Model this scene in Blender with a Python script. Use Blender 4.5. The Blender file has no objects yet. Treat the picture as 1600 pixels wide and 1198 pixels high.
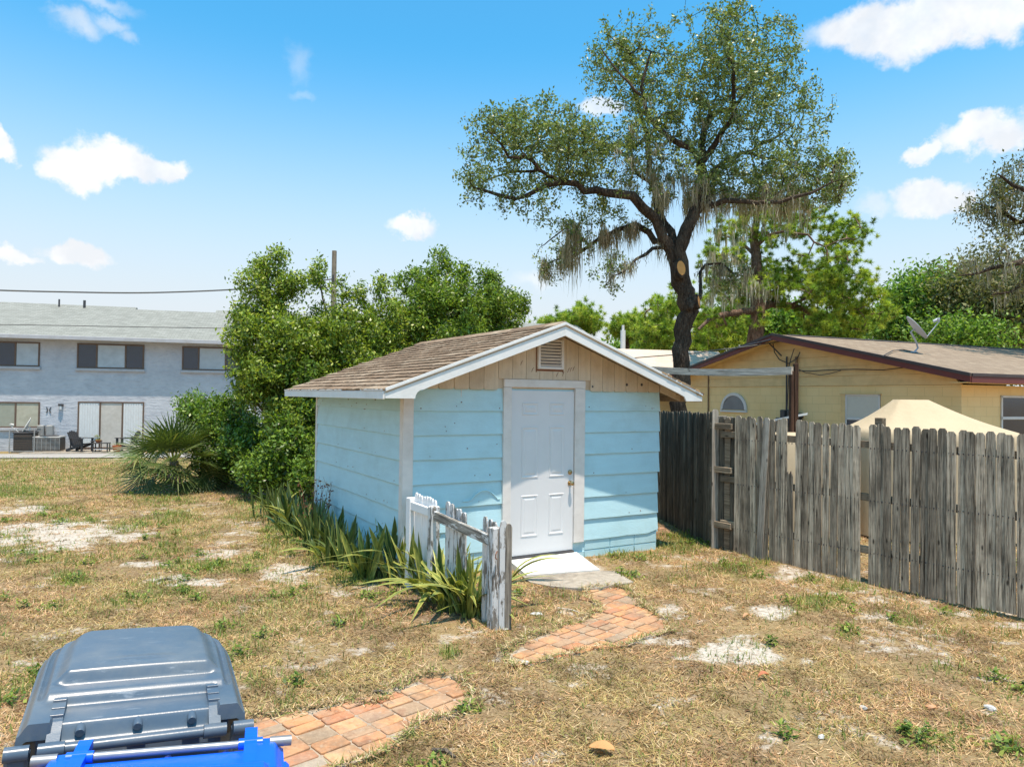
import bpy, math, random
import numpy as np
from mathutils import Vector, Matrix
R = math.radians
rnd = random.Random(11)
rng = np.random.default_rng(5)
SC = bpy.context.scene
COL = SC.collection

# ------------------------------------------------------------------ camera
FPX, CAMZ = 1125.0, 2.10
PITCH, ROLL = R(0.993), R(0.716)
cf = Vector((0, math.cos(PITCH), math.sin(PITCH)))
u0 = Vector((0, -math.sin(PITCH), math.cos(PITCH)))
cr = Vector((1, 0, 0)) * math.cos(ROLL) + u0 * math.sin(ROLL)
cu = -Vector((1, 0, 0)) * math.sin(ROLL) + u0 * math.cos(ROLL)
cam_d = bpy.data.cameras.new('camera')
cam_d.sensor_width = 36.0
cam_d.lens = 36.0 * FPX / 1600.0
cam_d.clip_start, cam_d.clip_end = 0.05, 3000
cam = bpy.data.objects.new('camera', cam_d)
COL.objects.link(cam)
M4 = Matrix((cr, cu, -cf)).transposed().to_4x4()
M4.translation = Vector((0, 0, CAMZ))
cam.matrix_world = M4
SC.camera = cam
CP = Vector((0, 0, CAMZ))

# ------------------------------------------------------------------ sun, view
travel = Vector((-0.184, 0.391, -1.70)).normalized()
sun_d = bpy.data.lights.new('sun', 'SUN')
sun_d.energy = 5.0
sun_d.angle = R(0.53)
sun_d.color = (1.0, 0.85, 0.71)
sun = bpy.data.objects.new('sun', sun_d)
COL.objects.link(sun)
sun.rotation_euler = travel.to_track_quat('-Z', 'Y').to_euler()
sun.location = (4, -8, 30)
SC.view_settings.view_transform = 'Standard'
SC.view_settings.look = 'None'
SC.view_settings.gamma = 1
SC.view_settings.exposure = 0.44
SC.view_settings.use_curve_mapping = False
SUN_EL = math.asin(-travel.z)
SUN_AZ = math.atan2(-travel.x, -travel.y)


def pray(px, py):
    return (cf + cr * ((px - 800) / FPX) + cu * ((599 - py) / FPX))


def at(px, py, Y):                       # the point on that line of sight at distance Y
    d = pray(px, py)
    return CP + d * (Y / d.y)


# ------------------------------------------------------------------ node helper
class NT:
    def __init__(s, tree):
        s.t = tree
        tree.nodes.clear()

    def n(s, typ, ins=None, **props):
        nd = s.t.nodes.new(typ)
        for k, v in props.items():
            setattr(nd, k, v)
        for k, v in (ins or {}).items():
            if hasattr(v, 'is_output') or isinstance(v, bpy.types.NodeSocket):
                s.t.links.new(v, nd.inputs[k])
            else:
                nd.inputs[k].default_value = v
        return nd

    def math(s, op, a, b=0.0, clamp=False):
        return s.n('ShaderNodeMath', {0: a, 1: b}, operation=op, use_clamp=clamp).outputs[0]

    def noise(s, vec, scale, detail=3, rough=0.55, dist=0.0):
        return s.n('ShaderNodeTexNoise', {'Vector': vec, 'Scale': scale, 'Detail': detail, 'Roughness': rough,
                                          'Distortion': dist}).outputs['Fac']

    def ramp(s, fac, stops, interp='LINEAR'):
        nd = s.n('ShaderNodeValToRGB', {'Fac': fac})
        cr_ = nd.color_ramp
        cr_.interpolation = interp
        while len(cr_.elements) < len(stops):
            cr_.elements.new(0.5)
        for e, (p, c) in zip(cr_.elements, stops):
            e.position = p
            e.color = (c[0], c[1], c[2], 1) if hasattr(c, '__len__') else (c, c, c, 1)
        return nd.outputs['Color']

    def mix(s, fac, a, b, mode='MIX'):
        nd = s.n('ShaderNodeMix', data_type='RGBA', blend_type=mode)
        for k, v in ((0, fac), (6, a), (7, b)):
            if isinstance(v, bpy.types.NodeSocket):
                s.t.links.new(v, nd.inputs[k])
            else:
                nd.inputs[k].default_value = v if k == 0 else (v[0], v[1], v[2], 1)
        return nd.outputs[2]

    def out(s, shader, target='ShaderNodeOutputMaterial'):
        o = s.n(target)
        s.t.links.new(shader, o.inputs['Surface'])


def sm(x, a, b):
    t = np.clip((x - a) / (b - a), 0, 1)
    return t * t * (3 - 2 * t)


# ------------------------------------------------------------------ world: sky and fair-weather clouds
world = bpy.data.worlds.new('World')
SC.world = world
world.use_nodes = True
W = NT(world.node_tree)
sky = W.n('ShaderNodeTexSky', sky_type='NISHITA', sun_disc=False, sun_elevation=SUN_EL, sun_rotation=SUN_AZ,
          altitude=0.0, air_density=1.0, dust_density=1.2, ozone_density=2.5)
gen = W.n('ShaderNodeTexCoord').outputs['Generated']
sep = W.n('ShaderNodeSeparateXYZ', {'Vector': gen})
az = W.math('ARCTAN2', sep.outputs['X'], sep.outputs['Y'])
el = W.math('ARCSINE', sep.outputs['Z'])
ae = W.n('ShaderNodeCombineXYZ', {'X': az, 'Y': el, 'Z': 0.0}).outputs[0]
dn = W.n('ShaderNodeTexNoise', {'Vector': gen, 'Scale': 9.0, 'Detail': 6, 'Roughness': 0.62})
dsub = W.n('ShaderNodeVectorMath', {0: dn.outputs['Color'], 1: (0.5, 0.5, 0.5)}, operation='SUBTRACT').outputs[0]
dscl = W.n('ShaderNodeVectorMath', {0: dsub, 'Scale': 0.105}, operation='SCALE').outputs[0]
aed = W.n('ShaderNodeVectorMath', {0: ae, 1: dscl}, operation='ADD').outputs[0]
clouds_px = [(160, 245, 58, 30, 1), (225, 268, 58, 22, 1), (120, 262, 36, 26, 1), (262, 275, 26, 12, 1), (10, 222, 30, 17, 1), (22, 401, 30, 16, 1),
             (117, 391, 48, 19, 1), (648, 360, 48, 20, .95), (110, 42, 34, 18, .6), (165, 45, 26, 14, .5), (190, 68, 14, 14, .4), (85, 25, 22, 8, .4), (150, 6, 60, 12, .45), (458, 88, 20, 26, .25), (462, 138, 18, 8, .2),
             (1400, 42, 120, 42, 1), (1530, 10, 130, 40, 1), (1540, 208, 66, 27, 1), (1445, 232, 30, 17, .95),
             (1455, 298, 56, 24, .95), (1362, 308, 30, 12, .5), (845, 450, 46, 15, .5), (935, 165, 36, 18, .8)]
csum = None
cl = []
for (x, y, rx, ry, a) in clouds_px:
    d = pray(x, y).normalized()
    cl.append((math.atan2(d.x, d.y), math.asin(d.z), rx * .95 / FPX, ry * .95 / FPX, a))
for k in range(12):                       # the same small clouds go on round the rest of the sky
    cl.append((R(52 + k * 23.5 + rnd.uniform(-7, 7)), R(rnd.uniform(7, 34)), rnd.uniform(.04, .09), rnd.uniform(.018, .035), 1))
for (a0, e0, rx, ry, amt) in cl:
    if a0 > math.pi:
        a0 -= 2 * math.pi
    s_ = W.n('ShaderNodeVectorMath', {0: aed, 1: (a0, e0, 0)}, operation='SUBTRACT').outputs[0]
    m_ = W.n('ShaderNodeVectorMath', {0: s_, 1: (1 / rx, 1 / ry, 0)}, operation='MULTIPLY').outputs[0]
    l_ = W.n('ShaderNodeVectorMath', {0: m_}, operation='LENGTH').outputs['Value']
    v_ = W.n('ShaderNodeMapRange', {'Value': l_, 'From Min': 1.08 if amt > .7 else 1.35, 'From Max': 0.62 if amt > .7 else 0.1, 'To Min': 0.0, 'To Max': amt},
             interpolation_type='SMOOTHSTEP').outputs[0]
    csum = v_ if csum is None else W.math('MAXIMUM', csum, v_)
wisp = W.noise(gen, 22.0, 5, 0.6)
csum = W.math('MULTIPLY', csum, W.math('ADD', W.math('MULTIPLY', wisp, 0.5), 0.72), True)
hz = W.n('ShaderNodeMapRange', {'Value': el, 'From Min': 0.47, 'From Max': 0.05, 'To Min': 0.0, 'To Max': 1.0},
         interpolation_type='SMOOTHSTEP').outputs[0]
skyc = W.mix(1.0, sky.outputs['Color'], (0.54, 1.58, 1.74), 'MULTIPLY')
skyc = W.mix(hz, skyc, (5.3, 5.62, 5.95))
clc = W.mix(W.ramp(W.noise(gen, 14.0, 4, 0.6), [(0.42, 0.0), (0.62, 1.0)]), (5.9, 6.05, 6.3), (7.1, 7.1, 7.1))
skyc = W.mix(W.math('MULTIPLY', csum, 0.95, True), skyc, clc)
bg = W.n('ShaderNodeBackground', {'Color': skyc, 'Strength': 0.113})
W.out(bg.outputs[0], 'ShaderNodeOutputWorld')


# ------------------------------------------------------------------ value noise for masks
def vnoise(x, y, scale, seed):
    x = np.asarray(x) * scale + 1000.3
    y = np.asarray(y) * scale + 1000.7
    xi, yi = np.floor(x).astype(np.int64), np.floor(y).astype(np.int64)
    fx, fy = x - xi, y - yi
    fx, fy = fx * fx * (3 - 2 * fx), fy * fy * (3 - 2 * fy)

    def h(a, b):
        v = (a * 374761393 + b * 668265263 + seed * 982451653) & 0x7fffffff
        v = ((v ^ (v >> 13)) * 1274126177) & 0x7fffffff
        return ((v ^ (v >> 16)) & 0xffff) / 65535.0
    return (h(xi, yi) * (1 - fx) + h(xi + 1, yi) * fx) * (1 - fy) + (h(xi, yi + 1) * (1 - fx) + h(xi + 1, yi + 1) * fx) * fy


def fbm(x, y, scale, seed, octv=4):
    v, a, t = 0, 1.0, 0
    for k in range(octv):
        v = v + a * vnoise(x, y, scale * 2 ** k, seed + k * 7)
        t += a
        a *= 0.55
    return v / t


def gz(x, y):
    x, y = np.asarray(x, float), np.asarray(y, float)
    fall = -0.60 * sm(y, 10.5, 32.0) * sm(-x, -3.0, 1.0)
    dip = -0.05 * sm(x, 3.0, 5.2) * sm(-y, -10.0, -7.0)
    near = sm(-y, -26, -12) * (np.abs(x) < 30)
    bump = (fbm(x, y, 0.55, 3, 3) - 0.5) * 0.07 * near + (fbm(x, y, 4.0, 9, 3) - 0.5) * 0.022 * near
    flat = 1.0
    return fall + dip + bump * flat


def g_at(px, py, lift=0.0):               # where that line of sight meets the ground
    z = 0.0
    for _ in range(7):
        d = pray(px, py)
        p = CP + d * ((CAMZ - z) / -d.z)
        z = float(gz(p.x, p.y))
    p.z = z + lift
    return p


def ray_plane(px, py, p0, nrm):
    d = pray(px, py)
    return CP + d * ((p0 - CP).dot(nrm) / d.dot(nrm))


# ------------------------------------------------------------------ object helpers
def tag(o, label=None, cat=None, group=None, kind=None):
    if label: o['label'] = label
    if cat: o['category'] = cat
    if group: o['group'] = group
    if kind: o['kind'] = kind
    return o


def empty(name, loc=(0, 0, 0), rz=0.0, parent=None):
    o = bpy.data.objects.new(name, None)
    o.empty_display_size = 0.2
    COL.objects.link(o)
    o.location = loc
    o.rotation_euler = (0, 0, rz)
    if parent: o.parent = parent
    return o


def link(name, me, parent=None, loc=None, rot=None):
    o = bpy.data.objects.new(name, me)
    COL.objects.link(o)
    if parent: o.parent = parent
    if loc is not None: o.location = loc
    if rot is not None: o.rotation_euler = rot
    return o


class MB:
    """collects shapes, built as one mesh object"""
    def __init__(s):
        s.v, s.f = [], []

    def add(s, vs, fs):
        b = len(s.v)
        s.v += [tuple(p) for p in vs]
        s.f += [tuple(i + b for i in f) for f in fs]
        return s

    def box(s, x0, x1, y0, y1, z0, z1, c=0.0, M=None):
        """box, with chamfered edges when c > 0"""
        cx, cy, cz = (x0 + x1) / 2, (y0 + y1) / 2, (z0 + z1) / 2
        hx, hy, hz_ = abs(x1 - x0) / 2, abs(y1 - y0) / 2, abs(z1 - z0) / 2
        c = min(c, hx * .45, hy * .45, hz_ * .45)
        vs, fs = [], []
        if c <= 0:
            vs = [Vector((cx + a * hx, cy + b * hy, cz + d * hz_)) for a in (-1, 1) for b in (-1, 1) for d in (-1, 1)]
            fs = [(0, 1, 3, 2), (4, 6, 7, 5), (0, 4, 5, 1), (2, 3, 7, 6), (0, 2, 6, 4), (1, 5, 7, 3)]
        else:
            idx = {}
            for a in (-1, 1):
                for b in (-1, 1):
                    for d in (-1, 1):
                        for ax in range(3):
                            h = [hx - c, hy - c, hz_ - c]
                            h[ax] = (hx, hy, hz_)[ax]
                            idx[(a, b, d, ax)] = len(vs)
                            vs.append(Vector((cx + a * h[0], cy + b * h[1], cz + d * h[2])))
            for sg in (-1, 1):
                for ax in range(3):
                    o1, o2 = [k for k in range(3) if k != ax]
                    q = []
                    for (p, r_) in ((-1, -1), (1, -1), (1, 1), (-1, 1)):
                        k = [0, 0, 0]
                        k[ax], k[o1], k[o2] = sg, p, r_
                        q.append(idx[(k[0], k[1], k[2], ax)])
                    flip = (sg > 0) == (ax == 1)
                    fs.append(tuple(q[::-1]) if flip else tuple(q))
            for ax in range(3):
                o1, o2 = [k for k in range(3) if k != ax]
                for p in (-1, 1):
                    for r_ in (-1, 1):
                        k = [0, 0, 0]
                        k[o1], k[o2] = p, r_
                        ka, kb = k[:], k[:]
                        ka[ax], kb[ax] = -1, 1
                        fs.append((idx[(*ka, o1)], idx[(*kb, o1)], idx[(*kb, o2)], idx[(*ka, o2)]))
            for a in (-1, 1):
                for b in (-1, 1):
                    for d in (-1, 1):
                        fs.append((idx[(a, b, d, 0)], idx[(a, b, d, 1)], idx[(a, b, d, 2)]))
        if M is not None:
            vs = [M @ v for v in vs]
        return s.add(vs, fs)

    def prism(s, poly, d, M=None):
        """poly: 2D points (x, z) extruded along y from d[0] to d[1]"""
        n = len(poly)
        vs = [Vector((p[0], d[0], p[1])) for p in poly] + [Vector((p[0], d[1], p[1])) for p in poly]
        fs = [tuple(range(n)), tuple(range(2 * n - 1, n - 1, -1))]
        fs += [(i, i + n, (i + 1) % n + n, (i + 1) % n) for i in range(n)]
        if M is not None: vs = [M @ v for v in vs]
        return s.add(vs, fs)

    def slab(s, poly, z0, z1):
        n = len(poly)
        vs = [(p[0], p[1], z0) for p in poly] + [(p[0], p[1], z1) for p in poly]
        fs = [tuple(range(n - 1, -1, -1)), tuple(range(n, 2 * n))]
        fs += [(i, (i + 1) % n, (i + 1) % n + n, i + n) for i in range(n)]
        return s.add(vs, fs)

    def tube(s, pts, rad, n=8, cap=True):
        pts = [Vector(p) for p in pts]
        if not hasattr(rad, '__len__'): rad = [rad] * len(pts)
        b = len(s.v)
        up = Vector((0.13, 0.21, 1)).normalized()
        side = None
        for i, p in enumerate(pts):
            t = (pts[min(i + 1, len(pts) - 1)] - pts[max(i - 1, 0)])
            if t.length < 1e-9: t = Vector((0, 0, 1))
            t.normalize()
            if side is None:
                side = t.cross(up)
                if side.length < 0.1: side = t.cross(Vector((1, 0, 0)))
            else:
                side = side - t * side.dot(t)
                if side.length < 1e-4: side = t.cross(up)
            side.normalize()
            o = t.cross(side)
            for k in range(n):
                a = 2 * math.pi * k / n
                q = p + (side * math.cos(a) + o * math.sin(a)) * rad[i]
                s.v.append((q.x, q.y, q.z))
        for i in range(len(pts) - 1):
            for k in range(n):
                k2 = (k + 1) % n
                s.f.append((b + i * n + k, b + i * n + k2, b + (i + 1) * n + k2, b + (i + 1) * n + k))
        if cap:
            s.f.append(tuple(b + k for k in range(n - 1, -1, -1)))
            s.f.append(tuple(b + (len(pts) - 1) * n + k for k in range(n)))
        return s

    def lathe(s, prof, n=16, M=None):
        """prof: (r, z) pairs turned round z"""
        vs = [Vector((r * math.cos(2 * math.pi * k / n), r * math.sin(2 * math.pi * k / n), z)) for (r, z) in prof for k in range(n)]
        fs = [(i * n + k, i * n + (k + 1) % n, (i + 1) * n + (k + 1) % n, (i + 1) * n + k)
              for i in range(len(prof) - 1) for k in range(n)]
        fs += [tuple(range(n - 1, -1, -1)), tuple((len(prof) - 1) * n + k for k in range(n))]
        if M is not None: vs = [M @ v for v in vs]
        return s.add(vs, fs)

    def mesh(s, name, mat, smooth=False, recalc=False):
        me = bpy.data.meshes.new(name)
        me.from_pydata(s.v, [], s.f)
        if recalc:
            import bmesh
            bm = bmesh.new()
            bm.from_mesh(me)
            bmesh.ops.recalc_face_normals(bm, faces=bm.faces)
            bm.to_mesh(me)
            bm.free()
        if mat: me.materials.append(mat)
        if smooth:
            me.polygons.foreach_set('use_smooth', [True] * len(me.polygons))
            try: me.set_sharp_from_angle(angle=R(38))
            except Exception: pass
        me.update()
        return me

    def build(s, name, mat, parent=None, smooth=False, loc=None, rot=None, recalc=True):
        return link(name, s.mesh(name, mat, smooth, recalc), parent, loc, rot)


def np_mesh(name, V, F, mat, tint=None, smooth=False):
    """fast mesh from arrays: V (n,3), F (m,k); tint (n,3) as a colour attribute"""
    me = bpy.data.meshes.new(name)
    V = np.ascontiguousarray(V, dtype=np.float32)
    F = np.ascontiguousarray(F, dtype=np.int32)
    m, k = F.shape
    me.vertices.add(len(V))
    me.vertices.foreach_set('co', V.ravel())
    me.loops.add(m * k)
    me.loops.foreach_set('vertex_index', F.ravel())
    me.polygons.add(m)
    me.polygons.foreach_set('loop_start', np.arange(0, m * k, k, dtype=np.int32))
    me.polygons.foreach_set('loop_total', np.full(m, k, dtype=np.int32))
    me.update(calc_edges=True)
    if tint is not None:
        a = me.color_attributes.new('tint', 'FLOAT_COLOR', 'POINT')
        c4 = np.ones((len(V), 4), np.float32)
        c4[:, :3] = tint
        a.data.foreach_set('color', c4.ravel())
    if smooth: me.polygons.foreach_set('use_smooth', np.ones(m, bool))
    if mat: me.materials.append(mat)
    return me


# ------------------------------------------------------------------ materials
MATS = {}


def new_mat(name):
    m = bpy.data.materials.new(name)
    m.use_nodes = True
    MATS[name] = m
    return m, NT(m.node_tree)


def paint(name, col, rough=0.6, var=0.10, dirt=(0.25, 0.2, 0.14), dirt_amt=0.25, bump=0.15, grain=(6, 6, 6), spec=0.4,
          metal=0.0, obj_var=0.0, scale=1.0, peel=None, peel_amt=0.5):
    """painted / plain surface with uneven tone, grime patches, fine relief, optional flaking to a second colour"""
    m, N = new_mat(name)
    tc = N.n('ShaderNodeTexCoord').outputs['Object']
    rd = N.n('ShaderNodeObjectInfo').outputs['Random']
    off = N.n('ShaderNodeCombineXYZ', {'X': N.math('MULTIPLY', rd, 37.0), 'Y': N.math('MULTIPLY', rd, 71.0), 'Z': N.math('MULTIPLY', rd, 19.0)})
    co = N.n('ShaderNodeVectorMath', {0: tc, 1: off.outputs[0]}, operation='ADD').outputs[0]
    gs = N.n('ShaderNodeVectorMath', {0: co, 1: grain}, operation='MULTIPLY').outputs[0]
    n1 = N.noise(gs, 1.0 * scale, 5, 0.6)
    n2 = N.noise(co, 2.3 * scale, 6, 0.62, 0.3)
    c = N.mix(1.0, (col[0], col[1], col[2]), N.ramp(n1, [(0.25, 1 - var), (0.75, 1 + var)]), 'MULTIPLY')
    if obj_var:
        k = N.math('ADD', N.math('MULTIPLY', rd, obj_var), 1 - obj_var / 2)
        kk = N.n('ShaderNodeCombineXYZ', {'X': k, 'Y': k, 'Z': k}).outputs[0]
        c = N.mix(1.0, c, kk, 'MULTIPLY')
    c = N.mix(N.math('MULTIPLY', N.ramp(n2, [(0.48, 0.0), (0.72, 1.0)]), dirt_amt), c, dirt)
    if peel:
        pn = N.noise(gs, 2.2 * scale, 8, 0.68)
        c = N.mix(N.ramp(pn, [(peel_amt, 0.0), (peel_amt + 0.05, 1.0)]), c, peel)
    nb = N.noise(gs, 9.0 * scale, 4, 0.6)
    bp = N.n('ShaderNodeBump', {'Strength': bump, 'Distance': 0.01, 'Height': nb}).outputs[0]
    rg = N.math('ADD', N.math('MULTIPLY', n2, 0.2), rough - 0.1)
    b = N.n('ShaderNodeBsdfPrincipled', {'Base Color': c, 'Roughness': rg, 'Normal': bp, 'Metallic': metal,
                                         'Specular IOR Level': spec})
    N.out(b.outputs[0])
    return m


def wood(name, dark, light, streak=28.0, stain=0.5, obj_var=0.5, white=None, white_at=0.5, axis='z'):
    """weathered boards: grain along one axis, knots, stains; optionally remains of white paint"""
    m, N = new_mat(name)
    tc = N.n('ShaderNodeTexCoord').outputs['Object']
    rd = N.n('ShaderNodeObjectInfo').outputs['Random']
    off = N.n('ShaderNodeCombineXYZ', {'X': N.math('MULTIPLY', rd, 37.0), 'Y': N.math('MULTIPLY', rd, 71.0), 'Z': N.math('MULTIPLY', rd, 19.0)})
    co = N.n('ShaderNodeVectorMath', {0: tc, 1: off.outputs[0]}, operation='ADD').outputs[0]
    sc_ = {'z': (1, 1, 0.035), 'x': (0.035, 1, 1), 'y': (1, 0.035, 1)}[axis]
    g = N.n('ShaderNodeVectorMath', {0: co, 1: tuple(streak * k for k in sc_)}, operation='MULTIPLY').outputs[0]
    n1 = N.noise(g, 1.6, 7, 0.68, 0.6)
    n2 = N.noise(g, 6.0, 4, 0.65, 0.2)
    n3 = N.noise(co, 2.6, 4, 0.6)
    f = N.math('ADD', N.math('MULTIPLY', n1, 0.62), N.math('MULTIPLY', n2, 0.38))
    c = N.ramp(f, [(0.38, dark), (0.49, [(a * 0.5 + b * 0.5) for a, b in zip(dark, light)]), (0.62, light)])
    gc = N.n('ShaderNodeVectorMath', {0: co, 1: {'z': (75, 75, 1.3), 'x': (1.3, 75, 75), 'y': (75, 1.3, 75)}[axis]}, operation='MULTIPLY').outputs[0]
    ck = N.noise(gc, 1.0, 3, 0.55, 0.8)
    c = N.mix(N.ramp(ck, [(0.60, 0.0), (0.66, 0.85)]), c, tuple(a * 0.3 for a in dark))
    k = N.math('ADD', N.math('MULTIPLY', rd, obj_var), 1 - obj_var * 0.55)
    c = N.mix(1.0, c, N.n('ShaderNodeCombineXYZ', {'X': k, 'Y': k, 'Z': k}).outputs[0], 'MULTIPLY')
    c = N.mix(N.math('MULTIPLY', N.ramp(n3, [(0.45, 0.0), (0.7, 1.0)]), stain), c, tuple(a * 0.6 for a in dark))
    kv = N.n('ShaderNodeVectorMath', {0: co, 1: {'z': (9, 9, 3.2), 'x': (3.2, 9, 9), 'y': (9, 3.2, 9)}[axis]}, operation='MULTIPLY').outputs[0]
    vo = N.n('ShaderNodeTexVoronoi', {'Vector': kv, 'Scale': 1.0}).outputs['Distance']
    c = N.mix(N.ramp(vo, [(0.06, 0.85), (0.13, 0.0)]), c, tuple(a * 0.35 for a in dark))
    if white:
        pn = N.noise(N.n('ShaderNodeVectorMath', {0: co, 1: {'z': (22, 22, 5), 'x': (5, 22, 22), 'y': (22, 5, 22)}[axis]}, operation='MULTIPLY').outputs[0], 1.0, 8, 0.7)
        wf = N.ramp(N.math('ADD', pn, N.math('MULTIPLY', N.math('SUBTRACT', rd, 0.5), 0.10)), [(white_at, 1.0), (white_at + 0.05, 0.0)])
        c = N.mix(wf, c, white)
    bp = N.n('ShaderNodeBump', {'Strength': 0.55, 'Distance': 0.006, 'Height': f}).outputs[0]
    b = N.n('ShaderNodeBsdfPrincipled', {'Base Color': c, 'Roughness': 0.88, 'Normal': bp, 'Specular IOR Level': 0.2})
    N.out(b.outputs[0])
    return m


def leafmat(name, trans=0.35, rough=0.45, spec=0.4, gain=1.0):
    """foliage coloured by the 'tint' attribute, lets light through"""
    m, N = new_mat(name)
    c = N.n('ShaderNodeAttribute', attribute_name='tint').outputs['Color']
    if gain != 1.0: c = N.mix(1.0, c, (gain, gain, gain), 'MULTIPLY')
    b = N.n('ShaderNodeBsdfPrincipled', {'Base Color': c, 'Roughness': rough, 'Specular IOR Level': spec})
    t = N.n('ShaderNodeBsdfTranslucent', {'Color': N.mix(1.0, c, (1.25, 1.35, 0.55), 'MULTIPLY')})
    mx = N.n('ShaderNodeMixShader', {0: trans, 1: b.outputs[0], 2: t.outputs[0]})
    N.out(mx.outputs[0])
    return m


def barkmat(name, dark, light, scale=9.0):
    m, N = new_mat(name)
    tc = N.n('ShaderNodeTexCoord').outputs['Object']
    g = N.n('ShaderNodeVectorMath', {0: tc, 1: (scale, scale, scale * 0.28)}, operation='MULTIPLY').outputs[0]
    n1 = N.noise(g, 1.0, 8, 0.7, 1.2)
    n2 = N.noise(tc, 1.3, 4, 0.6)
    gd = N.n('ShaderNodeVectorMath', {0: g, 1: N.n('ShaderNodeTexNoise', {'Vector': g, 'Scale': 1.7, 'Detail': 4}).outputs['Color']}, operation='ADD').outputs[0]
    vo = N.n('ShaderNodeTexVoronoi', {'Vector': gd, 'Scale': 1.9}, feature='DISTANCE_TO_EDGE').outputs[0]
    c = N.ramp(n1, [(0.36, dark), (0.66, light)])
    c = N.mix(N.ramp(vo, [(0.0, 0.45), (0.10, 0.0)]), c, tuple(a * 0.4 for a in dark))
    c = N.mix(N.math('MULTIPLY', N.ramp(n2, [(0.5, 0.0), (0.65, 1.0)]), 0.45), c, (light[0] * 1.25, light[1] * 1.25, light[2] * 1.2))
    h = N.math('ADD', N.math('MULTIPLY', n1, 0.5), N.ramp(vo, [(0.0, 0.0), (0.3, 0.6)]))
    bp = N.n('ShaderNodeBump', {'Strength': 0.9, 'Distance': 0.03, 'Height': h}).outputs[0]
    b = N.n('ShaderNodeBsdfPrincipled', {'Base Color': c, 'Roughness': 0.92, 'Normal': bp, 'Specular IOR Level': 0.15})
    N.out(b.outputs[0])
    return m


def glass_dark(name, col, rough=0.08):
    m, N = new_mat(name)
    tc = N.n('ShaderNodeTexCoord').outputs['Object']
    n = N.noise(tc, 3.0, 3, 0.5)
    c = N.mix(n, tuple(a * 0.75 for a in col), tuple(a * 1.25 for a in col))
    bp = N.n('ShaderNodeBump', {'Strength': 0.03, 'Distance': 0.02, 'Height': N.noise(tc, 1.6, 2, 0.5)}).outputs[0]
    b = N.n('ShaderNodeBsdfPrincipled', {'Base Color': c, 'Roughness': rough, 'Specular IOR Level': 0.7, 'Normal': bp})
    N.out(b.outputs[0])
    return m


blue_paint = paint('blue_paint', (0.465, 0.69, 0.75), 0.62, 0.05, (0.30, 0.44, 0.43), 0.30, 0.25, (3, 3, 14))
white_paint = paint('white_paint', (0.72, 0.72, 0.70), 0.55, 0.05, (0.42, 0.38, 0.32), 0.22, 0.15, (5, 5, 5))
cream_trim = paint('cream_trim', (0.70, 0.66, 0.62), 0.6, 0.07, (0.4, 0.33, 0.25), 0.3, 0.2, (5, 5, 12))
tan_board = paint('tan_board', (0.60, 0.495, 0.365), 0.7, 0.12, (0.36, 0.25, 0.15), 0.5, 0.3, (18, 18, 1.5), obj_var=0.14)
door_white = paint('door_white', (0.66, 0.66, 0.665), 0.42, 0.02, (0.5, 0.48, 0.45), 0.12, 0.04, (5, 5, 5))
bare_wood = paint('bare_wood', (0.42, 0.27, 0.15), 0.8, 0.3, (0.12, 0.06, 0.03), 0.6, 0.4, (4, 30, 30))
brass = paint('brass', (0.45, 0.33, 0.17), 0.28, 0.1, (0.2, 0.13, 0.06), 0.3, 0.02, metal=0.9)
rust = paint('rust', (0.20, 0.08, 0.04), 0.7, 0.3, (0.08, 0.03, 0.02), 0.6, 0.4)
dark_metal = paint('dark_metal', (0.05, 0.05, 0.055), 0.5, 0.1, (0.1, 0.08, 0.06), 0.2, 0.05)
picket_wood = wood('picket_wood', (0.050, 0.037, 0.025), (0.64, 0.525, 0.39), obj_var=0.9)
mildew_wood = wood('mildew_wood', (0.022, 0.018, 0.013), (0.21, 0.18, 0.135), obj_var=0.9)
rail_wood = wood('rail_wood', (0.12, 0.085, 0.055), (0.38, 0.30, 0.21), axis='x')
post_wood = wood('post_wood', (0.15, 0.125, 0.10), (0.47, 0.42, 0.35))
beam_wood = wood('beam_wood', (0.26, 0.20, 0.15), (0.78, 0.68, 0.56), axis='x', stain=0.15, obj_var=.1)
brown_post = wood('brown_post', (0.045, 0.022, 0.014), (0.12, 0.065, 0.04))
flaky_white = wood('flaky_white', (0.10, 0.085, 0.07), (0.36, 0.33, 0.29), white=(0.58, 0.58, 0.575), white_at=0.50)
clean_white = wood('clean_white', (0.2, 0.18, 0.16), (0.45, 0.42, 0.38), white=(0.76, 0.76, 0.76), white_at=0.74)
concrete = paint('concrete', (0.36, 0.31, 0.25), 0.9, 0.30, (0.12, 0.10, 0.08), 0.75, 0.6, (14, 14, 14))
step_white = paint('step_white', (0.74, 0.72, 0.68), 0.75, 0.04, (0.5, 0.45, 0.38), 0.3, 0.25, (10, 10, 10))
mortar = paint('mortar', (0.44, 0.35, 0.26), 0.95, 0.2, (0.22, 0.17, 0.12), 0.6, 0.7, (30, 30, 30))

# ================================================================== GROUND
FW = Vector((0.8616, 0.5075, 0))            # along the shed's front, and back along its side
BK = Vector((-0.5075, 0.8616, 0))
SHED0 = Vector((-1.208, 8.09, 0.0))
SHED_A = R(30.5)


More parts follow.
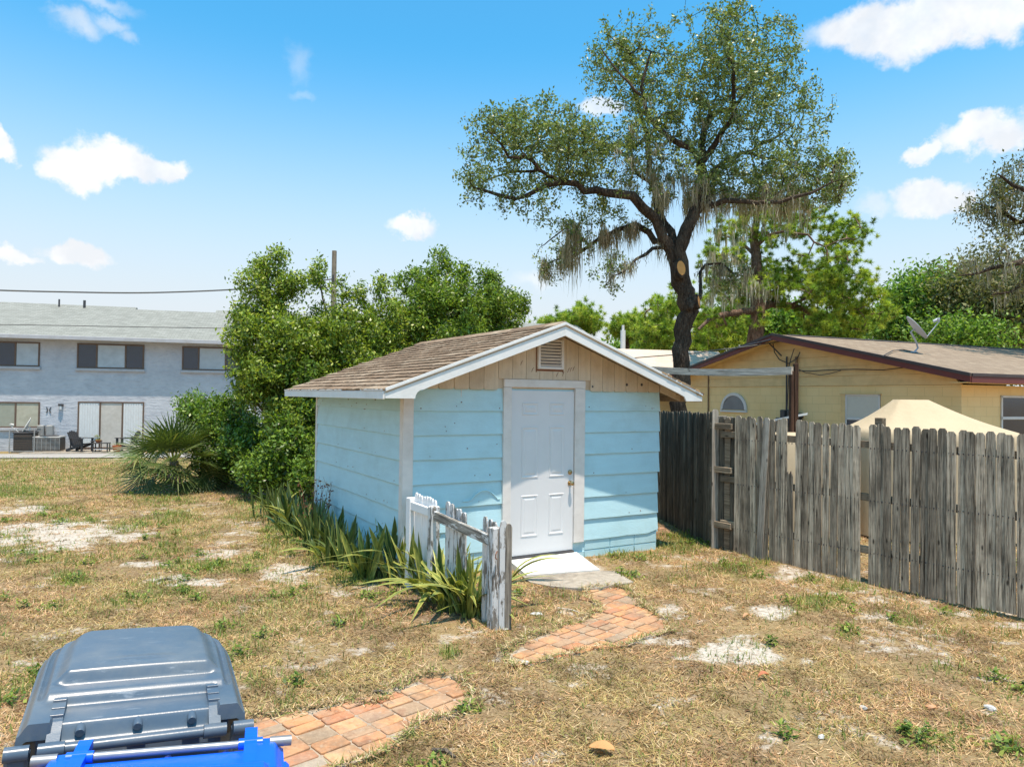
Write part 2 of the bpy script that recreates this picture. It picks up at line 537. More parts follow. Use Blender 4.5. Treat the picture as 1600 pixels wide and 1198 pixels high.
def blob_field(X, Y, blobs, seed, rough=0.8):
    """union of ellipses given by their outline on the ground as (px, py, rx, ry, amount)"""
    wob = (fbm(X, Y, 2.3, seed, 4) - 0.5) * 2 * rough + (fbm(X, Y, 9.0, seed + 3, 3) - 0.5) * rough
    out = np.zeros_like(X)
    for (px, py, rx, ry, amt) in blobs:
        c = g_at(px, py); l = g_at(px - rx, py); r_ = g_at(px + rx, py); u_ = g_at(px, py - ry); d_ = g_at(px, py + ry)
        ax = (r_ - l).xy / 2
        ay = (u_ - d_).xy / 2
        det = ax.x * ay.y - ax.y * ay.x
        dx, dy = X - c.x, Y - c.y
        a = (dx * ay.y - dy * ay.x) / det
        b = (dy * ax.x - dx * ax.y) / det
        q = 1.0 - np.sqrt(a * a + b * b) + wob * 0.9
        out = np.maximum(out, amt * sm(q, -0.28, 0.42))
    return out


SAND = [(636, 1138, 28, 14, .9), (608, 1078, 22, 12, .8), (1045, 955, 34, 18, .9), (1015, 1000, 34, 9, .8), (755, 1080, 14, 16, .6), (60, 834, 170, 27, 1), (35, 797, 50, 9, .9), (110, 842, 90, 18, 1), (170, 826, 60, 10, .8), (350, 864, 66, 12, 1), (245, 880, 55, 6, .8),
        (285, 908, 70, 10, 1), (455, 893, 42, 18, .95), (395, 818, 30, 6, .7), (355, 832, 55, 6, .55), (20, 874, 30, 7, .8),
        (1130, 1022, 82, 26, 1), (1205, 956, 38, 12, .9), (1230, 897, 48, 17, .8), (1380, 936, 45, 8, .8), (1340, 922, 30, 6, .6),
        (1450, 938, 50, 7, .8), (1530, 958, 60, 8, .8), (1590, 975, 40, 9, .8), (1371, 1013, 22, 7, .7), (1276, 1086, 28, 12, .55),
        (1388, 1082, 26, 11, .5), (1199, 1165, 20, 7, .7), (1120, 876, 50, 10, .55), (1160, 862, 50, 8, .6), (505, 1055, 40, 8, .5),
        (440, 1052, 24, 8, .6), (560, 1020, 40, 8, .35), (1135, 950, 18, 5, .5), (1510, 1025, 26, 7, .5), (1240, 1118, 25, 8, .4),
        (700, 1044, 28, 7, .6), (1020, 880, 30, 8, .4), (1585, 1060, 30, 10, .4), (1062, 1108, 20, 6, .35), (950, 925, 40, 10, .3)]
GREEN = [(110, 905, 42, 12, 1), (290, 885, 40, 10, .9), (325, 885, 32, 10, 1), (30, 768, 55, 10, .9), (45, 870, 60, 12, .5),
         (250, 780, 60, 14, .6), (270, 810, 45, 14, .7), (400, 790, 50, 20, .5), (470, 830, 60, 30, .9), (520, 870, 60, 26, 1),
         (560, 895, 50, 20, .9), (440, 860, 40, 12, .6), (380, 888, 50, 12, .7), (455, 925, 20, 12, .6), (150, 950, 90, 14, .35),
         (290, 840, 50, 14, .5), (1060, 848, 50, 16, .75), (1120, 890, 55, 13, .7), (1170, 880, 40, 12, .6), (1280, 942, 45, 13, 1),
         (1325, 985, 18, 12, .8), (1330, 915, 35, 8, .7), (1265, 908, 30, 8, .6), (1160, 895, 40, 14, .6), (990, 870, 60, 8, .8),
         (975, 900, 25, 6, .7), (1480, 960, 25, 6, .6), (1540, 962, 25, 9, .7), (1420, 972, 28, 8, .5), (1570, 990, 36, 10, .5),
         (1060, 905, 30, 8, .5), (700, 1022, 22, 12, .9), (640, 1030, 35, 9, .4), (395, 1062, 26, 14, .8), (500, 1058, 18, 8, .4),
         (455, 1100, 22, 8, .8), (640, 1145, 22, 12, .9), (735, 1105, 26, 13, .8), (560, 1180, 60, 10, .8), (480, 1192, 50, 8, .7),
         (620, 1195, 80, 10, .6), (1110, 1070, 35, 16, .5), (1460, 1160, 36, 14, .8), (1515, 1135, 25, 8, .8), (1580, 1170, 28, 18, .6),
         (1225, 1108, 20, 10, .5), (860, 935, 45, 10, .5), (850, 968, 18, 5, .7), (800, 975, 35, 6, .4), (765, 975, 40, 7, .6),
         (1480, 1050, 70, 14, .35), (1560, 1080, 50, 16, .4), (890, 1060, 40, 8, .3), (15, 1035, 15, 5, .9), (100, 1010, 25, 8, .5),
         (30, 720, 60, 8, .3), (160, 735, 80, 8, .3), (1290, 1150, 50, 10, .3), (590, 930, 40, 10, .4), (200, 860, 40, 8, .4)]
DIRT = [(630, 940, 80, 22, .9), (690, 955, 60, 16, .9), (860, 930, 70, 16, .8), (830, 960, 60, 12, .6), (1040, 830, 40, 14, .7),
        (1150, 855, 90, 10, .5), (1300, 895, 90, 8, .45), (1450, 930, 100, 8, .45), (390, 765, 120, 14, .7), (300, 770, 50, 8, .5),
        (1490, 1185, 50, 10, .3), (480, 800, 60, 16, .6)]

# pavers: the two stretches of the path, outlined where they lie
PATH_A = [(330, 1160), (374, 1150), (395, 1123), (471, 1108), (545, 1094), (591, 1097), (622, 1074), (664, 1056), (711, 1058),
          (748, 1086), (738, 1102), (702, 1122), (656, 1127), (625, 1153), (590, 1180), (520, 1205), (440, 1250), (240, 1310), (180, 1260)]
PATH_B = [(787, 1022), (822, 998), (868, 980), (928, 960), (935, 948), (915, 932), (918, 921), (973, 917), (992, 930), (1010, 948), (1046, 966),
          (1046, 990), (1002, 996), (984, 1007), (906, 1016), (856, 1031), (799, 1044)]
PA = [g_at(*p).xy for p in PATH_A]
PB = [g_at(*p).xy for p in PATH_B]


def inside(poly, X, Y):
    X, Y = np.asarray(X, float), np.asarray(Y, float)
    r_ = np.zeros(X.shape, bool)
    n = len(poly)
    for i in range(n):
        a, b = poly[i], poly[(i + 1) % n]
        c = ((a.y > Y) != (b.y > Y)) & (X < (b.x - a.x) * (Y - a.y) / (b.y - a.y + 1e-12) + a.x)
        r_ ^= c
    return r_


def sl(x, y):                              # shed-local to world
    p = SHED0 + FW * x + BK * y
    return p.x, p.y


SHEDPOLY = [Vector(sl(0.02, 0.02)), Vector(sl(3.74, .02)), Vector(sl(3.74, 3.5)), Vector(sl(.02, 3.5))]
STEPPOLY = [g_at(x, y).xy for x, y in ((800, 880), (898, 866), (990, 911), (917, 925), (889, 922), (825, 910))]


def graded(a, b, n0, n1, fine, far):
    xs = list(np.arange(a, b, fine))
    lo, st = [], fine
    x = a
    while x > n0:
        st *= 1.22
        x -= st
        lo.append(x)
    hi, st = [], fine
    x = xs[-1]
    while x < n1:
        st *= 1.22
        x += st
        hi.append(x)
    return np.array(lo[::-1] + xs + hi)


gxs = graded(-11.5, 8.0, -900, 900, 0.07, 0)
gys = graded(2.6, 19.0, -60, 1500, 0.07, 0)
GX, GY = np.meshgrid(gxs, gys)
GZ = gz(GX, GY)
# the ground sits a little lower under pavers, kept flat there
pav = inside(PA, GX, GY) | inside(PB, GX, GY)
msand = blob_field(GX, GY, SAND, 21)
msand = np.maximum(msand, 0.5 * sm(fbm(GX, GY, 1.3, 78, 5), 0.60, 0.72))
msand = np.maximum(msand, 0.62 * sm(fbm(GX, GY, 3.6, 178, 4), 0.62, 0.74))
msand = msand * (0.62 + 0.5 * sm(fbm(GX, GY, 6.0, 188, 3), .3, .6)).clip(0, 1)
mgreen = blob_field(GX, GY, GREEN, 41, 0.5)
mgreen = np.maximum(mgreen, (0.25 + 0.42 * sm(-GX + (GY - 8) * .5, 0, 3)) * sm(fbm(GX, GY, 1.4, 55, 5), 0.52, 0.70))
mgreen = np.maximum(mgreen, 0.35 * sm(GY, 13, 20))
mdirt = blob_field(GX, GY, DIRT, 61, 0.5)
msand = msand * (1 - 0.6 * mgreen * (msand < .9))
GZ = GZ + 0.012 * msand * (fbm(GX, GY, 3, 8, 3) - .3)
GZ = np.where(pav, GZ * 0.3 - 0.03, GZ)


def gsample(field, x, y):
    ix = np.clip(np.searchsorted(gxs, x) - 1, 0, len(gxs) - 2)
    iy = np.clip(np.searchsorted(gys, y) - 1, 0, len(gys) - 2)
    fx = (x - gxs[ix]) / (gxs[ix + 1] - gxs[ix])
    fy = (y - gys[iy]) / (gys[iy + 1] - gys[iy])
    return ((field[iy, ix] * (1 - fx) + field[iy, ix + 1] * fx) * (1 - fy)
            + (field[iy + 1, ix] * (1 - fx) + field[iy + 1, ix + 1] * fx) * fy)


def gh(x, y):
    return float(gsample(GZ, np.array([x]), np.array([y]))[0])


ny, nx = GX.shape
ii = np.arange(ny * nx).reshape(ny, nx)
gF = np.stack([ii[:-1, :-1].ravel(), ii[:-1, 1:].ravel(), ii[1:, 1:].ravel(), ii[1:, :-1].ravel()], 1)
gT = np.stack([msand.ravel(), mgreen.ravel(), mdirt.ravel()], 1)

gm, N = new_mat('dry_lawn')
tc = N.n('ShaderNodeTexCoord').outputs['Object']
at_ = N.n('ShaderNodeSeparateColor', {'Color': N.n('ShaderNodeAttribute', attribute_name='tint').outputs['Color']})
n_f = N.noise(tc, 55, 5, 0.7, 0.4)
n_m = N.noise(tc, 7, 5, 0.62)
n_l = N.noise(tc, 1.1, 4, 0.6)
n_g = N.noise(tc, 24, 5, 0.7)
c = N.ramp(n_f, [(0.32, (0.07, 0.042, 0.02)), (0.50, (0.25, 0.165, 0.085)), (0.70, (0.47, 0.345, 0.20))])
c = N.mix(N.math('MULTIPLY', N.ramp(n_m, [(0.38, 0.0), (0.66, 1.0)]), 0.45), c, (0.29, 0.21, 0.13))
c = N.mix(N.math('MULTIPLY', N.ramp(n_l, [(0.42, 0.0), (0.62, 1.0)]), 0.35), c, (0.40, 0.30, 0.13))
dirtc = N.ramp(n_g, [(0.32, (0.10, 0.065, 0.045)), (0.6, (0.24, 0.165, 0.115)), (0.72, (0.42, 0.33, 0.26))])
c = N.mix(N.math('MULTIPLY', at_.outputs[2], 0.85), c, dirtc)
gf = N.math('ADD', N.math('MULTIPLY', at_.outputs[1], 1.0), N.math('MULTIPLY', N.math('SUBTRACT', n_g, 0.5), 1.8))
c = N.mix(N.math('MULTIPLY', N.ramp(gf, [(0.42, 0.0), (0.85, 1.0)]), 0.75), c, N.ramp(n_f, [(0.35, (0.06, 0.09, 0.015)), (0.65, (0.19, 0.22, 0.05))]))
sandc = N.ramp(n_g, [(0.30, (0.25, 0.19, 0.135)), (0.45, (0.47, 0.405, 0.33)), (0.66, (0.62, 0.56, 0.485))])
sf = N.math('ADD', at_.outputs[0], N.math('MULTIPLY', N.math('SUBTRACT', n_m, 0.5), 2.2))
sf = N.math('ADD', sf, N.math('MULTIPLY', N.math('SUBTRACT', n_f, 0.5), 0.6))
c = N.mix(N.ramp(sf, [(0.32, 0.0), (0.80, 0.97)]), c, sandc)
hgt = N.math('ADD', N.math('MULTIPLY', n_f, 0.5), N.math('MULTIPLY', n_g, 0.9))
bp = N.n('ShaderNodeBump', {'Strength': 0.75, 'Distance': 0.03, 'Height': hgt}).outputs[0]
b = N.n('ShaderNodeBsdfPrincipled', {'Base Color': c, 'Roughness': 0.95, 'Normal': bp, 'Specular IOR Level': 0.1})
N.out(b.outputs[0])
gme = np_mesh('ground', np.stack([GX.ravel(), GY.ravel(), GZ.ravel()], 1), gF, gm, gT, True)
tag(link('ground', gme), kind='structure')

# ------------------------------------------------------------------ blades, thatch, litter
leaf_dry = leafmat('dry_blade', 0.15, 0.7, 0.2)
leaf_green = leafmat('green_blade', 0.35, 0.5, 0.35)
TH, SD = Vector((0.754, -0.657, 0)), Vector((0.657, 0.754, 0))   # paver grid


def scatter(n, d0, d1, powr, side=0.90, margin=0.9):
    """random points in the yard, thinner with distance from the street side"""
    u = rng.random(n)
    e = 2 - powr
    d = (d0 ** e + u * (d1 ** e - d0 ** e)) ** (1 / e)
    x = (rng.random(n) * 2 - 1) * (d * side + margin)
    return x, d


def keep_out(x, y, soft=0.06):
    jx, jy = x + rng.normal(0, soft, len(x)), y + rng.normal(0, soft, len(x))
    bad = inside(PA, jx, jy) | inside(PB, jx, jy) | inside(SHEDPOLY, x, y) | inside(STEPPOLY, x, y)
    return bad


def palette(cols, n, jitter=0.15):
    cols = np.array(cols)
    k = rng.integers(0, len(cols), n)
    c_ = cols[k] * (1 + (rng.random((n, 1)) - 0.5) * 2 * jitter)
    return c_


def blades(name, x, y, L, Wd, elev, cols, mat, lift=0.002, bend=0.0, zf=None):
    n = len(x)
    z = gsample(GZ, x, y) if zf is None else zf
    a = rng.random(n) * 2 * np.pi
    ca, sa = np.cos(a), np.sin(a)
    ce, se = np.cos(elev), np.sin(elev)
    P = np.stack([x, y, z + lift], 1)
    D = np.stack([ca * ce, sa * ce, se], 1)
    S = np.stack([-sa, ca, np.zeros(n)], 1) * (Wd / 2)[:, None]
    mid = P + D * (L * 0.55)[:, None]
    D2 = np.stack([ca * np.cos(elev - bend), sa * np.cos(elev - bend), np.sin(elev - bend)], 1)
    tip = mid + D2 * (L * 0.45)[:, None]
    V = np.stack([P - S, P + S, mid + S * .8, tip, mid - S * .8], 1).reshape(-1, 3)
    base = np.arange(n)[:, None] * 5
    # two triangles + one tip triangle
    F = np.concatenate([base + np.array([[0, 1, 2]]), base + np.array([[0, 2, 4]]), base + np.array([[4, 2, 3]])])
    T = np.repeat(cols, 5, 0)
    return np_mesh(name, V, F, mat, T)


def blades1(name, x, y, L, Wd, elev, cols, mat, lift=0.003):
    """one sliver triangle per dead blade"""
    n = len(x)
    z = gsample(GZ, x, y)
    a = rng.random(n) * 2 * np.pi
    ca, sa = np.cos(a), np.sin(a)
    P = np.stack([x, y, z + lift], 1)
    D = np.stack([ca * np.cos(elev), sa * np.cos(elev), np.sin(elev)], 1) * L[:, None]
    S = np.stack([-sa, ca, (rng.random(n) - .5) * 1.2], 1) * (Wd / 2)[:, None]
    V = np.stack([P - S, P + S, P + D], 1).reshape(-1, 3)
    F = np.arange(n * 3).reshape(n, 3)
    return np_mesh(name, V, F, mat, np.repeat(cols, 3, 0))


DRY = [(.60, .46, .27), (.50, .36, .19), (.38, .26, .13), (.66, .53, .35), (.30, .19, .09), (.44, .38, .16), (.20, .12, .06), (.58, .38, .22), (.34, .32, .12)]
x, y = scatter(700000, 3.4, 26, 1.35)
s_, g_ = gsample(msand, x, y), gsample(mgreen, x, y)
dn_ = 0.25 + 1.5 * sm(fbm(x, y, 2.6, 91, 4), .30, .66)
k = (rng.random(len(x)) < (1 - 0.93 * s_) * dn_) & ~keep_out(x, y)
x, y = x[k], y[k]
n = len(x)
L = rng.uniform(.03, .085, n) * (1 + y * .02)
Wd = rng.uniform(.0035, .0075, n) * (0.8 + y * .055)
el_ = np.abs(rng.normal(0.12, .34, n)).clip(0, 1.2)
hue = sm(fbm(x, y, 1.1, 133, 4), .36, .64)[:, None]
hue2 = sm(fbm(x, y, 4.0, 143, 3), .45, .7)[:, None]
tc_ = palette(DRY, n)
tc_ = tc_ * (np.array([[.90, .86, .70]]) * hue + np.array([[1.02, .86, .80]]) * (1 - hue)) * (1.06 - .55 * hue2)
me = blades1('dry_thatch', x, y, L, Wd, el_, tc_, leaf_dry)
tag(link('dry_thatch', me), 'dry straw coloured thatch of dead grass covering the yard', 'dry grass', kind='stuff')

GRN = [(.14, .19, .035), (.19, .24, .05), (.10, .145, .025), (.26, .29, .07), (.32, .31, .09), (.12, .18, .04)]
x, y = scatter(375000, 3.4, 28, 1.2)
g_, s_ = gsample(mgreen, x, y), gsample(msand, x, y)
k = (rng.random(len(x)) < (g_ * 0.95 + 0.045) * (0.35 + 1.0 * sm(fbm(x, y, 5.0, 17, 3), .35, .6))) & ~keep_out(x, y)
x, y, g_ = x[k], y[k], g_[k]
n = len(x)
L = rng.uniform(.035, .10, n) * (0.7 + 0.6 * g_) * (1 + y * .015)
Wd = rng.uniform(.004, .008, n) * (0.8 + y * .05)
me = blades('green_grass', x, y, L, Wd, rng.uniform(.5, 1.45, n), palette(GRN, n, .2), leaf_green, bend=rng.uniform(0, .9, n))
tag(link('green_grass', me), 'thin green grass growing in scattered tufts through the dead lawn', 'grass', kind='stuff')

# low broad-leaved weeds gathered in clumps
cx_, cy_ = scatter(2600, 3.6, 20, 1.2)
g_ = gsample(mgreen, cx_, cy_)
k = (rng.random(len(cx_)) < g_ ** 1.3 * 0.95 + .012) & ~keep_out(cx_, cy_)
cx_, cy_, g_ = cx_[k], cy_[k], g_[k]
m_ = 46
rr = np.abs(rng.normal(0, .075, (len(cx_), m_))) * (0.6 + 1.1 * g_)[:, None]
aa = rng.random((len(cx_), m_)) * 2 * np.pi
x = (cx_[:, None] + rr * np.cos(aa)).ravel()
y = (cy_[:, None] + rr * np.sin(aa)).ravel()
hh = (np.maximum(0, .085 - rr * .6) * rng.random(rr.shape)).ravel()
k = ~keep_out(x, y)
x, y, hh = x[k], y[k], hh[k]
n = len(x)
me = blades('weeds', x, y, rng.uniform(.025, .06, n), rng.uniform(.012, .026, n), rng.uniform(-.1, .9, n),
            palette([(.10, .17, .025), (.16, .24, .04), (.22, .29, .05), (.30, .34, .06), (.07, .12, .02)], n, .2), leaf_green, .004,
            rng.uniform(0, .7, n), gsample(GZ, x, y) + hh)
tag(link('weeds', me), 'low broad leaved green weeds in small clumps across the yard', 'weeds', kind='stuff')

x, y = scatter(26000, 3.5, 18, 1.0)
d_ = gsample(mdirt, x, y)
k = (rng.random(len(x)) < 0.24 + .7 * d_) & ~keep_out(x, y)
x, y = x[k], y[k]
n = len(x)
me = blades('leaf_litter', x, y, rng.uniform(.018, .045, n), rng.uniform(.010, .022, n), rng.uniform(-.1, .5, n),
            palette([(.24, .13, .06), (.38, .24, .13), (.15, .08, .045), (.48, .36, .24), (.34, .17, .07)], n, .25), leaf_dry, .008, rng.uniform(0, 1, n))
tag(link('leaf_litter', me), 'small brown dead oak leaves scattered over the lawn', 'leaf litter', kind='stuff')

# grass, straw and soil creeping over the borders of the path
ex_, ey_ = [], []
for poly in (PA, PB):
    n_ = len(poly)
    for i in range(n_):
        a_, b_ = poly[i], poly[(i + 1) % n_]
        L_ = (b_ - a_).length
        m_ = int(L_ * 420)
        t_ = rng.random(m_)
        nn = np.array([-(b_ - a_).y, (b_ - a_).x]) / (L_ + 1e-9)
        wv_ = rng.normal(0, .026, m_) + .03 * np.sin(t_ * L_ * 9 + i)
        ex_.append(a_.x + (b_.x - a_.x) * t_ + nn[0] * wv_)
        ey_.append(a_.y + (b_.y - a_.y) * t_ + nn[1] * wv_)
x, y = np.concatenate(ex_), np.concatenate(ey_)
n = len(x)
me = blades1('border_straw', x, y, rng.uniform(.03, .09, n), rng.uniform(.005, .009, n), np.abs(rng.normal(.2, .4, n)).clip(0, 1.3), palette(DRY + GRN[:3], n, .2), leaf_dry, .034)
tag(link('border_straw', me), 'straw and grass blades creeping over the edges of the brick path', 'dry grass', kind='stuff')

# ------------------------------------------------------------------ path of clay pavers
pm, N = new_mat('clay_paver')
tc = N.n('ShaderNodeTexCoord').outputs['Object']
rd = N.n('ShaderNodeObjectInfo').outputs['Random']
off = N.n('ShaderNodeCombineXYZ', {'X': N.math('MULTIPLY', rd, 37.0), 'Y': N.math('MULTIPLY', rd, 71.0)})
co = N.n('ShaderNodeVectorMath', {0: tc, 1: off.outputs[0]}, operation='ADD').outputs[0]
c = N.ramp(rd, [(0.0, (.52, .23, .105)), (0.25, (.60, .31, .145)), (0.45, (.46, .195, .10)), (0.62, (.60, .335, .17)), (0.8, (.38, .26, .165)), (1.0, (.55, .245, .11))])
n1 = N.noise(co, 6.5, 5, 0.65, .4)
n2 = N.noise(co, 26, 6, 0.7)
n3 = N.noise(co, 2.8, 3, 0.6)
c = N.mix(N.math('MULTIPLY', N.ramp(n1, [(0.52, 0.0), (0.70, 1.0)]), .75), c, (.23, .085, .045))
c = N.mix(N.math('MULTIPLY', N.ramp(n3, [(0.5, 0.0), (0.64, 1.0)]), .45), c, (.27, .23, .18))
wpos = N.n('ShaderNodeNewGeometry').outputs['Position']
n4 = N.noise(wpos, 2.6, 6, .68)
n5 = N.noise(wpos, 17, 5, .7)
c = N.mix(N.math('MULTIPLY', N.ramp(N.math('ADD', N.math('MULTIPLY', n4, .7), N.math('MULTIPLY', n5, .3)), [(0.47, 0.0), (0.60, 1.0)]), .62), c, (.20, .135, .085))
c = N.mix(N.math('MULTIPLY', N.ramp(n5, [(0.58, 0.0), (0.72, 1.0)]), .5), c, (.52, .42, .32))
c = N.mix(N.math('MULTIPLY', N.ramp(n2, [(0.5, 0.0), (0.75, 1.0)]), .35), c, (.66, .48, .32))
bp = N.n('ShaderNodeBump', {'Strength': 0.5, 'Distance': 0.008, 'Height': n2}).outputs[0]
N.out(N.n('ShaderNodeBsdfPrincipled', {'Base Color': c, 'Roughness': 0.88, 'Normal': bp, 'Specular IOR Level': 0.2}).outputs[0])


def paver_shape(w, l, seed):
    r_ = random.Random(seed)
    c_ = .012
    ring = []
    for (a, b) in ((-1, -1), (1, -1), (1, 1), (-1, 1)):
        j = r_.uniform(0, .006)
        ring += ([(a * (w / 2 - c_ * (a == b) ), b * l / 2)] if False else [])
    pts = [(-w / 2 + c_, -l / 2), (w / 2 - c_, -l / 2), (w / 2, -l / 2 + c_), (w / 2, l / 2 - c_), (w / 2 - c_, l / 2), (-w / 2 + c_, l / 2), (-w / 2, l / 2 - c_), (-w / 2, -l / 2 + c_)]
    pts = [(x + r_.uniform(-.002, .002), y + r_.uniform(-.002, .002)) for x, y in pts]
    m = MB()
    n = 8
    vs = [(x, y, -.035) for x, y in pts] + [(x, y, -.004) for x, y in pts] + [(x * .965, y * .965, 0.0) for x, y in pts]
    fs = [tuple(range(2 * n, 3 * n))]
    for r0 in (0, n):
        fs += [(r0 + i, r0 + (i + 1) % n, r0 + (i + 1) % n + n, r0 + i + n) for i in range(n)]
    return m.add(vs, fs).mesh('paver', pm)


PAVM = [paver_shape(.098, .2, i) for i in range(4)]
PAVS = [paver_shape(.148, .2, i + 9) for i in range(3)]


def lay_path(name, poly, seed, ang):
    r_ = random.Random(seed)
    cen = sum((p for p in poly), Vector((0, 0))) / len(poly)
    base = MB()
    grown = [(cen + (p - cen) * .97) for p in poly]
    z0 = 0.0
    o = tag(empty(name, (0, 0, 0)), kind='structure')
    base.slab([(p.x, p.y) for p in grown], -.045, -.0045)
    base.build('mortar_bed', mortar, o)
    ca, sa = math.cos(ang), math.sin(ang)
    for i in range(-22, 23):                      # strips one paver long
        j = -4.0
        shift = r_.uniform(0, .05)
        while j < 4.0:
            wide = r_.random() < .22
            w = .148 if wide else .098
            jc = j + w / 2
            u_, v_ = i * .212 + 0.0, jc + shift
            x = cen.x + u_ * ca - v_ * sa
            y = cen.y + u_ * sa + v_ * ca
            j += w + .011
            if not inside(poly, np.array([x]), np.array([y]))[0]: continue
            if r_.random() < .03: continue
            me = (PAVS if wide else PAVM)[r_.randrange(3)]
            q = link('paver', me, o, (x, y, r_.uniform(.000, .010)), (r_.uniform(-.03, .03), r_.uniform(-.02, .02), ang - math.pi / 2 + r_.uniform(-.02, .02)))
    return o


lay_path('path', PA, 3, R(43))
lay_path('path', PB, 8, R(46))
# smears of old mortar beside the path
for k, (pts) in enumerate([[(1008, 938), (1040, 938), (1068, 950), (1076, 962), (1062, 975), (1046, 972), (1030, 958)],
                           [(985, 1003), (1010, 996), (1042, 992), (1036, 1000), (1008, 1008)]]):
    P_ = [g_at(*p) for p in pts]
    m = MB().slab([(p.x, p.y) for p in P_], -.03, .004 + .001 * k)
    o = m.build('mortar_patch', mortar)
    tag(o, kind='structure')

# ================================================================== SHED
shed = empty('garden_shed', SHED0, SHED_A)
tag(shed, 'light blue garden shed with white six panel door and brown shingle roof', 'shed')
WD, DP, OH, EV = 3.765, 3.52, 0.43, 0.388
JZ = 2.19
LAP = [1.914, 1.637, 1.357, 1.080, 0.797, 0.514, 0.247]
tops = [JZ] + LAP[:-1]
DX0, DX1, TX0, TX1 = 1.380, 2.325, 1.267, 2.483


def siding(xa, xb, zt, zb, notch=None, seed=0):
    """one lap board on the front: thin at the top, thick at the lower edge"""
    r_ = random.Random(seed)
    n = max(4, int((xb - xa) / .16))
    vs = []
    for i in range(n + 1):
        x = xa + (xb - xa) * i / n
        wv = r_.uniform(-.0022, .0022)
        z = zb + wv
        if notch: z += notch(x)
        vs += [(x, 0, zt - .002), (x, -.003, zt - .002), (x, -.025, z + .003), (x, -.023, z + .0), (x, 0, z + .008)]
    fs = []
    for i in range(n):
        a, b_ = i * 5, i * 5 + 5
        fs += [(a + k, b_ + k, b_ + (k + 1) % 5, a + (k + 1) % 5) for k in range(5)]
    fs += [(0, 1, 2, 3, 4), tuple(n * 5 + k for k in (4, 3, 2, 1, 0))]
    return MB().add(vs, fs)


# solid wall cores behind the boards
MB().box(.02, WD - .02, .0, .09, .10, 2.25).box(.02, .09, .09, DP - .09, .10, 2.25).box(WD - .09, WD - .02, .09, DP - .09, .10, 2.25)\
    .box(.02, WD - .02, DP - .09, DP, .10, 2.25).build('wall_frame', blue_paint, shed)
# foundation: painted block, two courses of blocks
for i in range(9):
    xa = .03 + i * .415
    if xa > WD - .05: break
    xb = min(xa + .408, WD - .03)
    if xb < DX0 or xa > DX1:
        MB().box(xa, xb, -.012, .10, .118, .26, .006).build('foundation_block', blue_paint, shed)
    MB().box(xa - .0, xb, -.008, .10, -.15, .112, .006).build('foundation_block', blue_paint, shed)
for side_x, sg in ((0.0, -1), (WD, 1)):
    for i in range(9):
        ya = .03 + i * .415
        if ya > DP - .05: break
        yb = min(ya + .408, DP - .03)
        MB().box(side_x - .10 * (sg > 0) - .01 * (sg < 0), side_x + .10 * (sg < 0) + .01 * (sg > 0), ya, yb, -.15, .26, .006).build('foundation_block', blue_paint, shed)


def chip(x):
    z = 0
    if 3.08 < x < 3.22: z += .035 * math.sin((x - 3.08) / .14 * math.pi)
    if x > 3.62: z += .05 * (x - 3.62) / .15
    return z


for k, (zt, zb) in enumerate(zip(tops, LAP)):
    siding(.10, TX0, zt, zb, None, k).build('siding_board', blue_paint, shed)
    siding(TX1, WD + .01 - (.02 if k > 3 else 0), zt, zb, chip if k == 6 else None, k + 20).build('siding_board', blue_paint, shed)
    # left and right side boards
    o = siding(.02, DP - .05, zt, zb, None, k + 40).build('siding_board', blue_paint, shed, rot=(0, 0, -math.pi / 2), loc=(0.0, DP, 0))
    o = siding(.02, DP - .02, zt, zb, None, k + 60).build('siding_board', blue_paint, shed, rot=(0, 0, math.pi / 2), loc=(WD, 0, 0))
    o = siding(.0, WD, zt, zb, None, k + 80).build('siding_board', blue_paint, shed, rot=(0, 0, math.pi), loc=(WD, DP, 0))
nh = MB()
for k_ in range(46):
    q = rnd.uniform(.15, WD - .1)
    if TX0 - .03 < q < TX1 + .03: continue
    zz = LAP[rnd.randrange(7)] + .03 + rnd.uniform(0, .03)
    if rnd.random() < .35: zz = rnd.uniform(.5, 2.1)
    s_ = rnd.uniform(.003, .006)
    nh.box(q - s_, q + s_, -.026, -.001, zz - s_, zz + s_)
for k_ in range(40):
    q = rnd.uniform(.15, DP - .1)
    zz = (LAP[rnd.randrange(7)] + .03 + rnd.uniform(0, .03)) if rnd.random() < .6 else rnd.uniform(1.9, 2.15)
    s_ = rnd.uniform(.003, .006)
    nh.box(-.026, -.001, q - s_, q + s_, zz - s_, zz + s_)
nh.build('nail_heads', rust, shed)['kind'] = 'stuff'
# a seam in the top board, the bulging loose piece left of the door
MB().box(.705, .711, -.0115, 0, 1.93, 2.18).build('seam', cream_trim, shed)
pts = [Vector((.74 + .5 * t, -.024 - .006 * math.sin(t * 3.1), .86 + .115 * math.sin(max(0, min(1, (t - .2) / .72)) * math.pi) ** .8)) for t in [i / 14 for i in range(15)]]
MB().tube(pts, .006, 5).build('loose_edge', blue_paint, shed, True)

# corner boards and door trim
MB().box(-.022, .105, -.034, -.001, .0, 2.2, .004).build('corner_board', cream_trim, shed)
MB().box(-.024, -.001, -.001, .07, .0, 2.2, .004).build('corner_board', cream_trim, shed)
MB().box(-.028, -.001, DP - .055, DP + .01, .0, 2.2, .004).build('corner_board', white_paint, shed)
MB().box(TX0, DX0, -.044, 0, .14, 2.205, .004).build('door_trim', cream_trim, shed)
MB().box(DX1, TX1, -.044, 0, .235, 2.205, .004).build('door_trim', cream_trim, shed)
MB().box(TX0, TX1, -.046, 0, 2.208, 2.305, .004).build('door_trim', cream_trim, shed)

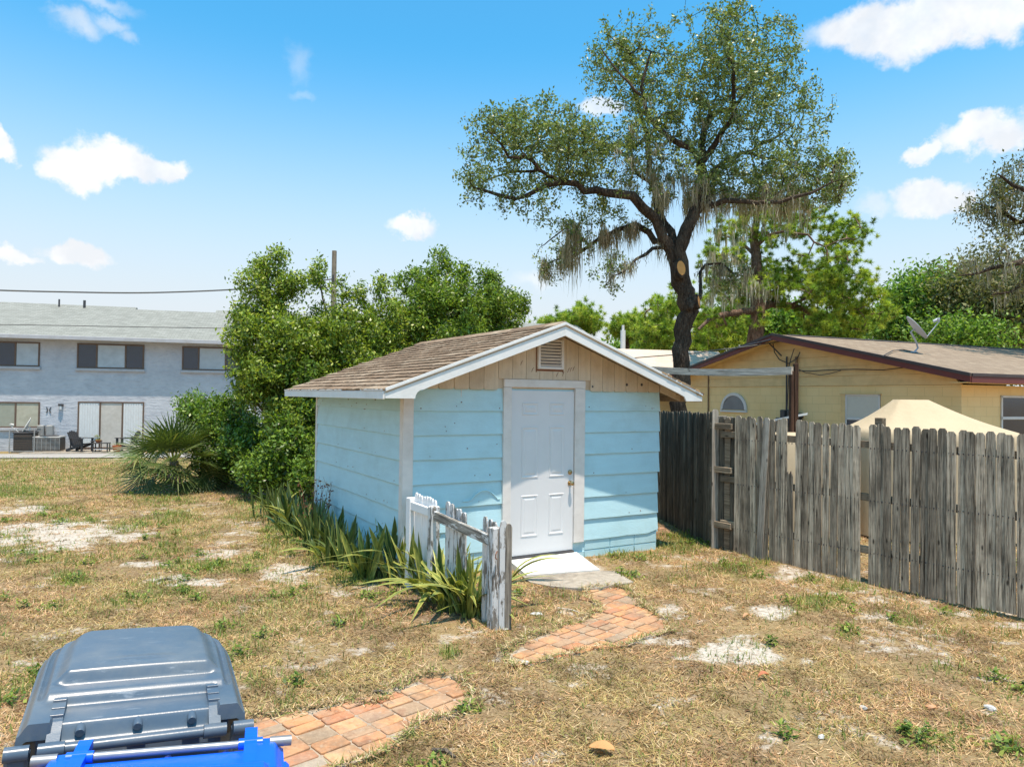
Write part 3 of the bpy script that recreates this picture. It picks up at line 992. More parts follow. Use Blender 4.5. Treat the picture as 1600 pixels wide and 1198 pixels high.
# door
door = empty('door', (0, 0, 0), 0, shed)
DZ0, DZ1 = .143, 2.172
MB().box(DX0 + .004, DX1 - .004, -.020, .02, DZ0 + .004, DZ1 - .002, .003).build('door_slab', door_white, door)
dw, dh = DX1 - DX0, DZ1 - DZ0
for (fx0, fx1) in ((.165, .425), (.595, .84)):
    for (fz0, fz1) in ((.075, .152), (.222, .533), (.637, .888)):
        x0, x1 = DX0 + dw * fx0, DX0 + dw * fx1
        z1, z0 = DZ1 - dh * fz0, DZ1 - dh * fz1
        # moulding ring: pressed groove with a raised field inside
        m = MB()
        rings = [(0, -.020), (.006, -.027), (.014, -.027), (.026, -.0205), (.040, -.0205), (.058, -.026)]
        n = 0
        for (ins, yy) in rings:
            m.v += [(x0 + ins, yy, z0 + ins), (x1 - ins, yy, z0 + ins), (x1 - ins, yy, z1 - ins), (x0 + ins, yy, z1 - ins)]
            n += 1
        for r0 in range(n - 1):
            m.f += [(r0 * 4 + i, r0 * 4 + (i + 1) % 4, r0 * 4 + (i + 1) % 4 + 4, r0 * 4 + i + 4) for i in range(4)]
        m.f.append(tuple((n - 1) * 4 + i for i in range(4)))
        m.build('panel', door_white, door)
kx = DX0 + dw * .935
for (kz, big) in ((1.138, 0), (1.0, 1)):
    Mk = Matrix.Translation((kx, -.021, kz)) @ Matrix.Rotation(R(90), 4, 'X')
    if big:
        prof = [(.032, 0), (.032, .006), (.014, .010), (.011, .03), (.020, .038), (.028, .05), (.027, .064), (.016, .073), (.004, .075)]
    else:
        prof = [(.030, 0), (.030, .012), (.026, .018), (.016, .020), (.012, .024)]
    MB().lathe(prof, 18, Mk).build('door_knob' if big else 'deadbolt', brass, door, True)
MB().box(kx - .012, kx + .012, -.052, -.044, 1.132, 1.144, .002).build('thumb_turn', brass, door)
for kz in (.30, 1.15, 1.97):
    MB().tube([(DX0 + .001, -.024, kz - .045), (DX0 + .001, -.024, kz + .045)], .007, 8).build('hinge', rust if kz > 1 else dark_metal, door)
MB().box(DX0, DX1, -.05, .03, .118, .141, .004).build('door_sill', dark_metal, door)

# gable end: vertical boards with clipped feet
RIDGE_X = WD / 2
SLOPE = (3.0 - 2.17) / (RIDGE_X + EV)


def roof_top(x):
    return 3.0 - abs(x - RIDGE_X) * SLOPE


bw = .1965
k = 0
x = .012
while x < WD - .02:
    xa, xb = x + .0025, min(x + bw - .0025, WD - .004)
    zc = lambda q: roof_top(q) - .055
    inner = xa + .004 < TX1 and xb - .004 > TX0
    zb = (2.309 if inner else 2.172)
    dz = 0 if inner else .02
    top = [(xb, zc(xb))] + ([(RIDGE_X, zc(RIDGE_X))] if xa < RIDGE_X < xb else []) + [(xa, zc(xa))]
    poly = [(xa + .0, zb + dz), (xa + .018, zb), (xb - .018, zb), (xb, zb + dz)] + top
    MB().prism(poly, (-.036, -.014)).build('gable_board', tan_board, shed)
    x += bw
MB().prism([(.0, 2.19), (WD, 2.19), (WD, roof_top(WD) - .06), (RIDGE_X, 2.93), (0, roof_top(0) - .06)], (-.013, .03)).build('gable_backing', tan_board, shed)
MB().prism([(.0, 2.19), (WD, 2.19), (WD, roof_top(WD) - .06), (RIDGE_X, 2.93), (0, roof_top(0) - .06)], (DP - .03, DP + .013)).build('gable_backing', tan_board, shed)
for (q, zz, rr_) in ((2.60, 2.235, .014), (3.17, 2.27, .019), (3.43, 2.275, .019)):
    MB().lathe([(rr_, 0), (rr_, .003), (rr_ * .5, .004)], 12, Matrix.Translation((q, -.0355, zz)) @ Matrix.Rotation(R(90), 4, 'X')).build('knot_hole', dark_metal, shed)
for (q, zz) in ((1.66, 2.40), (2.20, 2.41), (2.24, 2.42), (2.28, 2.43), (2.03, 2.35), (2.12, 2.36), (1.50, 2.48)):
    MB().tube([(q, -.037, zz), (q + .012, -.038, zz + .035), (q + .03, -.037, zz + .055)], .003, 4).build('scratch', rust, shed)

# louvred vent
vent = empty('gable_vent', (0, 0, 0), 0, shed)
vx0, vx1, vz0, vz1 = 1.735, 2.12, 2.44, 2.815
MB().box(vx0, vx0 + .035, -.075, -.037, vz0, vz1, .003).box(vx1 - .035, vx1, -.075, -.037, vz0, vz1, .003)\
    .box(vx0 + .036, vx1 - .036, -.074, -.037, vz0, vz0 + .03, .003).box(vx0 + .036, vx1 - .036, -.074, -.037, vz1 - .03, vz1, .003).build('vent_frame', cream_trim, vent)
MB().box(vx0 + .034, vx1 - .034, -.0385, -.0375, vz0 + .02, vz1 - .02).build('vent_back', dark_metal, vent)
for i in range(8):
    zz = vz0 + .045 + i * (vz1 - vz0 - .08) / 7.6
    Ms = Matrix.Translation(((vx0 + vx1) / 2, -.057, zz)) @ Matrix.Rotation(R(-38), 4, 'X')
    MB().box(-(vx1 - vx0) / 2 + .036, (vx1 - vx0) / 2 - .036, -.019, .019, -.0025, .0025, M=Ms).build('louvre', cream_trim, vent)
MB().box(vx0 - .012, vx1 + .012, -.040, -.0365, vz0 - .025, vz0 - .001).build('rust_streak', rust, vent)
MB().box(vx0 - .014, vx0 - .002, -.040, -.0365, vz0 - .04, vz1 - .05).build('rust_streak', rust, vent)
MB().box(vx1 + .002, vx1 + .014, -.040, -.0365, vz0 - .04, vz1 - .05).build('rust_streak', rust, vent)

# roof
roof = empty('roof', (0, 0, 0), 0, shed)
Y0, Y1 = -OH, DP + .42
deck = MB()
for sg in (-1, 1):
    xe = -EV if sg < 0 else WD + EV
    ze = 2.17 - .022
    poly = [(xe, ze), (RIDGE_X, 3.0 - .022), (RIDGE_X, 3.0 - .036), (xe, ze - .014)]
    if sg > 0: poly = poly[::-1]
    deck.prism(poly, (Y0 + .012, Y1))
deck.build('roof_deck', tan_board, roof)
shm, N = new_mat('shingle')
tc = N.n('ShaderNodeTexCoord').outputs['Object']
rd = N.n('ShaderNodeObjectInfo').outputs['Random']
off = N.n('ShaderNodeCombineXYZ', {'X': N.math('MULTIPLY', rd, 37.0), 'Y': N.math('MULTIPLY', rd, 71.0)})
co = N.n('ShaderNodeVectorMath', {0: tc, 1: off.outputs[0]}, operation='ADD').outputs[0]
n1 = N.noise(co, 5, 6, 0.7, .5)
n2 = N.noise(co, 120, 3, 0.6)
n3 = N.noise(tc, 1.4, 4, 0.6)
c = N.ramp(rd, [(0.0, (.20, .14, .095)), (0.3, (.32, .24, .17)), (0.55, (.15, .105, .07)), (0.75, (.40, .32, .235)), (1.0, (.24, .165, .11))])
c = N.mix(N.math('MULTIPLY', N.ramp(n1, [(0.45, 0.0), (0.68, 1.0)]), .75), c, (.07, .055, .045))
c = N.mix(N.math('MULTIPLY', N.ramp(N.noise(co, 9, 5, .7), [(0.60, 0.0), (0.72, 1.0)]), .7), c, (.46, .40, .33))
c = N.mix(N.math('MULTIPLY', n3, .35), c, (.25, .15, .08))
c = N.mix(1.0, c, N.ramp(n2, [(0.3, .72), (0.7, 1.3)]), 'MULTIPLY')
bp = N.n('ShaderNodeBump', {'Strength': 0.5, 'Distance': 0.004, 'Height': n2}).outputs[0]
N.out(N.n('ShaderNodeBsdfPrincipled', {'Base Color': c, 'Roughness': 0.93, 'Normal': bp, 'Specular IOR Level': 0.15}).outputs[0])


def shingle_mesh(w, l, seed, t=.017):
    r_ = random.Random(seed)
    n = 5
    vs, fs = [], []
    for i in range(n + 1):
        yy = -w / 2 + w * i / n
        dz = r_.uniform(-.001, .004)
        dx = r_.uniform(-.008, .006)
        vs += [(l, yy, .001), (0.0 + dx, yy, t + dz), (0.0 + dx, yy, dz * .7 - .001)]
    for i in range(n):
        a, b_ = i * 3, i * 3 + 3
        fs += [(a, a + 1, b_ + 1, b_), (a + 1, a + 2, b_ + 2, b_ + 1)]
    fs += [(0, 2, 1), (n * 3, n * 3 + 1, n * 3 + 2)]
    return MB().add(vs, fs)


SHM = [shingle_mesh(.298, .175, i).mesh('shingle', shm, recalc=True) for i in range(6)]
th = math.atan(SLOPE)
NC = 17
LS = (RIDGE_X + EV) / math.cos(th)
ex = (LS - .03) / NC
cnt = 0
for i in range(NC):
    yy = Y0 + .15 + (.15 if i % 2 else 0) - .148
    while yy < Y1 - .02:
        s = i * ex - .02
        w_ = .298
        o = link('shingle', SHM[rnd.randrange(6)], roof, (-EV + s * math.cos(th), yy + .148, 2.17 - .020 + s * math.sin(th) + .0006 * (i % 2)), (0, -th, rnd.uniform(-.006, .006)))
        yy += .303
        cnt += 1
        if yy + .29 > Y1 + .05: break
# right-hand slope, hardly seen: joined
rs = MB()
for i in range(NC):
    yy = Y0 + .15 + (.15 if i % 2 else 0)
    while yy < Y1 - .1:
        s = i * ex - .02
        Ms = Matrix.Translation((WD + EV - s * math.cos(th), yy, 2.17 - .020 + s * math.sin(th))) @ Matrix.Rotation(math.pi, 4, 'Z') @ Matrix.Rotation(-th, 4, 'Y')
        sh_ = shingle_mesh(.298, .175, rnd.randrange(99))
        rs.add([Ms @ Vector(v) for v in sh_.v], sh_.f)
        yy += .303
o = rs.build('shingle_slope', shm, roof)
o['kind'] = 'stuff'
for k in range(15):                         # ridge caps
    ya = Y0 + .0 + k * (Y1 - Y0) / 15
    yb = ya + (Y1 - Y0) / 15 + .02
    m = MB().prism([(RIDGE_X - .13, 3.0 - .13 * SLOPE + .002), (RIDGE_X, 3.012), (RIDGE_X + .13, 3.0 - .13 * SLOPE + .002), (RIDGE_X + .13, 3.0 - .13 * SLOPE - .008), (RIDGE_X, 2.998), (RIDGE_X - .13, 3.0 - .13 * SLOPE - .008)][::-1], (ya, yb))
    m.build('ridge_cap', shm, roof)

# barge boards with rounded brackets at the eaves
def barge(yf, yb_, nm):
    for sg in (-1, 1):
        f = (lambda q: q) if sg < 0 else (lambda q: WD - q)
        zt = lambda q: 2.17 + (q + EV) * SLOPE
        lo = .165
        xe = -EV
        # main board
        if sg < 0:
            inner = [(.10 + .0, zt(.10) - lo), (.045, zt(.045) - lo - .006), (.0, 2.150), (-.030, 2.125), (-.048, 2.095), (-.054, 2.060)]
        else:
            inner = [(.02, zt(.02) - lo), (-.07, zt(-.07) - lo - .004), (-.085, 2.085), (-.10, 2.058)]
        poly = [(RIDGE_X, zt(RIDGE_X) - lo)] + inner + [(xe, 2.060), (xe, zt(xe) - .060), (RIDGE_X, zt(RIDGE_X) - .060)]
        poly = [(f(a), b_) for a, b_ in poly]
        MB().prism(poly, (yf, yf + .022)).build('barge_board', white_paint, roof)
        poly = [(RIDGE_X, zt(RIDGE_X) - .060), (xe, zt(xe) - .060), (xe, zt(xe) - .034), (RIDGE_X, zt(RIDGE_X) - .034)]
        MB().prism([(f(a), b_) for a, b_ in poly], (yf + .008, yf + .028)).build('barge_filler', tan_board, roof)
        poly = [(RIDGE_X, zt(RIDGE_X) - .034), (xe, zt(xe) - .034), (xe, zt(xe) - .0035), (RIDGE_X, zt(RIDGE_X) - .0035)]
        MB().prism([(f(a), b_) for a, b_ in poly], (yf - .014, yf + .012)).build('drip_edge', white_paint, roof)


barge(Y0 - .012, 0, 'f')
rg_ = random.Random(4)
for k in range(9):                          # ragged bare wood and lifted felt along the lower right edge
    qa, qb = -EV - .02 + k * .085, -EV - .02 + k * .085 + rg_.uniform(.06, .10)
    zt_ = lambda q: 2.17 + (q + EV) * SLOPE
    a0, b0 = .002 + rg_.uniform(0, .008), -.006 - rg_.uniform(0, .010)
    MB().prism([(WD - qb, zt_(qb) + a0), (WD - qa, zt_(qa) + a0 + rg_.uniform(0, .006)), (WD - qa, zt_(qa) + b0), (WD - qb, zt_(qb) + b0)], (Y0 - .030 - rg_.uniform(0, .006), Y0 + .05)).build('worn_edge', bare_wood if k % 3 else shm, roof)
# eave boards along the sides
MB().box(-EV - .020, -EV + .002, Y0 + .012, Y1, 2.050, 2.138, .003).build('eave_board', white_paint, roof)
MB().box(-EV - .026, -EV + .002, 1.0, Y1, 2.139, 2.156, .002).build('eave_strip', cream_trim, roof)
MB().box(-EV - .014, -EV + .002, Y0 + .02, .98, 2.139, 2.156, .002).build('eave_strip', bare_wood, roof)
MB().box(-EV - .027, -EV - .015, Y0 + .02, .30, 2.139, 2.157, .002).build('eave_strip', cream_trim, roof)
MB().box(WD + EV - .002, WD + EV + .020, Y0 + .012, Y1, 2.050, 2.138, .003).build('eave_board', bare_wood, roof)
MB().box(WD + EV - .10, WD + EV + .028, Y0 - .02, Y1, 2.139, 2.158, .002).build('eave_strip', bare_wood, roof)
MB().prism([(0 - EV, 2.05), (RIDGE_X, 2.85), (WD + EV, 2.05), (WD + EV, 2.13), (RIDGE_X, 2.96), (-EV, 2.13)], (Y1 - .004, Y1 + .02)).build('barge_board', white_paint, roof)
# rafter tails
for i in range(8):
    yy = .0 + i * .5
    for sg in (-1, 1):
        f = (lambda q: q) if sg < 0 else (lambda q: WD - q)
        zt = lambda q: 2.17 + (q + EV) * SLOPE - .038
        MB().prism([(f(-EV + .01), zt(-EV)), (f(.0), zt(0)), (f(.0), zt(0) - .09), (f(-EV + .01), zt(-EV) - .075)], (yy - .037, yy + .0)).build('rafter_tail', tan_board, roof)

# step and slab at the door
st = empty('door_step', (0, 0, 0))
tag(st, kind='structure')
q4 = [Vector((*sl(1.36, -.055), .128)), Vector((*sl(2.36, -.055), .128))]
fr = g_at(937, 892, 0).xy
fl = g_at(823, 901, 0).xy
vs = [(q4[0].x, q4[0].y, -.1), (q4[1].x, q4[1].y, -.1), (fr.x, fr.y, -.1), (fl.x, fl.y, -.1),
      (q4[0].x, q4[0].y, .118), (q4[1].x, q4[1].y, .118), (fr.x, fr.y, .035), (fl.x, fl.y, .035)]
MB().add(vs, [(0, 3, 2, 1), (4, 5, 6, 7), (0, 1, 5, 4), (1, 2, 6, 5), (2, 3, 7, 6), (3, 0, 4, 7)]).build('ramp', step_white, st)
pts = [(806, 893), (823, 902), (937, 893), (960, 893), (990, 911), (960, 916), (935, 921), (917, 924), (889, 921), (858, 917), (828, 911)]
P_ = [g_at(*p) for p in pts]
MB().slab([(p.x, p.y) for p in P_], -.08, .026).build('slab', concrete, st)

# ================================================================== WHITE PICKET FENCE
wf = empty('picket_fence', (0, 0, 0))
tag(wf, 'short run of flaking white picket fence beside the shed door', 'fence')
FA, FB = Vector((-1.10, 7.93, 0)), Vector((-.125, 6.46, 0))
fd = (FB - FA).normalized()
fnr = Vector((-fd.y, fd.x, 0))              # towards the shed door side
if fnr.x < 0: fnr = -fnr
fang = math.atan2(fd.y, fd.x)
FL_ = (FB - FA).length


def fpt(t, off, z=0):
    p = FA + fd * t + fnr * off
    return Vector((p.x, p.y, z))


def placed_box(nm, mat, parent, c, w, d, z0, z1, ang, ch=.003, tilt=0, M2=None):
    m = MB().box(-w / 2, w / 2, -d / 2, d / 2, 0, z1 - z0, ch)
    return m.build(nm, mat, parent, loc=(c.x, c.y, z0), rot=(tilt, rnd.uniform(-.01, .01), ang))


placed_box('post', clean_white, wf, fpt(.03, 0), .095, .095, -.1, .975, fang)
placed_box('post', flaky_white, wf, fpt(.56, -.0), .10, .10, -.1, .955, fang, .012)
placed_box('post', flaky_white, wf, fpt(FL_ - .01, -.0), .095, .10, -.1, .925, fang, .008)


def beam(nm, mat, parent, a, b_, w, h):
    """squared timber from a to b"""
    d = (b_ - a)
    L = d.length
    m = MB().box(0, L, -w / 2, w / 2, -h / 2, h / 2, .004)
    rt = Matrix((d.normalized(), Vector((0, 0, 1)).cross(d).normalized(), d.cross(Vector((0, 0, 1)).cross(d)).normalized())).transposed()
    o = m.build(nm, mat, parent)
    o.matrix_local = Matrix.Translation(a) @ rt.to_4x4()
    return o


beam('rail', clean_white, wf, fpt(.08, -.02, .895), fpt(.50, -.02, .885), .035, .09)
flaky_x = wood('flaky_rail', (0.10, 0.085, 0.07), (0.36, 0.33, 0.29), white=(0.60, 0.60, 0.59), white_at=0.47, axis='x')
beam('rail', flaky_x, wf, fpt(.62, -.02, .865), fpt(FL_ - .06, -.02, .80), .035, .095)


def picket(parent, mat, c, w, t, z0, z1, ang, lean=0.0, point='round', name='picket', roll=0.0):
    hw = w / 2
    H = z1 - z0
    if point == 'round':
        top = [(hw, H - .035), (hw * .75, H - .012), (hw * .35, H), (-hw * .35, H), (-hw * .75, H - .012), (-hw, H - .035)]
    elif point == 'dog':
        top = [(hw, H - .03), (hw * .55, H), (-hw * .55, H), (-hw, H - .03)]
    elif point == 'broken':
        top = [(hw, H - .04), (hw * .6, H - .01), (hw * .2, H - .05), (-hw * .4, H), (-hw, H - .07)]
    else:
        top = [(hw, H), (-hw, H)]
    # slight warp along the length
    n = 5
    wv = [rnd.uniform(-.003, .003) for _ in range(n)]
    wv[0] = 0
    rows = [(-hw + wv[i], hw + wv[i], (H - .1) * i / (n - 1)) for i in range(n)]
    vs, fs = [], []
    prof = [(b_, z) for a, b_, z in rows] + top + [(a, z) for a, b_, z in rows[::-1]]
    m = MB().prism(prof, (-t / 2, t / 2))
    return m.build(name, mat, parent, loc=(c.x, c.y, z0), rot=(roll, lean, ang))


for i in range(8):                           # good pickets next to the shed
    t = .115 + i * .0600
    zt = 1.03 - .002 * i + .008 * math.cos(i * 1.3)
    picket(wf, clean_white, fpt(t, .022), .056, .018, .05, zt, fang, rnd.uniform(-.01, .01))
for i in range(5):
    t = .83 + i * .082
    picket(wf, flaky_white, fpt(t, .022), .074, .018, .04, 1.02 + (.012, .0, -.035, -.03, -.05)[i], fang, rnd.uniform(-.02, .02))
for i in range(3):
    t = FL_ - .24 + i * .085
    picket(wf, flaky_white, fpt(t, .03), .066, .018, .0, .985 - .012 * i, fang, rnd.uniform(-.02, .02))
for i, (t, off) in enumerate(((FL_ + .055, .04), (FL_ + .075, .085))):  # pickets of the removed return, end on
    picket(wf, flaky_white if i == 0 else post_wood, fpt(t, off), .06, .02, -.02, .99 - .03 * i, fang + 1.25, .0)
MB().tube([fpt(FL_ + .07, -.03, .73), fpt(FL_ + .08, -.05, .71), fpt(FL_ + .075, -.05, .67), fpt(FL_ + .07, -.035, .66)], .006, 6).build('hook', rust, wf)

# ================================================================== WOODEN PRIVACY FENCE
pf = empty('privacy_fence', (2.82, 10.04, 0))
tag(pf, 'weathered grey dog eared picket fence running to the right edge', 'fence')
P0 = Vector((5.08, 7.17, 0))
PD = Vector((-0.614, 0.789, 0)).normalized()
pang = math.atan2(PD.y, PD.x)
PNR = Vector((-PD.y, PD.x, 0))              # towards the yard
if PNR.x > 0: PNR = -PNR
O = Vector((2.82, 10.04, 0))


def ptop(t):
    return 1.785 + (1.87 - 1.785) * (t / 3.65)


nails = MB()
broke = gone = False
t, i = -1.1, 0
pitch_ = .0975
while t < 3.30:
    c_ = P0 + PD * t - O
    w = rnd.uniform(.084, .093)
    zt = ptop(t) + rnd.uniform(-.018, .018)
    pxw = 0
    lean = rnd.uniform(-.012, .012)
    wp = P0 + PD * t
    sx = 800 + 1125 * wp.x / wp.y
    kind = 'dog'
    if not broke and sx < 1249: zt, kind, broke = 1.20, 'broken', True
    skip = (not gone) and sx < 1366
    gone = gone or skip
    dpt = rnd.uniform(.0, .016)
    if not skip:
        q = c_ + PNR * (.022 + dpt)
        picket(pf, picket_wood, q, w - rnd.uniform(0, .006), .016, -.03 + rnd.uniform(0, .03), zt, pang + rnd.uniform(-.10, .10), lean, kind, 'picket')
        for zn in (1.55, .95, .35):
            for s in (-.02, .022):
                a = q + PD * s + PNR * .009
                nails.box(a.x - .004, a.x + .004, a.y - .004, a.y + .004, zn - .006 + rnd.uniform(-.01, .01), zn + .006)
    t += w + (rnd.uniform(.004, .013) if rnd.random() < .22 else rnd.uniform(-.003, .003))
    i += 1
# the loose leaning picket and a short one
c_ = at(1190, 760, 9.45)
picket(pf, post_wood, Vector((c_.x, c_.y, 0)) - O + PNR * .05, .088, .018, -.02, 1.86, pang, -.055, 'dog', 'picket')
nails.build('nail_heads', dark_metal, pf)['kind'] = 'stuff'
for zr in (1.56, .95, .34):
    beam('rail', rail_wood, pf, P0 + PD * (-1.15) - O + Vector((0, 0, zr)) - PNR * .01, P0 + PD * 3.55 - O + Vector((0, 0, zr + .05)) - PNR * .01, .038, .085)
for (tt, zz, mt) in ((-.9, 1.75, post_wood), (1.42, 1.90, rail_wood), (3.58, 1.86, post_wood)):
    c_ = P0 + PD * tt - O - PNR * .075
    MB().box(-.045, .045, -.045, .045, 0, zz + .1, .006).build('post', mt, pf, loc=(c_.x, c_.y, -.1), rot=(0, 0, pang))
# junction: rails carried across in front of set-back boards
J0, J1 = Vector((2.84, 10.10, 0)), Vector((2.99, 10.55, 0))
jd = (P0 + PD * 3.42 - Vector((2.80, 10.10, 0)))
A_ = P0 + PD * 3.36
B_ = Vector((2.80, 10.12, 0))
for zr in (1.72, 1.12, .36):
    beam('rail', rail_wood, pf, Vector((A_.x, A_.y, zr)) - O + PNR * .02, Vector((B_.x, B_.y, zr)) - O + PNR * .0, .04, .08)

gp = empty('privacy_fence', (3.0, 11.0, 0))
tag(gp, 'dark mildewed picket fence panel between the shed and the grey fence', 'fence')
O2 = Vector((3.0, 11.0, 0))
S0, S1 = Vector((2.835, 10.15, 0)), Vector((2.56, 13.0, 0))
sd_ = (S1 - S0).normalized()
sang = math.atan2(sd_.y, sd_.x)
snr = Vector((-sd_.y, sd_.x, 0))
if snr.x > 0: snr = -snr
L2 = (S1 - S0).length
t = .0
while t < L2 + .9:
    c_ = S0 + sd_ * t - O2 + snr * (.022 + rnd.uniform(0, .01))
    zt = 1.90 + rnd.uniform(-.015, .015) - .01 * t
    picket(gp, mildew_wood, c_, rnd.uniform(.084, .092), .016, -.02, zt, sang, rnd.uniform(-.01, .01), 'dog', 'picket')
    t += .0975 + (.03 if abs(t - 2.3) < .06 else rnd.uniform(-.002, .006))
for k in range(3):
    c_ = P0 + PD * (3.37 + k * .095) - O - PNR * .035
    picket(pf, rail_wood if k == 1 else mildew_wood, c_, .088, .016, -.02, 1.84, pang, 0, 'dog', 'picket')
for zr in (1.56, .95, .34):
    beam('rail', mildew_wood, gp, S0 + sd_ * .25 - O2 + Vector((0, 0, zr)) - snr * .01, S0 + sd_ * (L2 + .9) - O2 + Vector((0, 0, zr)) - snr * .01, .038, .085)
# the two pale boards nailed up as an end post with a cap board
c_ = at(1119, 760, 10.05)
picket(gp, post_wood, Vector((c_.x - .02, c_.y, 0)) - O2, .09, .02, -.08, 1.95, .15, 0.0, 'round', 'end_board')
picket(gp, post_wood, Vector((c_.x + .045, c_.y + .03, 0)) - O2, .075, .02, -.06, 1.78, .9, 0.0, 'flat', 'end_board')
beam('cap_board', post_wood, gp, Vector((c_.x - .02, c_.y + .03, 1.80)) - O2, Vector((c_.x + .26, c_.y + .12, 1.79)) - O2, .03, .11)

# ================================================================== GREY TWO-STOREY BUILDING
stucco, N = new_mat('grey_stucco')
tc = N.n('ShaderNodeTexCoord').outputs['Object']
n1 = N.noise(tc, 1.3, 6, 0.65)
n2 = N.noise(N.n('ShaderNodeVectorMath', {0: tc, 1: (3, 3, 9)}, operation='MULTIPLY').outputs[0], 1.0, 6, 0.7)
c = N.ramp(n1, [(0.3, (.40, .42, .46)), (0.7, (.53, .55, .58))])
c = N.mix(N.math('MULTIPLY', N.ramp(n2, [(0.5, 0.0), (0.7, 1.0)]), 0.5), c, (.30, .32, .36))
bp = N.n('ShaderNodeBump', {'Strength': 0.8, 'Distance': 0.04, 'Height': n2}).outputs[0]
N.out(N.n('ShaderNodeBsdfPrincipled', {'Base Color': c, 'Roughness': 0.9, 'Normal': bp, 'Specular IOR Level': 0.2}).outputs[0])
grey_roof, N = new_mat('grey_shingle')
tc = N.n('ShaderNodeTexCoord').outputs['Object']
br = N.n('ShaderNodeTexBrick', {'Vector': tc, 'Color1': (.215, .215, .19, 1), 'Color2': (.30, .30, .27, 1), 'Mortar': (.12, .12, .11, 1), 'Scale': 1.0,
                                'Mortar Size': 0.008, 'Brick Width': 0.3, 'Row Height': 0.15, 'Bias': 0.0}).outputs['Color']
c = N.mix(N.math('MULTIPLY', N.noise(tc, 0.9, 5, 0.65), 0.5), br, (.22, .225, .205))
N.out(N.n('ShaderNodeBsdfPrincipled', {'Base Color': c, 'Roughness': 0.95, 'Specular IOR Level': 0.1}).outputs[0])
bronze = paint('bronze_frame', (0.13, 0.085, 0.06), 0.5, 0.1, (0.06, 0.04, 0.03), 0.3, 0.05)
blind_white = paint('blind', (0.60, 0.62, 0.62), 0.6, 0.06, (0.4, 0.4, 0.38), 0.2, 0.05)
tan_blind = paint('tan_blind', (0.42, 0.40, 0.31), 0.7, 0.10, (0.25, 0.22, 0.15), 0.4, 0.05)
pane_dark = glass_dark('pane_dark', (0.022, 0.032, 0.05), 0.10)
pane_pale = glass_dark('pane_pale', (0.36, 0.42, 0.46), 0.15)
grey_trim = paint('grey_trim', (0.42, 0.42, 0.44), 0.6, 0.06, (0.25, 0.23, 0.2), 0.3, 0.1)
asphalt = paint('asphalt', (0.34, 0.31, 0.28), 0.95, 0.10, (0.27, 0.25, 0.22), 0.5, 0.4, (20, 20, 20))

GBD = Vector((0.9617, 0.274, 0)).normalized()
GA = math.atan2(GBD.y, GBD.x)
GB0 = Vector((-18.26, 32.6, -0.585))          # below the sliding door; local x runs to the right along the wall
gb = empty('apartment_building', GB0, GA)
tag(gb, 'long two storey grey stucco building with pale grey shingle roof', 'building')
GBI = gb.matrix_world.copy()
bpy.context.view_layer.update()
Minv = Matrix.Translation(GB0) @ Matrix.Rotation(GA, 4, 'Z')
Minv = Minv.inverted()
GN = Vector((GBD.y, -GBD.x, 0))


def gbl(px, py):                              # image point to (x, z) on the building's wall
    p = Minv @ ray_plane(px, py, GB0, GN)
    return p.x, p.z


XL, XR = -16.0, 24.0
EAZ = gbl(170, 529)[1]
MB().box(XL, XR, 0, 9.0, -.6, EAZ, 0).build('wall', stucco, gb)
# roof: three runs of slightly different height
for (xa, xb, rz_) in ((XL - .5, gbl(176, 470)[0], 1.98), (gbl(176, 470)[0], gbl(318, 480)[0], 1.84), (gbl(318, 480)[0], XR + .5, 2.02)):
    m = MB()
    m.prism([(0, 0)], (0, 0)) if False else None
    yr_ = -.56 + (4.5 + .56) * (rz_ - .02) / 1.82
    prof = [(-.56, EAZ + .02), (yr_, EAZ + rz_), (9.56, EAZ + .02), (9.56, EAZ - .06), (-.56, EAZ - .06)]
    vs = [(xa, y, z) for y, z in prof] + [(xb, y, z) for y, z in prof]
    n = 5
    m.add(vs, [tuple(range(n)), tuple(range(2 * n - 1, n - 1, -1))] + [(i, i + n, (i + 1) % n + n, (i + 1) % n) for i in range(n)])
    m.build('roof', grey_roof, gb)
MB().box(XL - .5, XR + .5, -.62, -.565, EAZ - .14, EAZ + .03, .01).build('fascia', grey_trim, gb)
MB().box(XL - .5, XR + .5, -.56, -.002, EAZ - .10, EAZ - .065).build('soffit', grey_trim, gb)
for (px_, r_) in ((53, .04), (94, .06)):
    p = gbl(px_, 465)
    MB().tube([(p[0] * 1.10, 4.4, EAZ + 1.7), (p[0] * 1.10, 4.4, EAZ + 2.18)], r_, 8).build('vent_pipe', dark_metal, gb)


def gwin(x0p, x1p, y0p, y1p, mull, mats, sill=True, blinds=None):
    x0, z1 = gbl(x0p, y0p)
    x1, z0 = gbl(x1p, y1p)
    w = empty('window', (0, 0, 0), 0, gb)
    t = .06
    MB().box(x0, x1, -.045, .03, z1 - t, z1, .006).box(x0, x1, -.045, .03, z0, z0 + t, .006).box(x0, x0 + t, -.044, .03, z0 + t, z1 - t, .006)\
        .box(x1 - t, x1, -.044, .03, z0 + t, z1 - t, .006).build('frame', bronze, w)
    xs = [x0 + t] + [gbl(m_, y0p)[0] for m_ in mull] + [x1 - t]
    for i, (a, b_) in enumerate(zip(xs[:-1], xs[1:])):
        if i: MB().box(a - .035, a + .035, -.04, .02, z0 + t, z1 - t, .005).build('mullion', bronze, w)
        MB().box(a + (.036 if i else 0), b_ - (.036 if i < len(xs) - 2 else 0), -.018, -.010, z0 + t, z1 - t).build('pane', mats[i], w)
    if sill: MB().box(x0 - .05, x1 + .05, -.09, -.001, z0 - .13, z0 - .003, .01).build('sill', grey_trim, w)
    return w, x0, x1, z0, z1


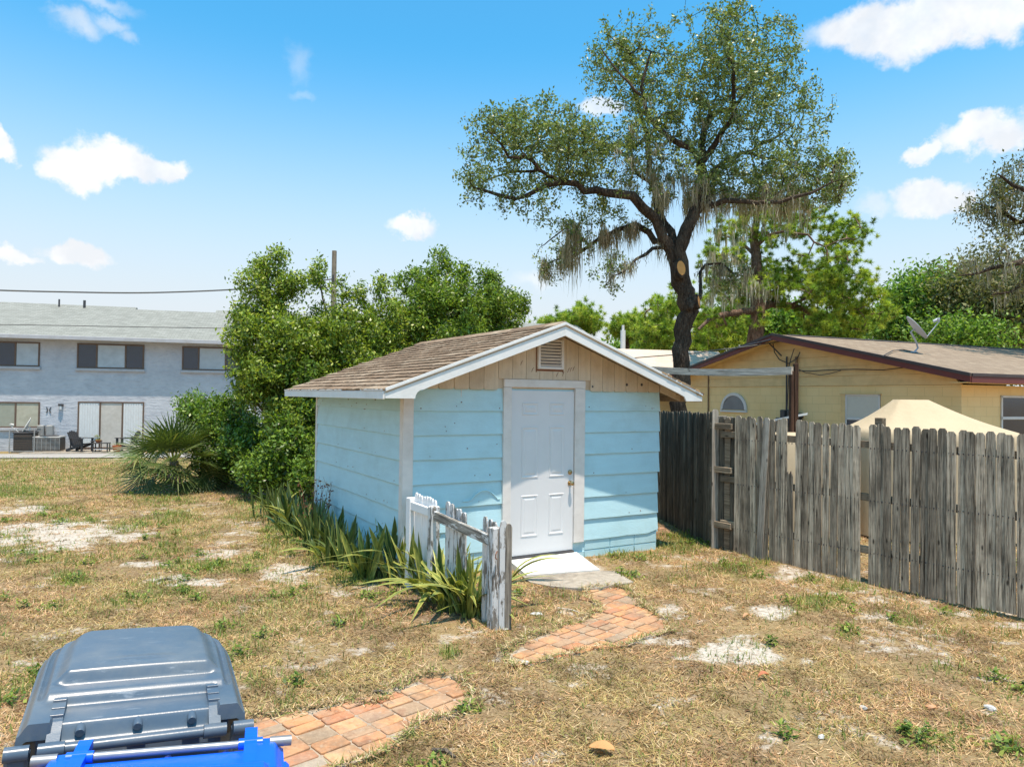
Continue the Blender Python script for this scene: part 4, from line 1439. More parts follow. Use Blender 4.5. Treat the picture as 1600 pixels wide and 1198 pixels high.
gwin(-40, 62, 532, 573, (25,), (pane_dark, pane_pale))
gwin(121, 225, 536, 577, (152, 197), (pane_dark, pane_pale, pane_dark))
gwin(285, 388, 541, 580, (311, 353), (pane_dark, pane_pale, pane_dark))
gwin(450, 552, 545, 584, (477, 523), (pane_dark, pane_pale, pane_dark))
w_, x0, x1, z0, z1 = gwin(-40, 62, 627, 668, (25,), (paint('shade_tan', (0.30, 0.31, 0.25), .5), tan_blind))
gwin(305, 400, 628, 668, (352,), (pane_pale, blind_white))
w_, x0, x1, z0, z1 = gwin(122, 224, 627, 700, (157, 192), (blind_white, paint('screen_tan', (0.50, 0.47, 0.42), .7), blind_white), False)
for (a, b_) in ((x0 + .1, gbl(157, 627)[0] - .05), (gbl(192, 627)[0] + .05, x1 - .1)):
    k = 0
    x = a
    while x < b_ - .04:
        MB().box(x, x + .075, -.034, -.0215, z0 + .07, z1 - .08, .002).build('blind_slat', blind_white, w_)
        x += .105
# lamp and wall ornament
p = gbl(96, 632)
MB().box(p[0] - .09, p[0] + .09, -.16, -.001, p[1] - .06, p[1] + .04, .01).build('lamp_hood', dark_metal, gb)
MB().lathe([(.05, 0), (.06, .14), (.03, .18)], 8, Matrix.Translation((p[0], -.10, p[1] - .22))).build('lamp_glass', blind_white, gb)
for dx in (-.05, .06):
    p = gbl(76, 640)
    MB().tube([(p[0] + dx * 1.6, -.02, p[1] + .12), (p[0] + dx * .6, -.03, p[1]), (p[0] + dx * 1.5, -.02, p[1] - .14)], .018, 5).build('wall_ornament', dark_metal, gb)


def gw(px, py, out):                           # world point in front of that wall, at ground height there
    x, z = gbl(px, py)
    q = GB0 + GBD * x + GN * out
    return Vector((q.x, q.y, gh(q.x, q.y)))


# driveway
dv = MB()
a_, b_ = GB0 + GBD * (XL - 30) + GN * 2.1, GB0 + GBD * (XR + 4) + GN * 2.1
cs = [a_, b_, b_ + GN * 2.6, a_ + GN * 2.6]
n = 80
vs, fs = [], []
for i in range(n + 1):
    for k in range(2):
        q = a_.lerp(b_, i / n) + GN * 2.6 * k
        vs.append((q.x, q.y, gh(q.x, q.y) + .035))
for i in range(n):
    fs.append((i * 2, i * 2 + 1, i * 2 + 3, i * 2 + 2))
o = dv.add(vs, fs).build('driveway', asphalt)
tag(o, kind='structure')
px0 = gw(140, 700, 0.9)
m = MB().box(-2.2, 2.4, -.8, .85, -.12, .05, .01)
tag(m.build('patio', concrete, loc=(px0.x, px0.y, px0.z), rot=(0, 0, GA)), kind='structure')

# air conditioners
acm, N = new_mat('ac_grille')
tc = N.n('ShaderNodeTexCoord').outputs['Object']
N.out(N.n('ShaderNodeBsdfPrincipled', {'Base Color': N.mix(N.noise(tc, 14, 4, .6), (.035, .025, .02), (.10, .075, .055)), 'Roughness': .6}).outputs[0])
pale_metal = paint('pale_metal', (0.34, 0.34, 0.33), 0.5, 0.1, (0.2, 0.15, 0.1), 0.3, 0.05, metal=.3)


def ac_unit(px, py, w, d, h, label, cage):
    q = gw(px, py, .75)
    o = empty('air_conditioner', (q.x, q.y, q.z + .02), GA)
    tag(o, label, 'air conditioner')
    MB().box(-w / 2 - .05, w / 2 + .05, -d / 2 - .05, d / 2 + .05, -.1, .06, .01).build('pad', concrete, o)
    MB().box(-w / 2, w / 2, -d / 2, d / 2, .061, h - .05, .03).build('coil', acm, o)
    MB().box(-w / 2 - .02, w / 2 + .02, -d / 2 - .02, d / 2 + .02, h - .05, h + .02, .02).build('top_cover', pale_metal if not cage else dark_metal, o)
    MB().lathe([(w * .36, 0), (w * .36, .03), (w * .1, .05)], 14, Matrix.Translation((0, 0, h + .021))).build('fan_guard', dark_metal, o)
    for i in range(9 if not cage else 0):
        z = .12 + i * (h - .22) / 8
        MB().box(-w / 2 - .012, w / 2 + .012, -d / 2 - .012, -d / 2 - .001, z, z + .018).build('grille_bar', pale_metal, o)
    for i in range(7 if not cage else 0):
        x = -w / 2 + i * w / 6
        MB().box(x - .008, x + .008, -d / 2 - .02, -d / 2 - .013, .1, h - .06).build('grille_bar', pale_metal, o)
    if cage:
        for sx in (-1, 1):
            for sy in (-1, 1):
                MB().box(sx * (w / 2 + .1) - .02, sx * (w / 2 + .1) + .02, sy * (d / 2 + .1) - .02, sy * (d / 2 + .1) + .02, 0, h + .15, .004).build('cage_post', pale_metal, o)
        for z in (.05, h + .13):
            for sy in (-1, 1):
                MB().box(-w / 2 - .08, w / 2 + .08, sy * (d / 2 + .1) - .015, sy * (d / 2 + .1) + .015, z, z + .03).build('cage_bar', pale_metal, o)
        for i in range(8):
            z = .14 + i * h / 8.4
            MB().box(-w / 2 - .08, w / 2 + .08, -d / 2 - .105, -d / 2 - .095, z, z + .008).build('cage_bar', dark_metal, o)
    return o


ac_unit(50, 700, .72, .7, .85, 'dark air conditioner inside a metal cage below the ground floor window', True)
ac_unit(86, 700, 1.02, .8, .66, 'wide brown air conditioner with wire grille and rounded grey top', False)
# two meter boxes behind
q = gw(73, 690, .2)
o = empty('meter_box', (q.x, q.y, q.z), GA)
tag(o, 'pair of small grey meter boxes on the wall behind the air conditioners', 'meter box')
for dx in (-.17, .17):
    MB().box(dx - .13, dx + .13, -.1, .15, .55, 1.15, .02).build('box', pale_metal, o)
    MB().tube([(dx, 0, 0), (dx, 0, .56)], .03, 8).build('conduit', dark_metal, o)

dishm = paint('dish_grey', (0.42, 0.45, 0.49), 0.45, 0.04, (0.3, 0.3, 0.3), 0.2, 0.03)
dishw = paint('dish_white', (0.66, 0.65, 0.62), 0.5, 0.04, (0.4, 0.38, 0.34), 0.3, 0.03)


def dish(loc, face, rad, mast, label, mat, foot_dir=(0, 0, 1), arm=.75, elong=1.12):
    """satellite dish: reflector centred at loc, looking along face"""
    o = empty('satellite_dish', mast[0])
    tag(o, label, 'satellite dish')
    base = Vector(mast[0])
    f = Vector(face).normalized()
    rgt = f.cross(Vector((0, 0, 1))).normalized()
    up = rgt.cross(f)
    c0 = Vector(loc) - base
    m = MB()
    ringn, rows = 28, 6
    for side in (0, 1):
        for i in range(rows + 1):
            r_ = rad * i / rows
            for k in range(ringn):
                a = 2 * math.pi * k / ringn
                p = c0 + rgt * (r_ * math.cos(a)) + up * (r_ * elong * math.sin(a)) - f * (rad * .22 * (1 - (r_ / rad) ** 2) + side * .012)
                m.v.append(tuple(p))
    for side in (0, 1):
        b0 = side * (rows + 1) * ringn
        for i in range(rows):
            for k in range(ringn):
                q_ = (b0 + i * ringn + k, b0 + i * ringn + (k + 1) % ringn, b0 + (i + 1) * ringn + (k + 1) % ringn, b0 + (i + 1) * ringn + k)
                m.f.append(q_ if side == 0 else q_[::-1])
    b1 = (rows + 1) * ringn
    for k in range(ringn):
        a, b_ = rows * ringn + k, rows * ringn + (k + 1) % ringn
        m.f.append((a, b_, b1 + b_, b1 + a))
    m.build('reflector', mat, o, True, recalc=False)
    back = c0 - f * (rad * .22 + .03)
    pts = [Vector(p) - base for p in mast] + [back - f * .08, back]
    MB().tube(pts, .022, 8).build('mast', mat, o, True)
    MB().lathe([(.09, 0), (.09, .015), (.05, .03)], 12).build('foot', mat, o)
    low = c0 - up * rad * elong * .95
    tipp = low + f * arm * rad * 1.9 + up * rad * .45
    MB().tube([back, low - f * .03, low + (tipp - low) * .5, tipp], [.016, .018, .016, .014], 6).build('feed_arm', mat, o, True)
    MB().tube([tipp - f * .02 + up * .01, tipp + up * .05 - f * .03, tipp + up * .07 - f * .12], [.035, .04, .035], 10).build('receiver', mat, o, True)
    MB().tube([tipp + rgt * .06 + up * .05, tipp - rgt * .06 + up * .05], .03, 8).build('receiver', mat, o, True)
    return o


q = gw(37, 700, .55)
c_ = ray_plane(40, 665, GB0 + GN * .75, GN)
dish(c_, (-.75, -.5, .45), .36, [Vector((c_.x + .15, c_.y, q.z)), Vector((c_.x + .15, c_.y, c_.z - .4))], 'white satellite dish tilted beside the ground floor window', dishw)

# adirondack chairs
chm = paint('chair_black', (0.03, 0.03, 0.033), 0.5, 0.1, (0.08, 0.07, 0.06), 0.2, 0.05)


def adirondack(px, py, out, rz, label):
    q = gw(px, py, out)
    o = empty('adirondack_chair', (q.x, q.y, q.z + .055), GA + rz)
    tag(o, label, 'chair', 'black garden chairs on the patio')
    # front faces -y
    for i in range(5):
        y0 = -.28 + i * .105
        z = .36 - i * .028
        MB().box(-.26, .26, y0, y0 + .092, z - .02, z, .004).build('seat_slat', chm, o)
    for i in range(5):
        x = -.22 + i * .11
        hgt = .66 + .07 * math.cos((i - 2) * .75)
        Mt = Matrix.Translation((x, .24, .22)) @ Matrix.Rotation(R(-24), 4, 'X')
        m = MB().prism([(-.048, 0), (.048, 0), (.05, hgt - .03), (.02, hgt), (-.02, hgt), (-.05, hgt - .03)], (-.01, .01), Mt)
        m.build('back_slat', chm, o)
    for sx in (-1, 1):
        MB().box(sx * .31 - .06, sx * .31 + .06, -.36, .34, .56, .585, .008).build('armrest', chm, o)
        MB().box(sx * .29 - .018, sx * .29 + .018, -.32, -.22, 0, .559, .005).build('leg', chm, o)
        MB().prism([(-.33, .30), (-.33, .38), (.55, .10), (.55, .0), (.46, .0)], (-.015, .015), Matrix.Translation((sx * .262, 0, 0)) @ Matrix.Rotation(R(90), 4, 'Z')).build('side_rail', chm, o)
        MB().box(sx * .25 - .015, sx * .25 + .015, .30, .36, .1, .60, .004).build('back_post', chm, o)
    MB().box(-.26, .26, .36, .385, .42, .48, .004).build('back_brace', chm, o)
    return o


adirondack(139, 700, 1.1, R(62), 'black slatted garden chair left of the sliding door, facing the low table')
adirondack(206, 700, 1.1, R(-58), 'black slatted garden chair right of the low table, half behind the palm')
terra = paint('terracotta', (0.42, 0.13, 0.05), 0.7, 0.15, (0.2, 0.08, 0.04), 0.4, 0.1)
q = gw(171, 700, 1.35)
tb = empty('patio_table', (q.x, q.y, q.z + .055), GA)
tag(tb, 'low black patio table between the two garden chairs', 'table')
MB().box(-.32, .32, -.25, .25, .36, .385, .006).build('table_top', chm, tb)
for sx in (-1, 1):
    for sy in (-1, 1):
        MB().box(sx * .28 - .02, sx * .28 + .02, sy * .21 - .02, sy * .21 + .02, 0, .359).build('leg', chm, tb)
MB().box(-.26, .26, -.2, .2, .10, .12, .004).build('shelf', blind_white, tb)


def plant_pot(loc, r_, h, mat, label, col=(.16, .2, .06), n=40, lab='plant_pot'):
    o = empty(lab, loc)
    tag(o, label, 'plant pot')
    MB().lathe([(r_ * .7, 0), (r_, h * .8), (r_ * 1.08, h * .82), (r_ * 1.08, h), (r_ * .9, h), (r_ * .88, h * .85)], 14).build('pot', mat, o, True)
    P = np.array([0, 0, h]) + rng.normal(0, 1, (n, 3)) * np.array([r_ * .8, r_ * .8, r_ * .6]) * .6
    P[:, 2] = np.abs(P[:, 2] - h) + h * .9
    me = leafcloud('leaves', P, .09, .4, [col, tuple(a * 1.5 for a in col), (.35, .2, .1)], leaf_green)
    link('leaves', me, o)
    return o


def leafcloud(name, P, L, ratio, cols, mat, upb=.35, jit=.3, size_var=.35, wp=None, droop=.15, cup=.12):
    """one diamond leaf at each point"""
    n = len(P)
    a = rng.normal(0, 1, (n, 3))
    a /= np.linalg.norm(a, axis=1)[:, None]
    up = rng.normal(0, 1, (n, 3)) * (1 - upb) + np.array([0, 0, 1]) * upb * 2.2
    s = np.cross(a, up)
    s /= np.linalg.norm(s, axis=1)[:, None] + 1e-9
    nrm = np.cross(s, a)
    nrm *= np.sign(nrm[:, 2:3] + 1e-6)
    Ls = (L * (1 + rng.uniform(-size_var, size_var, n)))[:, None]
    W_ = Ls * ratio
    c0 = P - a * Ls * .5
    mid = P + nrm * Ls * cup
    V = np.stack([c0, mid - nrm * Ls * cup * 2 + s * W_ * .5, P + a * Ls * .5 - nrm * Ls * droop, mid - nrm * Ls * cup * 2 - s * W_ * .5], 1).reshape(-1, 3)
    F = np.arange(n * 4).reshape(n, 4)
    return np_mesh(name, V, F, mat, np.repeat(palette(cols, n, jit), 4, 0))


q = gw(157, 700, 1.2)
s1 = tag(MB().box(-.2, .2, -.2, .2, .42, .45, .005).box(-.17, -.14, -.17, -.14, 0, .42).box(.14, .17, -.17, -.14, 0, .42).box(-.17, -.14, .14, .17, 0, .42)
         .box(.14, .17, .14, .17, 0, .42).build('side_table', chm, loc=(q.x, q.y + .25, q.z + .055), rot=(0, 0, GA)), 'small black side table under a potted plant by the left garden chair', 'table')
plant_pot((q.x, q.y + .25, q.z + .506), .12, .16, blind_white, 'white potted plant on the small table by the sliding door')
q = gw(169, 700, 1.35)
plant_pot((q.x - .08, q.y, q.z + .442), .11, .12, terra, 'little brown flower pot on the low patio table')
q = gw(197, 700, 1.45)
plant_pot((q.x, q.y - .1, q.z + .056), .17, .28, terra, 'orange clay pot on the ground under the right garden chair', n=10)

# ================================================================== YELLOW HOUSE
RH = Vector((0.911, 0.413, 0)).normalized()
LH = Vector((-RH.y, RH.x, 0))
HC = Vector((9.10, 14.575, 0))
HA = math.atan2(RH.y, RH.x)
house = empty('yellow_house', HC, HA)
tag(house, 'yellow block house with low gable, maroon fascia and tan shingle roof', 'house')
HI = (Matrix.Translation(HC) @ Matrix.Rotation(HA, 4, 'Z')).inverted()
ywall, N = new_mat('yellow_block')
tc = N.n('ShaderNodeTexCoord').outputs['Object']
g1 = N.n('ShaderNodeVectorMath', {0: tc, 1: (1, 1, 1)}, operation='MULTIPLY').outputs[0]
sp = N.n('ShaderNodeSeparateXYZ', {'Vector': tc})
uv = N.n('ShaderNodeCombineXYZ', {'X': N.math('ADD', sp.outputs[0], sp.outputs[1]), 'Y': sp.outputs[2]}).outputs[0]
brf = N.n('ShaderNodeTexBrick', {'Vector': uv, 'Color1': (1, 1, 1, 1), 'Color2': (.96, .96, .96, 1), 'Mortar': (.84, .84, .84, 1), 'Scale': 1.0, 'Mortar Size': 0.008,
                                 'Mortar Smooth': .4, 'Brick Width': 0.4, 'Row Height': 0.2}).outputs['Color']
n1 = N.noise(tc, 1.2, 5, 0.6)
n2 = N.noise(tc, 28, 4, 0.6)
c = N.mix(N.ramp(n1, [(0.3, 0.0), (0.7, 1.0)]), (.80, .575, .265), (.86, .65, .33))
c = N.mix(1.0, c, brf, 'MULTIPLY')
bp = N.n('ShaderNodeBump', {'Strength': 0.4, 'Distance': 0.012, 'Height': N.math('ADD', N.math('MULTIPLY', n2, .5), brf)}).outputs[0]
N.out(N.n('ShaderNodeBsdfPrincipled', {'Base Color': c, 'Roughness': 0.85, 'Normal': bp, 'Specular IOR Level': 0.2}).outputs[0])
ysid = paint('yellow_siding', (0.72, 0.52, 0.25), 0.75, 0.08, (0.35, 0.24, 0.11), 0.35, 0.25, (2, 2, 14))
maroon = paint('maroon_trim', (0.15, 0.035, 0.03), 0.55, 0.1, (0.1, 0.05, 0.04), 0.3, 0.1)
dbrown = paint('roof_edge', (0.06, 0.045, 0.045), 0.6, 0.1, (0.15, 0.12, 0.1), 0.3, 0.1)
troof, N = new_mat('tan_shingle')
tc = N.n('ShaderNodeTexCoord').outputs['Object']
br = N.n('ShaderNodeTexBrick', {'Vector': tc, 'Color1': (.235, .18, .13, 1), 'Color2': (.31, .245, .18, 1), 'Mortar': (.15, .11, .08, 1), 'Scale': 1.0,
                                'Mortar Size': 0.007, 'Brick Width': 0.3, 'Row Height': 0.14}).outputs['Color']
c = N.mix(N.math('MULTIPLY', N.ramp(N.noise(tc, 3.5, 6, 0.7), [(.42, 0), (.68, 1)]), 0.55), br, (.18, .135, .10))
bp = N.n('ShaderNodeBump', {'Strength': 0.5, 'Distance': 0.012, 'Height': N.noise(tc, 18, 5, .7)}).outputs[0]
N.out(N.n('ShaderNodeBsdfPrincipled', {'Base Color': c, 'Roughness': 0.95, 'Normal': bp, 'Specular IOR Level': 0.1}).outputs[0])


def hgab(px, py):                              # image point on the gable wall -> (y, z)
    p = HI @ ray_plane(px, py, HC, RH)
    return p.y, p.z


def hside(px, py):                             # on the long wall -> (x, z)
    p = HI @ ray_plane(px, py, HC, LH)
    return p.x, p.z


GWD, OV, OE = 9.5, .40, .45
HR, HL = 3.79, 16.0
HMID = GWD / 2
hs = (HR - 2.63) / (HMID + OE)
ZJ = hgab(1240, 583)[1]


def htop(y):
    return HR - abs(y - HMID) * hs


# block walls and gable of wide lap boards
body = MB()
body.box(0, HL, 0, GWD, -.2, 2.44, 0)
body.build('wall', ywall, house)
k = 0
z = 2.445
while z < HR - .1:
    z2 = min(z + .235, HR - .08)
    ya = HMID - (HR - .10 - z) / hs
    yb = HMID - (HR - .10 - z2) / hs
    ya, yb = max(0, ya), max(0, yb)
    m = MB()
    t0, t1 = -.022, -.006
    vs = [(t0, ya, z), (t0, GWD - ya, z), (t1, GWD - yb, z2), (t1, yb, z2), (.05, ya, z), (.05, GWD - ya, z), (.05, GWD - yb, z2), (.05, yb, z2)]
    m.add(vs, [(0, 1, 2, 3), (7, 6, 5, 4), (0, 4, 5, 1), (1, 5, 6, 2), (2, 6, 7, 3), (3, 7, 4, 0)])
    m.build('gable_board', ysid, house)
    z += .238
# roof slabs, long axis local x
rf_ = empty('roof', (0, 0, 0), 0, house)
for sg in (0, 1):
    ye = -OE if sg == 0 else GWD + OE
    ze = htop(ye)
    xa, xb = -OV, HL + OV
    vs = [(xa, ye, ze), (xb, ye, ze), (xb, HMID, HR), (xa, HMID, HR), (xa, ye, ze - .03), (xb, ye, ze - .03), (xb, HMID, HR - .03), (xa, HMID, HR - .03)]
    MB().add(vs, [(0, 1, 2, 3), (7, 6, 5, 4), (0, 4, 5, 1), (1, 5, 6, 2), (3, 2, 6, 7), (0, 3, 7, 4)]).build('roof_slope', troof, rf_)
    # fascia: dark edge over maroon board over yellow soffit
    for (d0, d1, x0_, x1_, mt, nm) in ((-.032, .035, -OV - .03, -OV + .02, dbrown, 'roof_edge'), (.036, .150, -OV - .012, -OV + .012, maroon, 'barge_board'),
                                      (.100, .118, -OV + .013, -.023, ysid, 'soffit')):
        pr = [(ye, ze - d0), (HMID, HR - d0), (HMID, HR - d1), (ye, ze - d1)]
        vs = [(x0_, a, b_) for a, b_ in pr] + [(x1_, a, b_) for a, b_ in pr]
        MB().add(vs, [(0, 1, 2, 3), (7, 6, 5, 4)] + [(i, i + 4, (i + 1) % 4 + 4, (i + 1) % 4) for i in range(4)]).build(nm, mt, rf_)
    sgn = -1 if sg == 0 else 1
    MB().box(-OV + .02, HL + OV, min(ye, ye + sgn * .03), max(ye, ye + sgn * .03), ze - .035, ze + .03, .003).build('roof_edge', dbrown, rf_)
    MB().box(-OV + .013, HL + OV, min(ye, ye + sgn * .018), max(ye, ye + sgn * .018), ze - .16, ze - .036, .003).build('fascia', maroon, rf_)
    MB().box(-OV + .013, HL + OV, min(ye, 0 if sg == 0 else GWD), max(ye, 0 if sg == 0 else GWD), ze - .158, ze - .142).build('soffit', ysid, rf_)
MB().prism([(HMID - .12, HR - .01), (HMID, HR + .022), (HMID + .12, HR - .01)], (0, 1), Matrix(((0, HL + 2 * OV - .5, 0, -OV + .5), (1, 0, 0, 0), (0, 0, 1, 0), (0, 0, 0, 1)))).build('ridge_cap', dbrown, rf_)
# windows
white_frame = paint('white_frame', (0.62, 0.62, 0.60), 0.5, 0.04, (0.4, 0.38, 0.35), 0.2, 0.05)
pane_shade = paint('window_shade', (0.56, 0.55, 0.48), 0.35, 0.05, (0.4, 0.38, 0.3), 0.3, 0.02)
ya, z1 = hgab(1376, 616)
yb, _ = hgab(1322, 616)
wn = empty('window', (0, 0, 0), 0, house)
MB().box(-.006, .0, ya, yb, 1.18, z1 + .0).build('recess', dbrown, wn)
for (a, b_, c0, c1) in ((ya, ya + .04, 1.18, z1), (yb - .04, yb, 1.18, z1), (ya, yb, z1 - .04, z1), (ya, yb, 1.64, 1.69), (ya, yb, 1.18, 1.22)):
    MB().box(-.03, -.0065, a, b_, c0, c1, .003).build('frame', white_frame, wn)
MB().box(-.014, -.0065, ya + .04, yb - .04, 1.69, z1 - .04).build('pane', pane_shade, wn)
MB().box(-.014, -.0065, ya + .04, yb - .04, 1.22, 1.64).build('pane', pane_dark, wn)
MB().box(-.05, -.001, ya - .03, yb + .15, z1, z1 + .015).build('lintel', ysid, wn)
MB().box(-.035, -.001, yb + .003, yb + .12, 1.18, z1).build('reveal', ysid, wn)
# arched window
ya, _ = hgab(1168, 640)
yb, _ = hgab(1127, 640)
zt = hgab(1148, 613.5)[1]
zb = hgab(1148, 644)[1]
wn = empty('window', (0, 0, 0), 0, house)
rA = (yb - ya) / 2
cy = (ya + yb) / 2
n = 18
sy = (zt - zb - .06)
outer = [(cy + rA * math.cos(math.pi * i / n), zb + .06 + sy * math.sin(math.pi * i / n)) for i in range(n + 1)]
inner = [(cy + (rA - .09) * math.cos(math.pi * i / n), zb + .08 + (sy - .10) * math.sin(math.pi * i / n)) for i in range(n + 1)]
m = MB()
for (xx) in (-.04, -.004):
    m.v += [(xx, a, b_) for a, b_ in outer] + [(xx, a, b_) for a, b_ in inner]
K = 2 * (n + 1)
for i in range(n):
    m.f += [(i, i + 1, n + 2 + i, n + 1 + i), (i, K + i, K + i + 1, i + 1), (n + 1 + i, n + 2 + i, K + n + 2 + i, K + n + 1 + i)]
m.build('frame', white_frame, wn)
MB().add([(-.02, a, b_) for a, b_ in inner], [tuple(range(n + 1))]).build('pane', pane_dark if False else glass_dark('arch_glass', (.17, .18, .19), .2), wn)
MB().box(-.05, -.001, ya, yb, zb, zb + .055, .004).build('sill', white_frame, wn)
# side window
xa, z1 = hside(1563, 618)
xb, _ = hside(1640, 618)
wn = empty('window', (0, 0, 0), 0, house)
for (a, b_, c0, c1) in ((xa, xa + .045, 1.1, z1), (xb - .045, xb, 1.1, z1), (xa, xb, z1 - .04, z1), (xa, xb, hside(1580, 653)[1] - .03, hside(1580, 653)[1] + .03), ((xa + xb) / 2 - .03, (xa + xb) / 2 + .03, 1.1, z1)):
    MB().box(a, b_, -.03, -.003, c0, c1, .003).build('frame', white_frame, wn)
MB().box(xa + .02, xb - .02, -.012, -.002, 1.1, z1 - .02).build('pane', pane_dark, wn)
# downspout-like conduits and cables on the gable wall
cond = paint('conduit', (0.20, 0.13, 0.075), 0.6, 0.2, (0.08, 0.05, 0.03), 0.4, 0.05)
for (pxx, y0_, r_, mt) in ((1232, 560, .022, dark_metal), (1247, 556, .035, cond)):
    yy, zz = hgab(pxx, 556)
    MB().tube([(-.06, yy, 1.0), (-.06, yy, zz - .02)], r_, 8).build('conduit', mt, house, True)
yy, _ = hgab(1108, 600)
MB().tube([(-.03, yy, 0), (-.03, yy, 2.95)], .02, 6).build('conduit', cond, house)


def hcable(pts, r_=.010, off=-.09):
    P_ = []
    for (a, b_) in pts:
        y_, z_ = hgab(a, b_)
        P_.append((off, y_, z_))
    return MB().tube(P_, r_, 5).build('cable', dark_metal, house, True)


hcable([(1212, 537), (1214, 550), (1222, 562), (1236, 568), (1250, 560), (1254, 550)], .014)
hcable([(1250, 579), (1270, 580), (1300, 578), (1340, 577), (1385, 578), (1420, 574)], .012)
hcable([(1250, 576), (1262, 582), (1285, 586), (1300, 584), (1318, 579)], .009)
hcable([(1245, 545), (1240, 560), (1237, 572), (1236, 600), (1234, 640)], .012)
hcable([(1209, 535), (1219, 545), (1230, 556)], .02, -.2)
hcable([(1170, 545), (1190, 540), (1212, 535), (1225, 532)], .022, -.46)
q = empty('meter_panel', (0, 0, 0), 0, house)
for (xa_, xb_, ya_, yb_) in ((1222, 1254, 652, 690), (1229, 1236, 640, 653), (1240, 1247, 641, 653), (1248, 1256, 645, 653)):
    y0_, z1_ = hgab(xa_, ya_)
    y1_, z0_ = hgab(xb_, yb_)
    MB().box(-.24, -.002, y1_, y0_, max(.9, z0_), z1_, .015).build('meter_box', dark_metal, q)

# dish on the roof: where the sight line meets the slope
n_slope = (HI.inverted().to_3x3() @ Vector((0, -hs, 1))).normalized()
p_eave = HI.inverted() @ Vector((0, -OE, htop(-OE)))
fp = ray_plane(1428, 551, p_eave, n_slope)
cc = at(1433, 511, fp.y - .1)
dish(cc, (.72, -.26, .63), .31, [fp, fp + Vector((.10, 0, .12)), cc + Vector((-.02, 0.02, -.34))], 'grey satellite dish on the tan shingle roof', dishm, arm=.8)
q = [fp + Vector((0, 0, .02)), ray_plane(1410, 548, p_eave, n_slope) + Vector((0, 0, .03)), ray_plane(1395, 551, p_eave, n_slope) + Vector((0, 0, .05)),
     ray_plane(1379, 560, p_eave, n_slope) + Vector((0, 0, .05))]
tag(MB().tube(q, .012, 6).build('cable', dark_metal, smooth=True), 'black cable looping over the tan roof from the dish', 'cable')

# weathered beam and its dark post
bm_ = empty('timber_post', (0, 0, 0))
pp = at(1240, 640, 11.6)
bm_.location = (pp.x, pp.y, 0)
tag(bm_, 'dark brown timber post behind the fence holding up a weathered beam', 'post')
MB().box(-.06, -.008, -.05, .05, -.1, at(1237, 580, 11.6).z, .006).build('post_half', brown_post, bm_)
MB().box(.002, .062, -.045, .055, -.1, at(1243, 568, 11.6).z, .006).build('post_half', brown_post, bm_)
A_, B_ = at(1018, 577, 14.3), at(1238, 579, 11.55)
m = MB()
pts = []
L = (B_ - A_).length
mid_ = (A_ + B_) / 2 - Vector((0, 0, .03))
segs = 8
for i in range(segs + 1):
    t = i / segs
    c0 = A_.lerp(B_, t) - Vector((0, 0, .045 * math.sin(math.pi * t)))
    pts.append(c0)
dirx = (B_ - A_).normalized()
side = Vector((0, 0, 1)).cross(dirx).normalized()
wbm = Matrix((dirx, side, dirx.cross(side))).transposed().to_4x4()
wbm.translation = A_
wbi = wbm.inverted()
vs = []
for c0 in pts:
    for (a, b_) in ((-1, -1), (1, -1), (1, 1), (-1, 1)):
        vs.append(tuple(wbi @ (c0 + side * (.025 * a) + Vector((0, 0, .062 * b_)))))
fs = [(0, 1, 2, 3), tuple(segs * 4 + i for i in (3, 2, 1, 0))]
for i in range(segs):
    fs += [(i * 4 + k, i * 4 + (k + 1) % 4, i * 4 + 4 + (k + 1) % 4, i * 4 + 4 + k) for k in range(4)]
o = MB().add(vs, fs).build('weathered_beam', beam_wood)
o.matrix_world = wbm
sp_ = MB().box(-.05, .05, -.05, .05, -.1, A_.z - .066, .005).build('support_post', brown_post)
sp_.parent = o
sp_.matrix_parent_inverse = wbm.inverted()
sp_.location = (A_.x + dirx.x * .1, A_.y + dirx.y * .1, 0)
tag(o, 'long pale weathered timber beam resting on the dark post before the house', 'beam')
# low shed roof edge seen over the fence
A_, B_ = at(1178, 661, 12.6), at(1233, 650, 12.2)
lt = empty('lean_to', (A_.x, A_.y, 0))
tag(lt, 'low lean-to with pale roof edge between fence and arched window', 'lean-to')
d_ = (B_ - A_)
d_.z = 0
da = math.atan2(d_.y, d_.x)
ln = d_.length
m = MB().add([(0, 0, A_.z), (ln, 0, B_.z), (ln, .9, B_.z + .05), (0, .9, A_.z + .05), (0, 0, A_.z - .035), (ln, 0, B_.z - .035), (ln, .9, B_.z + .01), (0, .9, A_.z + .01)],
             [(0, 1, 2, 3), (7, 6, 5, 4), (0, 4, 5, 1), (1, 5, 6, 2), (2, 6, 7, 3), (3, 7, 4, 0)])
m.build('roof', white_frame, lt, rot=(0, 0, da))
MB().box(.02, ln - .01, .05, .85, 0, A_.z - .04).build('wall', mildew_wood, lt, rot=(0, 0, da))

# ================================================================== TARPAULIN-COVERED THING
tarp, N = new_mat('tarpaulin')
tc = N.n('ShaderNodeTexCoord').outputs['Object']
c = N.mix(N.noise(tc, 2.0, 4, .6), (.44, .34, .215), (.52, .415, .275))
c = N.mix(N.math('MULTIPLY', N.ramp(N.noise(tc, 3.2, 5, .7), [(.55, 0), (.7, 1)]), .3), c, (.40, .30, .20))
bp = N.n('ShaderNodeBump', {'Strength': 0.4, 'Distance': 0.05, 'Height': N.noise(N.n('ShaderNodeVectorMath', {0: tc, 1: (5, 5, 1.2)}, operation='MULTIPLY').outputs[0], 1.0, 4, .6)}).outputs[0]
N.out(N.n('ShaderNodeBsdfPrincipled', {'Base Color': c, 'Roughness': 0.75, 'Normal': bp, 'Specular IOR Level': 0.25}).outputs[0])
TY = 10.6
tl, tr_ = at(1398, 624, TY + .9), at(1448, 624, TY + .9)
el_, er_ = at(1340, 672, TY + .7), at(1575, 676, TY + .8)
